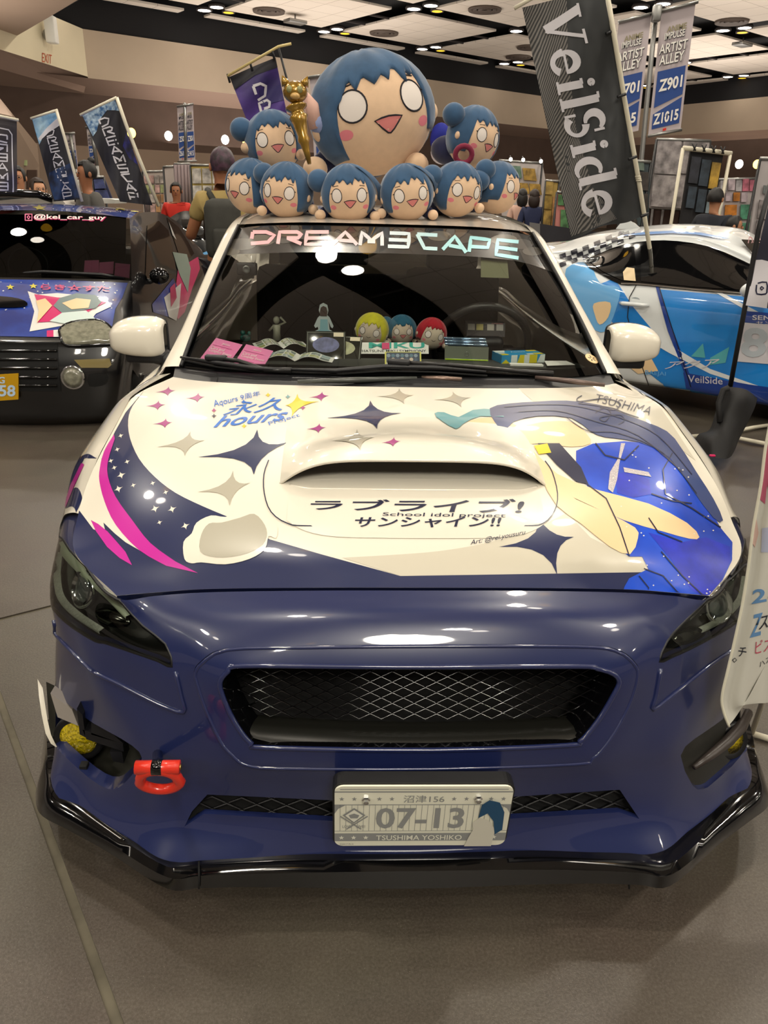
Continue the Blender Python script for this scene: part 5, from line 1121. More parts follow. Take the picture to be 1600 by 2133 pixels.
# ------------------------------------------------------------------ helpers for cloth flags
def bq(Q, u, v):
    """point of a pixel quad (TL, TR, BR, BL); u right, v down"""
    (a, b), (c, d), (e, f), (g, h) = Q
    return ((a*(1-u)+c*u)*(1-v)+(g*(1-u)+e*u)*v, (b*(1-u)+d*u)*(1-v)+(h*(1-u)+f*u)*v)
def cloth(Q, D, amp=.03, waves=3, sl=0, ph=0, nu=24, nv=48, hem=0):
    rows = []
    for j in range(13):
        v = j/12; r = []
        for i in range(9):
            u = i/8; x, y = bq(Q, u, v); y += hem*math.sin(u*9+1)*v
            r.append(U(x, y, 'y', D+sl*v+amp*math.sin(waves*2*PI*(u*.7+v*.8)+ph)*(.3+.7*v)+amp*.5*math.sin(11*v+4*u)))
        rows.append(r)
    return Surf(rows, nu, nv).orient((0, -1, 0))
def sub(Q, u0, v0, u1, v1): return [bq(Q, u0, v0), bq(Q, u1, v0), bq(Q, u1, v1), bq(Q, u0, v1)]
def pole(P, D, r, mat, par, name='pole', n=10): return obj(name, *tube([U(x, y, 'y', d) for (x, y), d in zip(P, D)], r, n), mat, par)
FWH = M('flag pole white', 'd4cdb8', .35); FBK = M('flag black cloth', '23222a', .7, noise=.15, nscale=6, sheen=.3); FLT = M('flag letter white', 'cfccd2', .6)
FBL = M('flag blue print', '4a86b8', .6, col2='a8c8dc', nscale=9); FDB = M('flag dark blue print', '26406e', .6, col2='171c30', nscale=10); FPU = M('flag purple cloth', '4a2c84', .55, col2='2a2058', nscale=4, sheen=.3)
DS = 'DREAMSCAPE'
def vword(S, Q, word, u0, u1, v0, dv, h, wpx, par):
    for k, ch in enumerate(word):
        a = v0+dv*k; stroke_word(S, 's' if ch == 'S' else ch, [[bq(Q, u0, a), bq(Q, u1, a), bq(Q, u1, a+h), bq(Q, u0, a+h)]], wpx, [FLT], par, 'flag_lettering', .004)
# left flags
Q = [(84,240),(122,230),(167,412),(112,418)]; Q = [(66,246),(118,234),(170,415),(112,420)]
t = thing('feather_flag', 'dark flag with pale blue top and white vertical lettering behind the small car', 'flag', U(168, 420, 'y', 6.9))
S = cloth(Q, 6.9, .03, 2); f = S.mesh('flag_cloth', FBK, t); S.decal('blue_print', [bq(Q,0,0),bq(Q,1,0),bq(Q,1,.12),bq(Q,.45,.17),bq(Q,.03,.32)], FBL, f, off=.003); S.decal('white_print', [bq(Q,1,.06),bq(Q,1,.15),bq(Q,.5,.20),bq(Q,.1,.28),bq(Q,.05,.25),bq(Q,.5,.14)], FLT, f, off=.004)
S.decal('blue_print', [bq(Q,.1,.66),bq(Q,.98,.58),bq(Q,.99,.80),bq(Q,.98,.98),bq(Q,.05,.98),bq(Q,.02,.8)], FDB, f, off=.003)
vword(S, Q, DS[:9], .38, .72, .17, .092, .075, 2.6, f)
pole([(117,228),(134,285),(152,350),(171,420)], [6.85]*4, .014, FWH, t); pole([(64,247),(92,238),(120,229)], [6.85]*3, .011, FWH, t, 'cross_bar')
Q = [(170,238),(240,208),(318,428),(250,420)]
t = thing('feather_flag', 'large dark flag, blue top edge, white vertical lettering, left of the man in red', 'flag', U(330, 430, 'y', 6.2))
S = cloth(Q, 6.2, .04, 2.2, ph=1); f = S.mesh('flag_cloth', FBK, t); S.decal('blue_print', [bq(Q,0,0),bq(Q,1,0),bq(Q,1,.10),bq(Q,.7,.06),bq(Q,.4,.12),bq(Q,.2,.22),bq(Q,.05,.26)], M('flag ice print', '2a5c90', .6, col2='b8d0e0', nscale=30), f, off=.003)
S.decal('purple_print', [bq(Q,1,.30),bq(Q,1,.62),bq(Q,.82,.55),bq(Q,.75,.42)], M('flag violet print', '2c2a78', .6, col2='20202c', nscale=14), f, off=.003)
vword(S, Q, DS[:9], .38, .66, .12, .096, .075, 3.4, f)
pole([(243,203),(262,258),(290,330),(331,430)], [6.15]*4, .015, FWH, t); pole([(167,240),(205,221),(243,203)], [6.15]*3, .011, FWH, t, 'cross_bar')
Q = [(-50,238),(35,252),(36,400),(-45,400)]
t = thing('feather_flag', 'black flag with mirrored white outlined lettering cut off by the left edge', 'flag', U(34, 400, 'y', 6.6))
S = cloth(Q, 6.6, .02, 1.5); f = S.mesh('flag_cloth', M('flag charcoal', '3a3538', .7), t)
S.strokes('outline_print', [[bq(Q,0,.12),bq(Q,.80,.14),bq(Q,.88,.20),bq(Q,.90,1)]], 2.4, FLT, f, .004)
for k, ch in enumerate('DREAME'): stroke_word(S, ch, [[bq(Q,.76,.22+.13*k),bq(Q,.50,.22+.13*k),bq(Q,.50,.32+.13*k),bq(Q,.76,.32+.13*k)]], 3.2, [FLT], f, 'flag_lettering', .004)
pole([(-50,232),(38,250)], [6.55]*2, .013, FWH, t, 'cross_bar')
# purple flag behind the plush pile
Q = [(478,160),(574,120),(603,262),(528,285)]
t = thing('feather_flag', 'purple flag with white lettering rising behind the golden staff', 'flag', U(600, 200, 'y', 4.3))
S = cloth(Q, 4.3, .025, 1.5); f = S.mesh('flag_cloth', FPU, t); S.decal('black_print', [bq(Q,0,0),bq(Q,1,0),bq(Q,1,.14),bq(Q,.5,.13),bq(Q,0,.22)], FBK, f, off=.003); S.decal('dark_print', [bq(Q,.5,.35),bq(Q,1,.4),bq(Q,1,.62),bq(Q,.45,.6)], M('flag deep purple', '2e2660', .6), f, off=.003)
vword(S, Q, 'DRE', .40, .66, .27, .27, .22, 5.5, f)
pole([(474,158),(580,97),(607,91)], [4.25]*3, .008, M('bamboo pole', 'c8b478', .4), t, 'cross_bar'); pole([(580,98),(599,170),(618,250),(640,330)], [4.27]*4, .007, BLACKP, t)
obj('pole', *tube([U(640,330,'y',4.27), Vector((U(640,330,'y',4.27).x+.02, 4.29, 1.09))], .007, 8), BLACKP, t)
for x, y in ((474,160),(521,136),(567,112)): obj('tie', *tube([U(x, y-6, 'y', 4.25), U(x+5, y+12, 'y', 4.27)], .008, 6), BLACKP, t)
# big dark flag with serif lettering on the blue coupe
Q = [(1088,16),(1256,-26),(1346,447),(1190,495)]
CO = Vector((2.162, 4.593, .2)); CN = Vector((.577, .816, 0)); CF = Vector((.816, -.577, 0))
t = thing('tall_flag', 'tall carbon patterned flag with big white serif lettering over the blue coupe', 'flag', U(1369, 592, 'y', 4.95))
S = cloth(Q, 4.6, .035, 2.6, sl=.25, ph=.6, nu=30, nv=60, hem=4)
fm = bpy.data.materials.new('carbon weave cloth'); fm.use_nodes = True; nt = fm.node_tree; b = nt.nodes['Principled BSDF']; b.inputs['Roughness'].default_value = .5; b.inputs['Sheen Weight'].default_value = .4
tc = nt.nodes.new('ShaderNodeTexCoord'); wv = nt.nodes.new('ShaderNodeTexWave'); wv.bands_direction = 'DIAGONAL'; wv.inputs['Scale'].default_value = 26; wv.inputs['Distortion'].default_value = .3
mp = nt.nodes.new('ShaderNodeMapping'); mp.inputs['Rotation'].default_value = (1.2, 0, .3); nt.links.new(tc.outputs['Object'], mp.inputs[0]); nt.links.new(mp.outputs[0], wv.inputs[0])
rp = nt.nodes.new('ShaderNodeValToRGB'); rp.color_ramp.elements[0].position = .35; rp.color_ramp.elements[0].color = lin('2a2a2b'); rp.color_ramp.elements[1].position = .7; rp.color_ramp.elements[1].color = lin('77736f'); nt.links.new(wv.outputs[0], rp.inputs[0]); nt.links.new(rp.outputs[0], b.inputs['Base Color'])
f = S.mesh('flag_cloth', M('flag slate cloth', '36383a', .5, noise=.3, nscale=3, sheen=.4), t); S.decal('weave_print', [bq(Q,.0,0),bq(Q,.55,0),bq(Q,.42,.25),bq(Q,.34,.55),bq(Q,.40,.82),bq(Q,.62,.98),bq(Q,0,.995)], fm, f, off=.003, step=.05)
def vstrokes(S, Qt, adv, glyph, mat, par, off=.008, kw=1.3):
    parts = []
    for G in glyph:
        P = [Vector(g[:2]) for g in G]; W = [g[2]*kw for g in G]; V = []
        for i, p in enumerate(P):
            a = P[max(i-1, 0)]; b_ = P[min(i+1, len(P)-1)]; tt = (b_-a).normalized(); n_ = Vector((-tt.y, tt.x))*W[i]/2
            for q in (p+n_, p-n_):
                x = (q.x+adv[0])/adv[1]; px = bq(Qt, x, 1-q.y); pt, nn = S.at(*S.px(*px)); V.append(pt+nn*off)
        F = []
        for i in range(len(P)-1):
            q = (2*i, 2*i+1, 2*i+3, 2*i+2); fn = (V[q[1]]-V[q[0]]).cross(V[q[2]]-V[q[0]]); F.append(q if fn.y < 0 else q[::-1])
        parts.append((V, F))
    obj('flag_lettering', *merge(parts), mat, par)
def arc(cx, cy, rx, ry, a0, a1, w0, w1, n=14, tp=1): return [(cx+rx*math.cos(math.radians(a0+(a1-a0)*i/n)), cy+ry*math.sin(math.radians(a0+(a1-a0)*i/n)), w0+(w1-w0)*math.sin(PI*i/n)**tp) for i in range(n+1)]
def ln(x0, y0, x1, y1, w): return [(x0+(x1-x0)*k/10, y0+(y1-y0)*k/10, w) for k in range(11)]
GL = {'V': ([ln(.12,.97,.48,.03,.17), ln(.50,.03,.80,.97,.07), ln(-.02,.97,.32,.97,.05), ln(.62,.97,.98,.97,.05)], 1.0),
 'e': ([arc(.33,.33,.25,.31,0,180,.06,.15), arc(.33,.33,.25,.31,180,330,.15,.10), ln(.12,.36,.58,.36,.05)], .72),
 'i': ([ln(.2,.03,.2,.64,.15), ln(.04,.03,.36,.03,.05), ln(.06,.63,.2,.63,.05), arc(.2,.86,.04,.04,0,360,.09,.09)], .42),
 'l': ([ln(.2,.03,.2,.97,.15), ln(.04,.03,.36,.03,.05), ln(.04,.97,.2,.97,.05)], .42),
 'S': ([arc(.32,.73,.22,.23,35,270,.06,.16,16), arc(.34,.27,.23,.23,90,-145,.16,.07,16), ln(.54,.70,.54,.97,.05), ln(.08,.03,.08,.30,.05)], .72),
 'd': ([arc(.32,.33,.24,.31,60,300,.05,.15,16), ln(.56,.03,.56,.97,.15), ln(.40,.97,.58,.97,.05), ln(.56,.03,.74,.03,.05)], .80)}
Qt = [(1206,8),(1302,442),(1222,462),(1124,24)]
tot = sum(GL[c_][1] for c_ in 'VeilSide'); ax = 0
for ch in 'VeilSide':
    g, wd = GL[ch]; vstrokes(S, Qt, (ax, tot), g, FLT, f); ax += wd
pole([(1262,-30),(1282,90),(1300,200),(1330,372),(1354,520),(1369,592)], [4.62,4.66,4.70,4.78,4.88,4.95], .017, FWH, t); pole([(1072,17),(1150,-28)], [4.6,4.6], .013, FWH, t, 'cross_bar')
for x, y in ((1275,66),(1299,198),(1322,328),(1347,447)): obj('tie', *tube([U(x-12, y+4, 'y', 4.64), U(x+4, y-2, 'y', 4.66)], .011, 6), BLACKP, t)
for y_ in (368, 372, 376): obj('pole_collar', *lathe([(.021,-.006),(.021,.006)], U(1330-(372-y_)*.2, y_, 'y', 4.78)), FWH, t)

# ------------------------------------------------------------------ blue and white coupe on the right
cp = thing('car', 'blue and white wrapped coupe side on at the right, with tinted windows', 'car', CO+CF*.6+CN*.8-Vector((0, 0, .2)))
W = lambda x, y, ins: UPl(x, y, CO+CN*ins, CN)
XS = [1110, 1160, 1222, 1300, 1381, 1459, 1540, 1620, 1700]
rowsY = [([748,762,778,795,806,818,831,846,860], .06), ([735,750,764,780,792,804,816,830,844], -.01), ([640,655,668,682,692,702,712,722,732], -.03), ([548,553,566,594,604,611,620,632,644], .0),
         ([530,534,542,512,504,514,548,590,630], .30), ([524,522,512,494,490,494,520,570,620], .36), ([515,510,492,482,476,479,494,560,610], .62)]
S = Surf([[W(x, y, ins) for x, y in zip(XS, ys)] for ys, ins in rowsY], 64, 48).orient(-CN, .5, .25)
CBW = paint('coupe white', 'dfe3e4'); CBB = paint('coupe blue', '1478cc', '1e8ce0', 2); CBD = paint('coupe deep blue', '123a90'); CBL = paint('coupe light blue', '6ab0e8'); CHK = paint('check black', '16182a'); CLT = paint('check pale', 'd8c8c4'); CSL = paint('coupe teal', '58b0b8')
cs = S.mesh('body_side', CBW, cp)
D2_ = lambda nm, L, m_, off=.003, **k: S.decal(nm, L, m_, cs, off=off, step=.035, **k)
D2_('blue_print', [(1368,603),(1553,619),(1640,630),(1700,640),(1700,860),(1560,838),(1440,815),(1425,760),(1400,690),(1384,640)], CBB, .006)
D2_('deep_blue_print', [(1424,775),(1560,800),(1700,820),(1700,860),(1560,836),(1430,808)], CBD, .009)
D2_('blue_print', [(1280,580),(1320,640),(1370,700),(1425,760),(1440,812),(1390,806),(1330,760),(1300,700),(1250,640),(1230,600)], CBB, .004)
D2_('blue_stripe', [(1366,597),(1374,598),(1400,680),(1445,800),(1438,806),(1392,690)], CBD, .008)
D2_('white_stripe', [(1335,680),(1400,720),(1480,768),(1600,810),(1600,816),(1480,778),(1395,735),(1335,700)], CBW, .008); D2_('white_stripe', [(1486,608),(1500,609),(1590,655),(1640,680),(1640,688),(1570,655)], CBW, .008)
D2_('light_blue_print', smooth2([(1180,560),(1225,548),(1250,590),(1290,600),(1285,640),(1262,690),(1230,680),(1200,640),(1185,600)], 3), CBL, .006); D2_('light_blue_print', [(1290,750),(1345,720),(1350,745),(1310,765)], CBL, .006)
D2_('peach_print', smooth2([(1238,632),(1272,630),(1268,660),(1250,676),(1240,655)], 3), PEACH, .009); D2_('peach_print', [(1300,755),(1348,728),(1372,772),(1330,778)], PEACH, .009)
D2_('teal_lettering', [(1440,742),(1465,715),(1470,745)], CSL, .009); D2_('teal_lettering', [(1480,745),(1520,722),(1512,755),(1478,760)], CSL, .009)
for k in range(13):
    for j in range(3):
        if (k+j) % 2 == 0:
            a = (1165+k*12, 545-k*4.0+j*9-(0 if k < 5 else (k-5)*1.6)); D2_('check_print', [(a[0],a[1]-14),(a[0]+13,a[1]-19),(a[0]+15,a[1]-10),(a[0]+2,a[1]-5)], CHK, .004)
GT = M('coupe tinted glass', '0b0b0c', .05, spec=.8, coat=1)
D2_('window_surround', smooth2([(1216,549),(1256,527),(1300,511),(1356,503),(1412,504),(1475,515),(1540,541),(1578,566),(1570,612),(1553,615),(1444,606),(1331,595),(1294,594),(1250,572)], 2), BLACKG, .010)
D2_('side_window', [(1226,548),(1258,533),(1300,519),(1322,516),(1326,588),(1296,586),(1255,568)], GT, .014); D2_('side_window', [(1335,514),(1360,511),(1412,513),(1470,524),(1530,549),(1558,570),(1552,607),(1444,599),(1336,588)], GT, .014)
D2_('chrome_strip', [(1294,591),(1331,592),(1444,603),(1560,613),(1560,616),(1444,606),(1331,595),(1294,594)], CHROME, .016)
D2_('blue_roof_stripe', [(1290,494),(1340,486),(1400,483),(1460,487),(1520,500),(1500,499),(1450,491),(1400,488),(1340,491)], CBB, .010)
S.strokes('door_seam', [[(1326,595),(1312,620),(1308,660),(1330,740),(1352,800)], [(1374,600),(1440,805)]], 1.8, BLACKP, cs, .011)
S.text('coupe_lettering', 'VeilSide', [(1434,780),(1506,786),(1506,800),(1434,795)], FLT, cs, .01, .012); S.text('coupe_lettering', 'BAEJAI', [(1345,770),(1388,774),(1388,784),(1345,782)], CBL, cs, .02, .012); S.text('coupe_lettering', 'アクア', [(1392,752),(1500,745),(1500,765),(1385,768)], FLT, cs, .02, .014, .3)
S.text('coupe_lettering', '86', [(1550,678),(1660,690),(1645,748),(1542,742)], M('grey number', 'b4bcc4', .4), cs, .06, .016); D2_('number_panel', [(1546,671),(1700,684),(1700,766),(1533,752)], FLT, .012)
D2_('senpai_panel', [(1552,648),(1700,660),(1700,684),(1546,670)], CBD, .012); S.text('coupe_lettering', 'SENPAI', [(1568,656),(1640,660),(1640,668),(1568,666)], FLT, cs, .03, .016); S.text('coupe_lettering', 'センパイ', [(1576,668),(1640,671),(1640,678),(1576,674)], FLT, cs, .02, .016)
a = W(1319, 634, -.07); dh = CF*.10
hd = obj('door_handle', *tube([a-dh*1.1+CN*.03, a-dh*.8, a+dh*.8, a+dh*1.1+CN*.03], [.010,.016,.016,.010], 10), CBW, cp); obj('handle_cup', *lathe([(.0,-.006),(.045,-.004),(.05,.004)], a+CN*.045, (-CN).to_track_quat('Z', 'Y').to_matrix()), M('handle shadow', '8f979a', .5), hd)
D2_('window_sticker', [(1298,570),(1306,560),(1322,562),(1325,588),(1300,586)], M('sticker peach', 'e0c8a0', .5), .017)
# roof, far side and ends close the shell
tp = [Vector(p) for p in S.P[-1]]; far = [p+CN*(1.70-2*.62*.5-.3) for p in tp]; mid_ = [p*.5+q*.5+Vector((0, 0, .03)) for p, q in zip(tp, far)]
RS = Surf([tp, mid_, far], 64, 8).orient((0, 0, 1)); RS.mesh('roof', CBW, cp)
obj('far_side', *rim(far, (0, 0, -1.0), closed=False), CBW, cp)
a = W(1312, 478, .8); obj('roof_fin', *prism([a+CF*-.12, a+CF*.10, a+CF*.03+Vector((0, 0, .05)), a+CF*-.03+Vector((0, 0, .075)), a+CF*-.07+Vector((0, 0, .07))], CN*.03), CBW, cp, smooth=False)
for d in (-.55, 2.02):
    wc = CO+CF*d+CN*.10+Vector((0, 0, .12)); R = (-CN).to_track_quat('Z', 'Y').to_matrix()
    t2 = obj('wheel', *lathe([(.2,-.1),(.3,-.1),(.32,-.07),(.325,0),(.32,.07),(.3,.1),(.2,.1)], wc, R, 32), RUBBER, cp); obj('rim', *lathe([(0,.05),(.05,.05),(.17,.08),(.2,.09)], wc, R, 32), GREYM, t2)
obj('underbody', *prism([CO+CF*-1.4+CN*.15, CO+CF*2.9+CN*.15, CO+CF*2.9+CN*1.5, CO+CF*-1.4+CN*1.5], (0, 0, .25)), BLACKM, cp, smooth=False)
wsq = [W(1545, 500, .42), W(1592, 560, .36), W(1680, 590, .9), W(1640, 505, 1.0)]; obj('windscreen', *quad3(wsq, .005, (0, 0, 1)), GT, cp, smooth=False)
plane_text('sun_strip_lettering', 'DREAM', W(1556, 516, .45)+Vector((0, 0, .02)), W(1600, 524, .75)-W(1556, 516, .45), Vector((0, 0, .06)), PK[1], cp, .03)
mh = W(1572, 606, -.1); mr_ = obj('side_mirror', *ball(mh, (.10, .07, .06)), CBW, cp)

# ------------------------------------------------------------------ small black wrapped car on the left
kc = thing('car', 'small black kei car with blue starry bonnet and yellow plate at the left edge', 'car', (-2.3, 5.2, 0))
KB = paint('kei black', '0b0b0e'); KBL = paint('kei blue', '2a4cae', '182c7c', 4); KW = paint('kei white', 'e4e2de'); KP = paint('kei pink', 'd0246c'); KY = paint('kei yellow', 'd8cc40')
u = lambda x, y, d: U(x, y, 'y', d)
FS = Surf([[u(-280,575,4.9),u(-60,577,4.72),u(130,580,4.72),u(262,584,4.80),u(292,592,4.95),u(300,604,5.0)],
           [u(-290,640,4.3),u(-60,638,4.25),u(120,640,4.25),u(245,640,4.32),u(285,642,4.5),u(302,660,4.6)],
           [u(-300,690,3.98),u(-60,700,3.92),u(110,703,3.92),u(238,700,3.98),u(278,690,4.15),u(296,700,4.3)],
           [u(-300,715,3.93),u(-60,722,3.88),u(110,724,3.88),u(240,720,3.95),u(272,715,4.08),u(286,720,4.2)],
           [u(-300,775,3.90),u(-60,782,3.83),u(110,784,3.83),u(235,780,3.90),u(262,775,4.02),u(276,770,4.15)],
           [u(-300,850,3.93),u(-60,862,3.86),u(100,864,3.86),u(220,858,3.92),u(250,850,4.02),u(268,838,4.15)],
           [u(-300,875,4.0),u(-60,885,3.95),u(100,887,3.95),u(215,880,4.0),u(240,872,4.1),u(258,858,4.2)]], 50, 50).orient((0, -1, 1))
fb = FS.mesh('front_body', KB, kc)
K = lambda nm, L, m_, off=.003, **k: FS.decal(nm, L, m_, fb, off=off, step=.05, **k)
K('blue_print', [(-60,582),(130,584),(266,590),(255,620),(240,645),(232,690),(120,703),(-60,700)], KBL)
random.seed(5)
for k in range(60):
    x = random.uniform(0, 250); y = 588+random.random()**1.5*60; r = random.uniform(1.2, 2.6)
    if x < 255-(y-590)*.3: K('dot_print', [(x-r,y),(x,y-r*.6),(x+r,y),(x,y+r*.6)], KW, .005)
K('star_border', [(58,608),(80,615),(120,612),(180,618),(225,628),(232,640),(200,655),(190,668),(130,680),(62,692),(72,650)], KW, .006); K('star_print', [(72,615),(120,622),(180,624),(222,632),(195,645),(180,655),(110,672),(78,674),(84,648)], KP, .009)
K('grey_blob_print', [(112,640),(125,624),(160,614),(200,618),(212,632),(200,645),(170,650),(130,655)], M('slate print', '6a7c7c', .4), .012); K('peach_blob_print', [(130,635),(160,625),(190,628),(185,645),(150,648)], PEACH, .014); K('pale_blob_print', [(104,672),(130,655),(180,650),(200,668),(150,680)], paint('mint print', 'd0e0dc'), .013); K('peach_blob_print', [(76,630),(95,625),(110,640),(92,660),(78,676),(82,650)], PEACH, .013)
for x, y in ((22,600),(70,598)): K('yellow_star_print', [(x+(9 if k%2==0 else 4)*math.sin(k*PI/5), y+(6 if k%2==0 else 2.6)*-math.cos(k*PI/5)) for k in range(10)], KY, .008)
FS.text('bonnet_lettering', 'らき☆すた', [(85,593),(228,597),(228,610),(85,606)], KP, fb, .05, .010)
K('bonnet_scoop', smooth2([(-60,622),(0,620),(40,625),(58,634),(50,642),(0,643),(-60,643)], 2), BLACKG, .012)
K('yellow_stripe', [(98,690),(112,689),(112,703),(98,703)], KP, .006); K('white_stripe', [(112,689),(122,688),(122,703),(112,703)], KW, .006)
LG = M('kei lamp glass', '8f8e7c', .12, spec=.8, coat=1, noise=.4, nscale=30)
h = FS.decal('headlight', smooth2([(126,700),(128,688),(150,676),(200,671),(225,680),(240,700),(238,712),(200,718),(140,718)], 3), LG, kc, off=.020, step=.03); obj('lamp_rim', *tube(FS.loop(FS.pxl(smooth2([(126,700),(128,688),(150,676),(200,671),(225,680),(240,700),(238,712),(200,718),(140,718)], 3)), off=.016), .010, 6, closed=True), BLACKG, h)
K('grille', [(-60,712),(120,714),(122,760),(128,815),(-60,815)], BLACKM, .004)
for y in (730, 748, 766, 785, 802): obj('grille_slat', *tube([FS.at(*FS.px(x, y))[0]+Vector((0, -.01, 0)) for x in (-60, 0, 60, 120)], .008, 6), BLACKG, kc)
FS.decal('turn_signal', [(155,750),(228,747),(232,760),(225,766),(170,766)], M('smoky amber lens', '8a7c50', .15, coat=1), kc, off=.012)
q, n = FS.at(*FS.px(153, 786)); R = Vector((0, -1, .1)).to_track_quat('Z', 'Y').to_matrix(); fg = obj('fog_lamp', *lathe([(0,.035),(.04,.032),(.066,.02)], q, R), LG, kc); obj('fog_ring', *lathe([(.066,.02),(.075,.026),(.080,.01),(.078,-.02)], q, R), CHROME, fg)
K('air_duct', smooth2([(185,780),(222,778),(224,795),(212,803),(186,804)], 2), BLACKM, .006)
kp_ = [u(-45,783,3.80), u(38,778,3.80), u(38,832,3.80), u(-45,838,3.80)]; pt_ = obj('license_plate', *quad3(kp_, .01, (0, 1, 0)), M('plate yellow', 'c8980c', .4), kc, smooth=False, label='yellow number plate reading 58')
plane_text('plate_lettering', 'G', u(-4,799,3.797), u(10,799,3.797)-u(-4,799,3.797), u(-4,785,3.797)-u(-4,799,3.797), M('plate pale blue', 'c0d8f0', .5), pt_, .05); plane_text('plate_lettering', '58', u(-2,826,3.797), u(32,826,3.797)-u(-2,826,3.797), u(-2,802,3.797)-u(-2,826,3.797), _m['plate pale blue'], pt_, .06)
# screen and cabin
KS = Surf([[u(-290,575,4.95),u(-60,577,4.78),u(130,579,4.78),u(272,583,4.88)],[u(-285,500,5.1),u(-60,500,4.98),u(130,502,4.98),u(273,512,5.06)],[u(-270,440,5.3),u(-60,438,5.18),u(130,440,5.18),u(270,456,5.26)]], 30, 20).orient((0, -1, 0))
kw = KS.mesh('windscreen', GLASSY, kc); KR = Surf([[u(-270,440,5.3),u(-60,438,5.18),u(130,440,5.18),u(272,454,5.26)],[u(-260,432,5.9),u(-60,427,5.8),u(130,427,5.8),u(290,440,5.8)],[U(-200,430,'y',7),U(-40,424,'y',7),U(130,424,'y',7),U(300,438,'y',6.8)]], 30, 14).orient((0, 0, 1))
kr = KR.mesh('roof', KBL, kc)
for k in range(26): x = 90+k*7; KR.decal('dot_print', [(x-2,436+(k%3)*3),(x,434.8+(k%3)*3),(x+2,436+(k%3)*3),(x,437.2+(k%3)*3)], KW, kr, off=.004, step=.1)
for x, y in ((82,434),(250,434)): KR.decal('star_print', [(x+(16 if k%2==0 else 7)*math.sin(k*PI/5), y+(7 if k%2==0 else 3)*-math.cos(k*PI/5)) for k in range(10)], KY, kr, off=.005, step=.1)
KS.text('screen_lettering', '@kei_car_guy', [(70,446),(222,449),(222,462),(70,461)], KP, kw, .10, .003); KS.text('screen_lettering', '@kei_car_guy', [(72,447),(220,450),(220,461),(72,460)], WHITEF, kw, .03, .008); KS.strokes('camera_logo', [[(53,447),(67,447),(67,460),(53,460),(53,447)], [(57,453),(60,450),(63,453),(60,457),(57,453)]], 2, KP, kw, .005)
for k, q in enumerate(([(176,541),(206,540),(206,566),(174,566)],[(207,545),(237,543),(236,569),(206,568)],[(240,546),(271,549),(269,578),(238,572)])):
    o = KS.decal('event_card', q, PINK, None, off=-.01, step=.1); tag(o, ['left', 'middle', 'right'][k]+' one of three pink cards inside the windscreen of the small black car', 'card')
obj('dashboard', *prism([u(-280,572,5.0),u(-60,574,4.86),u(268,578,4.92),u(268,574,5.3),u(-280,570,5.3)], (0, 0, -.05)), DASHM, kc, smooth=False); obj('cabin_back', *quad3([u(-280,575,5.9),u(260,575,5.9),u(262,448,5.9),u(-280,445,5.9)], .02, (0, 1, 0)), BLACKM, kc, smooth=False)
ksw = u(58, 548, 5.05); obj('steering_wheel', *tube([ksw+Vector((.15*math.cos(a), .03*math.sin(a), .13*math.sin(a)-.02)) for a in [2*PI*k/24 for k in range(24)]], .010, 8, closed=True), BLACKP, kc)
obj('left_seat', *box(u(130, 545, 5.5), (.4, .12, .5), bev=.05), SEAT, kc)
pole([(0,573),(90,566),(212,572),(258,581)], [4.80,4.80,4.82,4.86], .012, BLACKP, kc, 'wiper')
KSd = Surf([[U(270,455,'x',-1.78),U(300,442,'x',-1.80),U(340,446,'x',-1.80),U(375,468,'x',-1.80),U(400,500,'x',-1.76),U(420,520,'x',-1.72)],
            [U(272,500,'x',-1.73),U(300,500,'x',-1.72),U(345,505,'x',-1.72),U(385,515,'x',-1.72),U(410,525,'x',-1.70),U(425,530,'x',-1.68)],
            [U(274,584,'x',-1.68),U(300,592,'x',-1.66),U(345,590,'x',-1.66),U(390,565,'x',-1.66),U(420,548,'x',-1.66),U(440,535,'x',-1.66)],
            [U(276,620,'x',-1.64),U(305,640,'x',-1.62),U(345,640,'x',-1.62),U(390,620,'x',-1.62),U(420,600,'x',-1.62),U(440,590,'x',-1.64)],
            [U(278,700,'x',-1.62),U(305,712,'x',-1.62),U(345,700,'x',-1.62),U(390,660,'x',-1.62),U(420,640,'x',-1.62),U(440,620,'x',-1.64)],
            [U(276,770,'x',-1.66),U(300,790,'x',-1.66),U(345,760,'x',-1.66),U(390,720,'x',-1.66),U(420,690,'x',-1.66),U(440,660,'x',-1.68)]], 40, 40).orient((1, 0, 0))
kd = KSd.mesh('body_side', KB, kc); KD = lambda nm, L, m_, off=.004: KSd.decal(nm, L, m_, kd, off=off, step=.06)
KD('side_window', [(306,470),(330,460),(350,480),(362,530),(366,568),(312,590),(302,580)], GT); KD('side_window', [(346,452),(372,474),(392,505),(404,528),(398,535),(375,540),(362,500)], GT)
KD('pink_print', [(370,560),(412,535),(416,560),(400,600),(384,650),(370,665),(360,640)], KP); KD('blue_print', [(316,634),(360,580),(370,600),(350,660),(318,650)], KBL); KD('white_print', [(340,620),(376,590),(372,640),(366,668),(350,660)], KW, .007); KD('grey_print', [(358,525),(388,530),(396,560),(390,610),(372,570)], M('sage print', '7d8a80', .4), .007); KD('pink_letter_print', [(352,600),(362,590),(366,620),(354,640)], KP, .010); KD('white_print', [(350,462),(358,480),(366,500),(358,490)], KW, .007)
wc = Vector((-1.74, 4.48, .27)); R = Matrix.Rotation(PI/2, 3, 'Y')
kwl = obj('wheel', *lathe([(.16,-.08),(.24,-.08),(.262,-.05),(.265,0),(.262,.05),(.24,.08),(.16,.08)], wc, R, 32), RUBBER, kc); obj('rim', *lathe([(0,.04),(.04,.05),(.045,.06),(.15,.05),(.17,.085)], wc, R, 32), M('dark alloy', '5a5a5c', .3, .8), kwl)
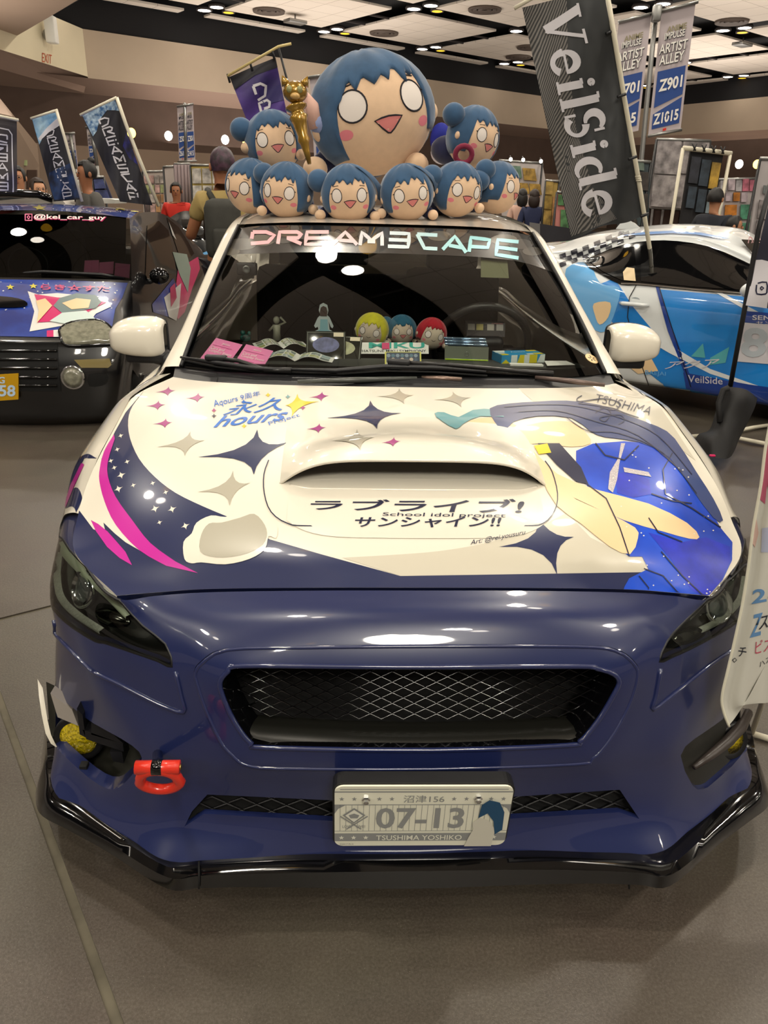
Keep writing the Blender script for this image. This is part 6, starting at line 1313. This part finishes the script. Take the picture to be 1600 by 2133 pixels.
for k in range(8): a = k*PI/4; obj('rim_spoke', *tube([wc+Vector((.075, .03*math.cos(a), .03*math.sin(a))), wc+Vector((.085, .155*math.cos(a), .155*math.sin(a)))], .011, 6), GREYM, kwl)
m1 = U(332, 575, 'x', -1.58); km = obj('side_mirror', *ball(m1, (.075, .05, .062), nu=20, nv=12), BLACKG, kc); obj('mirror_foot', *tube([m1+Vector((-.05, .01, -.03)), m1+Vector((-.12, .03, -.06))], .02, 8), BLACKP, km)
obj('underbody', *box((-2.34, 5.4, .28), (1.3, 2.6, .25)), BLACKM, kc, smooth=False)
# cars behind
bc = thing('car', 'glossy black car parked behind the small starry car, mostly hidden', 'car', (-3.2, 9.0, 0))
SB = Surf([[u(330,470,9.2),u(380,440,9.2),u(425,450,9.2),u(470,470,9.3)],[u(330,500,9.0),u(380,475,9.0),u(430,480,9.0),u(480,500,9.1)],[u(340,560,8.9),u(390,540,8.9),u(440,540,8.9),u(490,560,9.0)],[u(340,640,8.9),u(390,640,8.9),u(440,640,8.9),u(490,640,9.0)]], 20, 20).orient((0,-1,0)); sb = SB.mesh('body', KB, bc); obj('lower_body', *box((-2.35, 9.6, .42), (1.7, 1.2, .84), bev=.1), KB, bc)
SB.decal('side_window', [(378,458),(408,458),(432,475),(436,500),(400,498),(382,480)], GT, sb, off=.01, step=.2); SB.decal('blue_print', [(402,535),(440,520),(445,545),(405,548)], CBL, sb, off=.01, step=.2)
rc = thing('car', 'red and white car with lettering behind the small starry car at far left', 'car', (-5.2, 7.4, 0))
obj('lower_body', *box((-5.0, 8.1, .55), (2.6, 1.3, 1.1), bev=.15), KB, rc)
obj('body', *prism([u(-80,425,7.4),u(60,412,7.4),u(120,408,7.4),u(145,432,7.4),u(60,470,7.4),u(-80,480,7.4)], (0, 1.2, 0)), paint('rear car white', 'd8d2c8'), rc, smooth=False); obj('red_panel', *prism([u(-80,440,7.36),u(28,431,7.36),u(60,428,7.36),u(20,444,7.36),u(-80,452,7.36)], (0, .03, 0)), paint('rear car red', '7c1c16'), rc, smooth=False)
plane_text('side_lettering', 'FIRE', u(-22,440,7.34), u(26,438,7.34)-u(-22,440,7.34), u(-22,431,7.34)-u(-22,440,7.34), WHITEF, rc, .03)
obj('black_roof', *tube([u(-80,405,7.3), u(20,402,7.3), u(80,405,7.3), u(110,415,7.3)], .04, 8), BLACKG, rc)
t = thing('white_platform', 'long low white shelf behind the starry roof of the small car', 'table', u(170, 425, 7.8)); obj('top', *quad3([u(120,412,7.8),u(228,414,7.8),u(240,416,7.8),u(238,424,7.8),u(120,424,7.8)], .5, (0, 1, 0)), PAPER, t, smooth=False)

# ------------------------------------------------------------------ right hand flag stand and near cloth banner
t = thing('flag_stand', 'black pole stand with camera logo flag at the right edge, foot in a black bag', 'flag', U(1500, 945, 'z', 0))
Q = [(1612,378),(1760,400),(1730,660),(1553,636)]; S = cloth(Q, 3.5, .015, 1, nu=16, nv=30); f = S.mesh('flag_cloth', M('flag navy cloth', '1d1e30', .6, sheen=.3), t)
S.decal('white_print', [bq(Q,.0,.62),bq(Q,.28,.64),bq(Q,.24,1),bq(Q,0,1)], FLT, f, off=.003)
S.strokes('camera_logo', [smooth2([(1578,590),(1596,588),(1597,604),(1594,612),(1576,612),(1575,598)], 2), [(1583,600),(1586,597),(1590,600),(1586,604),(1583,600)]], 3, INK, f, .006)
pole([(1606,380),(1580,480),(1552,640),(1520,812)], [3.5,3.5,3.5,3.5], .015, BLACKP, t)
def bag(P, Y, mat, par):
    rows = [[U(x, y, 'y', d) for x, y, d in r] for r in P]; return Surf(rows, 20, 24).orient((0, -1, 0)).mesh('weight_bag', mat, par)
BGM = M('black nylon bag', '161517', .7, noise=.4, nscale=9, bump=.5)
bag([[(1500,812,3.55),(1520,806,3.45),(1555,812,3.45),(1578,830,3.6)],[(1500,830,3.5),(1525,825,3.38),(1555,830,3.38),(1572,850,3.55)],[(1490,860,3.5),(1512,860,3.34),(1540,868,3.34),(1558,880,3.5)],[(1478,895,3.45),(1500,895,3.28),(1528,900,3.28),(1540,915,3.45)],[(1455,905,3.5),(1480,915,3.2),(1520,930,3.2),(1532,935,3.4)],[(1445,925,3.45),(1475,948,3.15),(1510,956,3.12),(1524,950,3.3)]], 0, BGM, t)
obj('bag_strap', *tube([U(1500,880,'y',3.33), U(1497,840,'y',3.4), U(1507,812,'y',3.42), U(1518,808,'y',3.42)], .02, 6), BGM, t)
obj('pink_tag', *box(U(1484, 949, 'y', 3.1), (.035, .02, .012), bev=.004), M('pink plastic', 'd01c60', .4), t)
for P in ([(1424,910),(1500,905),(1600,925)], [(1500,905),(1570,890),(1640,880)]): obj('base_leg', *tube([U(x, y, 'z', .025) for x, y in P], .014, 8), FWH, t)
# near cloth banner over the right headlamp
t = thing('cloth_banner', 'pale printed cloth banner with pink hair print hanging over the right headlamp', 'banner', U(1600, 1540, 'z', 0))
NY = .12
def nb(x, y, d=0): return U(x, y, 'y', NY+d)
rows = []
for k, (lx, ly) in enumerate(((1612,840),(1594,930),(1584,1010),(1568,1100),(1558,1180),(1545,1260),(1528,1340),(1514,1400),(1503,1450),(1506,1480),(1518,1512))):
    v = k/10; rx = 1790; ry = ly+10+(0 if k < 9 else -80*(k-8)); rows.append([nb(lx, ly, 0), nb(lx+(rx-lx)*.06, ly+(ry-ly)*.06-(12 if k > 9 else 0), .010), nb(lx+(rx-lx)*.16, ly+(ry-ly)*.16-(40 if k > 9 else 0), .0), nb(lx+(rx-lx)*.32, ly+(ry-ly)*.32-(95 if k > 9 else 0), .02), nb(lx+(rx-lx)*.6, ly+(ry-ly)*.6-(150 if k > 9 else 0), .0), nb(rx, ry-(200 if k > 9 else 0), .02)])
S = Surf(rows, 30, 60).orient((0, -1, 0)); f = S.mesh('banner_cloth', M('banner cloth', 'c9c7bd', .85, noise=.05, nscale=6), t)
obj('hem', *tube([Vector(p)+Vector((0, -.002, 0)) for p in S.P[:, 0]], .0032, 6), M('hem cream', 'dcd8c4', .8), f)
S.decal('pink_hair_print', [(1612,842),(1640,840),(1640,1040),(1610,1035),(1598,1010),(1594,1050),(1582,1040),(1584,1005),(1590,960),(1596,925)], M('banner pink', 'b45a72', .8), f, off=.001); S.decal('skin_print', [(1566,1095),(1574,1075),(1580,1110),(1572,1140),(1562,1125)], M('banner skin', 'c8a89c', .8), f, off=.001)
S.decal('blue_print', [(1588,1100),(1640,1092),(1640,1150),(1586,1150)], M('banner pale blue', 'a8aec4', .8), f, off=.0012)
NBL = M('banner blue ink', '5b86b4', .7); NBK = M('banner black ink', '1c2030', .7); NRD = M('banner red ink', 'b84860', .7)
S.text('banner_lettering', '2', [(1569,1228),(1594,1224),(1596,1252),(1566,1258)], NBL, f, .05, .0015); S.text('banner_lettering', 'ネ', [(1598,1224),(1625,1222),(1625,1250),(1598,1252)], NBL, f, .03, .0015); S.text('banner_lettering', 'Z', [(1570,1280),(1588,1275),(1584,1322),(1562,1328)], NBL, f, .04, .0015)
S.text('banner_lettering', 'スハ', [(1584,1284),(1622,1274),(1622,1300),(1580,1312)], NBK, f, .01, .0015); S.text('banner_lettering', 'チ', [(1540,1346),(1557,1348),(1553,1370),(1535,1366)], NBK, f, .01, .0015); S.text('banner_lettering', 'ビスト', [(1574,1334),(1625,1324),(1625,1350),(1572,1362)], NRD, f, .0, .0015); S.text('banner_lettering', 'ハスハマ', [(1580,1380),(1630,1350),(1632,1360),(1582,1390)], NBK, f, 0, .0015)
S.strokes('banner_ring', [[(1525,1374),(1530,1370),(1534,1374),(1529,1379),(1525,1374)]], 1.5, NBK, f, .0015)
obj('banner_pole', *tube([U(1700,1180,'y',.14), U(1640,1330,'y',.30), U(1600,1430,'y',.45), U(1566,1528,'z',.012)], .008, 8), FWH, t); obj('base_tube', *tube([U(1560,1526,'z',.012), U(1660,1556,'z',.012)], .010, 10), FWH, t)

# ------------------------------------------------------------------ hanging and standing banners
def banner_stand(name, label, poleP, D, quads, bars, r=.03):
    t = thing(name, label, 'banner', U(*poleP[-1], 'y', D)); pole(poleP, [D]*len(poleP), r, GREYM, t); e_ = U(*poleP[-1], 'y', D); obj('lower_pole', *tube([e_, Vector((e_.x, D, .02))], r, 8), GREYM, t); obj('foot', *lathe([(.3, 0), (.3, .02), (.05, .04)], (e_.x, D, 0)), GREYM, t)
    BM = M('banner fabric', 'b9aeb2', .8); BB = M('banner blue block', '24468a', .7); BK = M('banner black ink', '17161c', .7)
    for Q, (n1, n2) in quads:
        S = Surf([[U(*bq(Q, u_, v_), 'y', D) for u_ in (0, .5, 1)] for v_ in (0, .5, 1)], 6, 12).orient((0, -1, 0)); b = S.mesh('banner_panel', BM, t)
        S.decal('blue_block', sub(Q, .08, .49, .92, .72)[:3]+[bq(Q, .08, .78)], BB, b, off=.01, step=1); S.decal('blue_block', [bq(Q, .92, .74), bq(Q, .92, .95), bq(Q, .08, .95), bq(Q, .08, .83)], BB, b, off=.01, step=1)
        big = abs(Q[0][0]-Q[1][0]) > 40
        for txt, u0, v0, u1, v1, m_, bo in (('ANIME', .22, .14, .80, .19, M('banner gold ink', '8c8468', .7), .06), ('IMPULSE', .18, .195, .78, .25, BK, .05), ('ARTIST', .06, .28, .90, .36, BK, .07), ('ALLEY', .10, .37, .84, .45, BK, .07), (n1, .16, .56, .86, .66, WHITEF, .07), (n2, .10, .83, .86, .92, WHITEF, .07)):
            S.text('banner_lettering', txt, sub(Q, u0, v0, u1, v1), m_, b, bo if big else .05, .02, 0, 2)
            if m_ is BK and big: S.text('banner_lettering', txt, sub(Q, u0-.02, v0-.005, u1-.02, v1-.005), WHITEF, b, bo*.5, .03, 0, 2)
        obj('sponsor_mark', *quad3([U(*bq(Q, x, y), 'y', D-.02) for x, y in ((.44, .965), (.54, .965), (.54, .985), (.44, .985))], .01, (0, -1, 0)), REDP, b, smooth=False)
    for a, b_ in bars: pole([a, b_], [D-.03]*2, r*.6, GREYM, t, 'cross_bar')
    return t
banner_stand('banner_stand', 'tall stand with twin Artist Alley banners right of the carbon flag', [(1368,14),(1356,130),(1345,240),(1330,400),(1322,470)], 12, [([(1289,46),(1357,29),(1330,272),(1262,288)], ('Z701','Z815')), ([(1378,23),(1449,7),(1418,268),(1350,284)], ('Z901','Z1015'))], [((1288,46),(1360,28)), ((1374,24),(1454,4)), ((1350,284),(1420,270))], .04)
obj_ = thing('banner_clamp', 'metal clamp block atop the Artist Alley banner stand', 'clamp', U(1368, 25, 'y', 11.9)); obj('clamp_body', *box(U(1368, 28, 'y', 11.9), (.12, .12, .22), bev=.02), GREYM, obj_)
banner_stand('hanging_banner', 'pair of narrow grey and blue hanging banners left of the purple flag', [(385,214),(387,335)], 22, [([(369,222),(386,218),(389,333),(373,335)], ('Z501','Z615')), ([(387,218),(402,216),(407,333),(390,335)], ('Z301','Z415'))], [((368,222),(403,216)), ((370,337),(410,335))], .04)
banner_stand('hanging_banner', 'pale hanging banner partly behind the flag with light blue top', [(146,276),(158,352)], 18, [([(136,278),(155,277),(163,350),(146,352)], ('Z101','Z215'))], [((135,278),(156,277))], .04)
banner_stand('hanging_banner', 'pair of hanging banners peeking out left of the large dark flag', [(190,262),(202,345)], 17, [([(180,266),(192,264),(205,344),(188,345)], ('Z201','Z315'))], [((178,266),(200,262))], .04)
banner_stand('hanging_banner', 'pale banner on a white bar above the left shoulder of the huge plush', [(679,148),(682,185)], 11, [([(645,163),(716,149),(722,330),(655,335)], ('Z401','Z515'))], [((641,162),(722,148))], .035)

# ------------------------------------------------------------------ booths with hung goods
rnd = random.Random(21)
def hexc(c, v): r_ = [int(c[i:i+2], 16) for i in (0, 2, 4)]; return ''.join('%02x' % max(0, min(255, int(x*v))) for x in r_)
def board(name, label, cat, q, D, col, tiles=(), pal=('c8a050','7a98b8','b0705c','88a890'), th=.04, prt='picture', posts=True):
    t = thing(name, label, cat, U(q[3][0]*.5+q[2][0]*.5, max(q[2][1], q[3][1]), 'y', D))
    obj('backing', *quad3([U(x, y, 'y', D) for x, y in q], th, (0, 1, 0)), M('board '+col, col, .8, noise=.1, nscale=3), t, smooth=False)
    for k, (u0, v0, u1, v1) in enumerate(tiles):
        c_ = rnd.choice(pal); obj(prt, *quad3([U(*p, 'y', D-.02) for p in sub(q, u0, v0, u1, v1)], .015, (0, -1, 0)), M('tile '+c_, c_, .7, col2=hexc(c_, .6), nscale=8), t, smooth=False)
    if posts:
        for k in (0, 1): obj('post', *tube([U(*q[k], 'y', D), Vector((U(*q[k], 'y', D).x, D, 0))], .02, 6), BLACKP, t)
        obj('top_rail', *tube([U(*q[0], 'y', D), U(*q[1], 'y', D)], .025, 6), GREYM, t)
    return t
def grid(nx, ny, u0=.06, v0=.06, u1=.94, v1=.94, g=.15):
    w_, h_ = (u1-u0)/nx, (v1-v0)/ny; return [(u0+i*w_+w_*g/2, v0+j*h_+h_*g/2, u0+(i+1)*w_-w_*g/2, v0+(j+1)*h_-h_*g/2) for i in range(nx) for j in range(ny)]
BR_P = ('c89868','d8b0a8','6a5a58','a8b07c','d0c4bc')
board('display_board', 'colourful art board right of the large dark flag, left of the man in red', 'display', [(296,358),(346,356),(352,470),(300,470)], 16, 'b0a49c', grid(4,5), BR_P)
board('display_board', 'narrow white curtain panel left of the grey striped curtain', 'display', [(340,348),(364,346),(366,450),(342,450)], 15.5, 'b8aca6')
t = board('curtain', 'grey brown streaked curtain behind the man in red', 'curtain', [(363,342),(396,341),(400,455),(366,455)], 15, '77696a')
for k in range(5): obj('curtain_fold', *tube([U(366+7*k, 343, 'y', 14.95), U(370+7*k, 454, 'y', 14.95)], .035, 6), M('curtain fold', '857678', .8), t)
board('display_board', 'white and yellow paper board behind the man with the backpack', 'display', [(396,344),(462,344),(470,460),(400,460)], 14.5, 'bfa85c', grid(3,3,.04,.04,.98,.96,.12), ('cfc9c2','c9c2ba','d3cec6'))
board('display_board', 'blue backed monitor board behind the large flag beside the dark haired woman', 'display', [(192,370),(216,368),(236,420),(196,420)], 13, '2c3050', grid(1,2), ('7a6a80','505a90'))
board('display_board', 'white grid panel with six bright prints behind the right plush toys', 'display', [(1040,334),(1130,340),(1160,500),(1048,490)], 15, 'bcb4b2', [(.05,.06,.20,.20),(.23,.06,.48,.22),(.52,.08,.80,.24),(.16,.28,.36,.42),(.38,.28,.60,.42),(.62,.28,.86,.42)], ('c09a48','7c94b4','6c8a78','b87a50'))
board('tower_shelf', 'yellow card shelf tower left of the carbon flag hem', 'shelf', [(1137,376),(1165,378),(1160,474),(1129,470)], 13.5, 'a8904c', [(.04,.02,.55,.30),(.04,.34,.55,.62),(.04,.66,.55,.97),(.6,.34,.96,.97)], ('b89a50','a88c40','c89a60'))
board('tower_shelf', 'pink and green shelf tower right of the yellow shelf', 'shelf', [(1160,400),(1190,402),(1192,492),(1156,490)], 13.2, 'c07c74', [(.1,.05,.9,.3),(.3,.4,1,.98)], ('d88a90','5a8c58'))
board('display_board', 'large white paper wall right of the twin banners', 'display', [(1368,290),(1480,294),(1462,440),(1352,432)], 11, 'aaa2a2', [(.02,.02,.46,.50),(.50,.02,.98,.48),(.02,.52,.46,.98),(.5,.52,.98,.98)], ('b0a8a8','aba3a4'))
t = board('art_rack', 'black cloth rack hung with six art prints behind the man in the dark shirt', 'rack', [(1440,308),(1508,316),(1478,486),(1414,480)], 10, '1d1c1f', [(.06,.10,.34,.42),(.38,.12,.66,.44),(.70,.14,.97,.46),(.10,.46,.36,.72),(.42,.48,.68,.76),(.74,.48,.98,.76)], ('c8a040','384450','a8b0a8','30323c','b4aca4','8898a0'), posts=False)
obj('top_rail', *tube([U(1423,308,'y',9.95), U(1524,320,'y',9.95)], .03, 8), FWH, t); obj('stand_post', *tube([U(1522,318,'y',9.95), Vector((U(1522,318,'y',9.95).x, 9.95, 0))], .025, 8), FWH, t); obj('stand_post', *tube([U(1423,308,'y',9.95), Vector((U(1423,308,'y',9.95).x, 9.95, 0))], .025, 8), FWH, t)
for x in (1447, 1467, 1487, 1506):
    for s_ in (-1, 1): obj('clamp_jaw', *tube([U(x+5*s_, 299+(x-1447)*.11, 'y', 9.9), U(x-2*s_, 314+(x-1447)*.11, 'y', 9.9)], .01, 5), BLACKP, t)
board('keychain_stand', 'white stand hung with bright pink, green and orange trinkets at the right', 'display', [(1497,374),(1578,372),(1572,500),(1490,500)], 11.5, 'b8aeae', [(.05,.02,.22,.20),(.25,.0,.42,.18),(.45,.02,.6,.2),(.62,.0,.78,.2),(.8,.02,.95,.2),(.2,.22,.36,.36),(.4,.22,.56,.36),(.6,.22,.76,.38),(.2,.42,.5,.68),(.6,.42,.95,.66),(.1,.72,.3,.95),(.5,.72,.95,.95)], ('d87a90','58a080','c83028','d88830','c8b8c0','b4b0b4'))
board('display_board', 'white wall with a grey whale shape print at the right edge', 'display', [(1584,330),(1680,334),(1660,520),(1560,500)], 9.5, 'b2abac', [(.15,.32,.55,.42),(.1,.5,.5,.72),(.1,.75,.4,.95)], ('8c8888','a49c9c','98a0a0'))
board('display_board', 'teal and dark art cloth behind the flag pole beside the twin banners', 'display', [(1306,334),(1356,338),(1350,470),(1330,470)], 10.5, '404c50', [(.1,.02,.7,.14),(.3,.16,.9,.45),(.3,.5,.9,.75)], ('a8a8a0','285070','6a7a70','4a4440'))
board('folding_rack', 'brown rack with pale uprights under the large white paper wall', 'rack', [(1352,432),(1420,436),(1412,490),(1346,486)], 11.3, '4a3630', [(.08,.05,.14,1),(.4,.05,.46,1),(.7,.05,.76,1)], ('a8a4a4',), prt='upright')
t = thing('black_table', 'black cloth covered table behind the right end of our car roof', 'table', U(1180, 500, 'y', 12)); obj('table_cloth', *prism([U(1125,466,'y',12.4),U(1290,490,'y',12.4),U(1290,560,'y',12.4),U(1125,560,'y',12.4)], (0, .8, 0)), FBK, t, smooth=False)
for k, (px, py) in enumerate(((1064,332),(1090,333),(1127,336))):
    c = U(px, py, 'y', 14.8); t = thing('clip_lamp', ['left', 'middle', 'right'][k]+' one of three white clip lamps above the grid panel with prints', 'lamp', c); obj('bulb', *ball(c, (.035, .035, .035), nu=12, nv=8), M('spot white', 'fff8e8', emit=7), t); obj('clip', *tube([c+Vector((0, .02, .03)), c+Vector((0, .08, .06)), U(px, py+6, 'y', 15.0)], .015, 6), BLACKP, t)

# ------------------------------------------------------------------ people
def skinned(name, nodes, edges, mat, par, sub_=2, root=0):
    me = bpy.data.meshes.new(name); og = org(par); me.from_pydata([Vector(n[:3])-og for n in nodes], edges, []); o = bpy.data.objects.new(name, me); COL.objects.link(o)
    md = o.modifiers.new('s', 'SKIN'); ly = me.skin_vertices[0] if me.skin_vertices else None
    if ly is None: bm = bmesh.new(); bm.from_mesh(me); bm.verts.layers.skin.verify(); bm.to_mesh(me); bm.free(); ly = me.skin_vertices[0]
    for i, n in enumerate(nodes):
        r_ = n[3] if isinstance(n[3], tuple) else (n[3], n[3]); ly.data[i].radius = r_; ly.data[i].use_root = (i == root)
    s2 = o.modifiers.new('ss', 'SUBSURF'); s2.levels = sub_; s2.render_levels = sub_
    dg = bpy.context.evaluated_depsgraph_get(); dg.update(); nm = bpy.data.meshes.new_from_object(o.evaluated_get(dg)); o.modifiers.clear(); o.data = nm; bpy.data.meshes.remove(me)
    nm.polygons.foreach_set('use_smooth', [True]*len(nm.polygons)); nm.materials.clear(); nm.materials.append(mat); o.parent = par; ORG[o.name] = og; return o
def person(label, head, face, H, skin, shirt, pants, hairm, arms=((-.25,-.02),(.25,-.02)), glasses=False, long_hair=0, bunh=False, sit=0, raise_=None, back=None, cap=None):
    """head: pixel + depth of the head centre; face: heading in degrees (0 looks at the camera)"""
    hc = U(head[0], head[1], 'y', head[2]); s = H/1.75; g = Vector((hc.x, hc.y, 0)); dz = hc.z-1.63*s
    R = rotz(math.radians(face)); t = thing('person', label, 'person', g)
    def p(x, y, z): v = R @ Vector((x*s, y*s, 0)); return (g.x+v.x, g.y+v.y, z*s+dz*(1 if z > .5 else 0))
    L = lambda *a: p(*a[:3])+(a[3] if isinstance(a[3], tuple) else a[3]*s,)
    el = []; fing = []
    for sd in (-1, 1):
        if raise_ and sd in raise_: e = (sd*.27, -.10, 1.12); w_ = (sd*.17, -.36, 1.22); h_ = (sd*.14, -.43, 1.27)
        else: e = (sd*.26, .04, 1.10); w_ = (sd*.28, -.06, .86); h_ = (sd*.28, -.09, .78)
        el.append((e, w_, h_))
    N = [L(0,0,.95,.135), L(0,.01,1.12,.13), L(0,.01,1.32,.15), L(0,.0,1.45,.07), L(0,-.01,1.52,.058), L(0,-.015,1.60,.085), L(0,-.015,1.68,.092), L(0,-.01,1.74,.07)]
    E_ = [(i, i+1) for i in range(7)]
    for sd, (e, w_, h_) in zip((-1, 1), el):
        k = len(N); N += [L(sd*.17,.0,1.41,.062), L(*e,.046), L(*w_,.030), L(*h_,.036)]; E_ += [(2, k), (k, k+1), (k+1, k+2), (k+2, k+3)]
        for j in range(5):
            dx = (j-2)*.018; ln_ = (.045, .075, .085, .078, .058)[j]; k2 = len(N); d_ = Vector(h_)-Vector(w_); d_.normalize()
            N += [L(h_[0]+dx+(.02*sd*-1 if j == 0 else 0), h_[1]+d_.y*.03, h_[2]+d_.z*.03, .010), L(h_[0]+dx*1.3+(.03*sd*-1 if j == 0 else 0), h_[1]+d_.y*(.03+ln_)-.012, h_[2]+d_.z*(.03+ln_), .008)]; E_ += [(k+3, k2), (k2, k2+1)]
        k = len(N); N += [L(sd*.10,0,.88,.095), L(sd*.10,-.01,.50,.062), L(sd*.10,.01,.10,.040), L(sd*.11,-.12,.04,.035)]; E_ += [(0, k), (k, k+1), (k+1, k+2), (k+2, k+3)]
    skinned('body', N, E_, skin, t, 1)
    N = [L(0,0,.94,.155), L(0,.01,1.12,.155), L(0,.01,1.32,.172), L(0,.0,1.43,.10)]; E_ = [(0, 1), (1, 2), (2, 3)]
    for sd, (e, w_, h_) in zip((-1, 1), el):
        k = len(N); m_ = [a*.45+b_*.55 for a, b_ in zip((sd*.17,.0,1.41), e)]; N += [L(sd*.18,.0,1.405,.080), L(*m_,.074)]; E_ += [(2, k), (k, k+1)]
        if cap == 'long': N += [L(*e,.062), L(*w_,.045)]; E_ += [(k+1, k+2), (k+2, k+3)]
    skinned('shirt', N, E_, shirt, t, 1)
    N = [L(0,0,.93,.15)]; E_ = []
    for sd in (-1, 1): k = len(N); N += [L(sd*.10,0,.86,.108), L(sd*.10,-.01,.50,.082), L(sd*.10,.01,.12,.065)]; E_ += [(0, k), (k, k+1), (k+1, k+2)]
    skinned('trousers', N, E_, pants, t, 1)
    for sd in (-1, 1): obj('shoe', *ball(p(sd*.105, -.05, .045), (.05*s, .13*s, .045*s), R, 14, 8), BLACKP, t)
    c = Vector(p(0, 0, 1.67))
    hv = []; hf = []; n1 = 24; n2 = 9
    for i in range(n1):
        lon = -PI+2*PI*i/n1; lo = .62 if abs(lon) < .9 else (-.5 if long_hair == 0 else -.7)
        for j in range(n2+1):
            v = fv(lon, lo+(PI/2-lo)*j/n2); k_ = 1+.03*math.sin(lon*6+j); hv.append(c+R @ Vector((v.x*.098*s*k_, v.y*.112*s*k_+.008, v.z*.118*s*k_)))
    hf = [(i*(n2+1)+j, ((i+1) % n1)*(n2+1)+j, ((i+1) % n1)*(n2+1)+j+1, i*(n2+1)+j+1) for i in range(n1) for j in range(n2)]
    hr_ = obj('hair', hv, hf, hairm, t)
    if long_hair: obj('hair_length', *ball(c+R @ Vector((0, .055*s, -.10*s)), (.11*s, .075*s, long_hair*s), R, 18, 12), hairm, hr_)
    if bunh: obj('hair_bun', *ball(c+R @ Vector((0, .07*s, .11*s)), (.04*s,)*3, nu=12, nv=8), hairm, hr_)
    for sd in (-1, 1):
        obj('eye', *ball(c+R @ Vector((sd*.033*s, -.096*s, -.015*s)), (.013*s, .006*s, .008*s), R, 8, 6), INKF, t); obj('ear', *ball(c+R @ Vector((sd*.095*s, 0, -.03*s)), (.012*s, .02*s, .03*s), R, 8, 6), skin, t)
    obj('nose', *ball(c+R @ Vector((0, -.104*s, -.04*s)), (.014*s, .016*s, .022*s), R, 8, 6), skin, t); obj('mouth', *ball(c+R @ Vector((0, -.096*s, -.075*s)), (.026*s, .006*s, .006*s), R, 8, 6), M('lips', '8a4a40', .6), t)
    if glasses:
        for sd in (-1, 1): obj('glasses', *tube([c+R @ Vector((sd*.036*s+.026*s*math.cos(a), -.108*s, -.015*s+.020*s*math.sin(a))) for a in [2*PI*k/12 for k in range(12)]], .0025*s, 4, closed=True), BLACKG, t)
    if back:
        bp_ = obj('backpack', *box(Vector(p(.06, .20, 1.20)), (.28*s, .15*s, .44*s), R, .07), back, t); obj('backpack_pocket', *box(Vector(p(.06, .29, 1.12)), (.20*s, .06*s, .18*s), R, .025), back, bp_)
        for sd in (-1, 1): obj('shoulder_strap', *tube([p(sd*.11,.14,1.40), p(sd*.125,.0,1.475), p(sd*.12,-.15,1.38), p(sd*.13,-.12,1.12)], .025*s, 8), back, bp_)
    return t
SK1 = M('skin warm', 'b07c5c', .6, noise=.06, nscale=10); SK2 = M('skin tan', '9a6444', .6); SK3 = M('skin light', 'bc8a6a', .6)
HD = M('dark hair', '14100f', .55, noise=.3, nscale=60); HP = M('purple brown hair', '4a2f40', .5, col2='1c1418', nscale=28)
TR = M('dark trousers', '1c1e26', .85)
person('man in khaki T-shirt with purple hair and grey backpack, seen from behind', (464,352,5.3), 200, 1.76, SK2, M('khaki shirt', 'a08a55', .9, noise=.12, nscale=12), TR, HP, back=M('grey backpack', '35342f', .8, noise=.2, nscale=20), raise_=(-1,1))
person('smiling man in black jacket with glasses beside the leftmost flag', (37,374,9.0), 12, 1.78, SK1, M('black jacket', '20201f', .85), TR, HD, glasses=True, cap='long')
person('shorter person with glasses looking right, next to the smiling man', (80,398,8.4), 40, 1.62, SK3, M('dark top', '2a2622', .85), TR, M('brown hair', '2c1c14', .6), glasses=True)
person('woman with dark hair bun and grey top between the two left flags', (180,366,7.6), -50, 1.68, SK2, M('grey top', '55524e', .85), TR, HD, bunh=True, cap='long')
person('man in bright red shirt behind the row of cars on the left', (367,400,12), 8, 1.66, SK2, M('red shirt', 'c02414', .8, noise=.1, nscale=8), TR, HD, cap='long')
person('woman in pale pink hooded top, back turned, right of the plush pile', (1088,410,14), 175, 1.64, SK3, M('pale pink hoodie', 'c4a090', .85), TR, HD, long_hair=.16, cap='long')
person('person in dark blue jacket with brown hair beside the pale pink hooded woman', (1113,412,13.6), 170, 1.66, SK3, M('dark blue jacket', '1c2444', .85), TR, M('brown dark hair', '24150f', .6), long_hair=.14, cap='long')
person('man in dark blue T-shirt facing right before the black art rack', (1490,418,9.0), 130, 1.74, SK1, M('navy shirt', '23262f', .9, noise=.1, nscale=10), TR, HD)
person('dark haired vendor sitting low near the right edge', (1530,474,8.6), 60, 1.55, SK1, M('charcoal top', '1c1c20', .9), TR, HD, long_hair=.10)
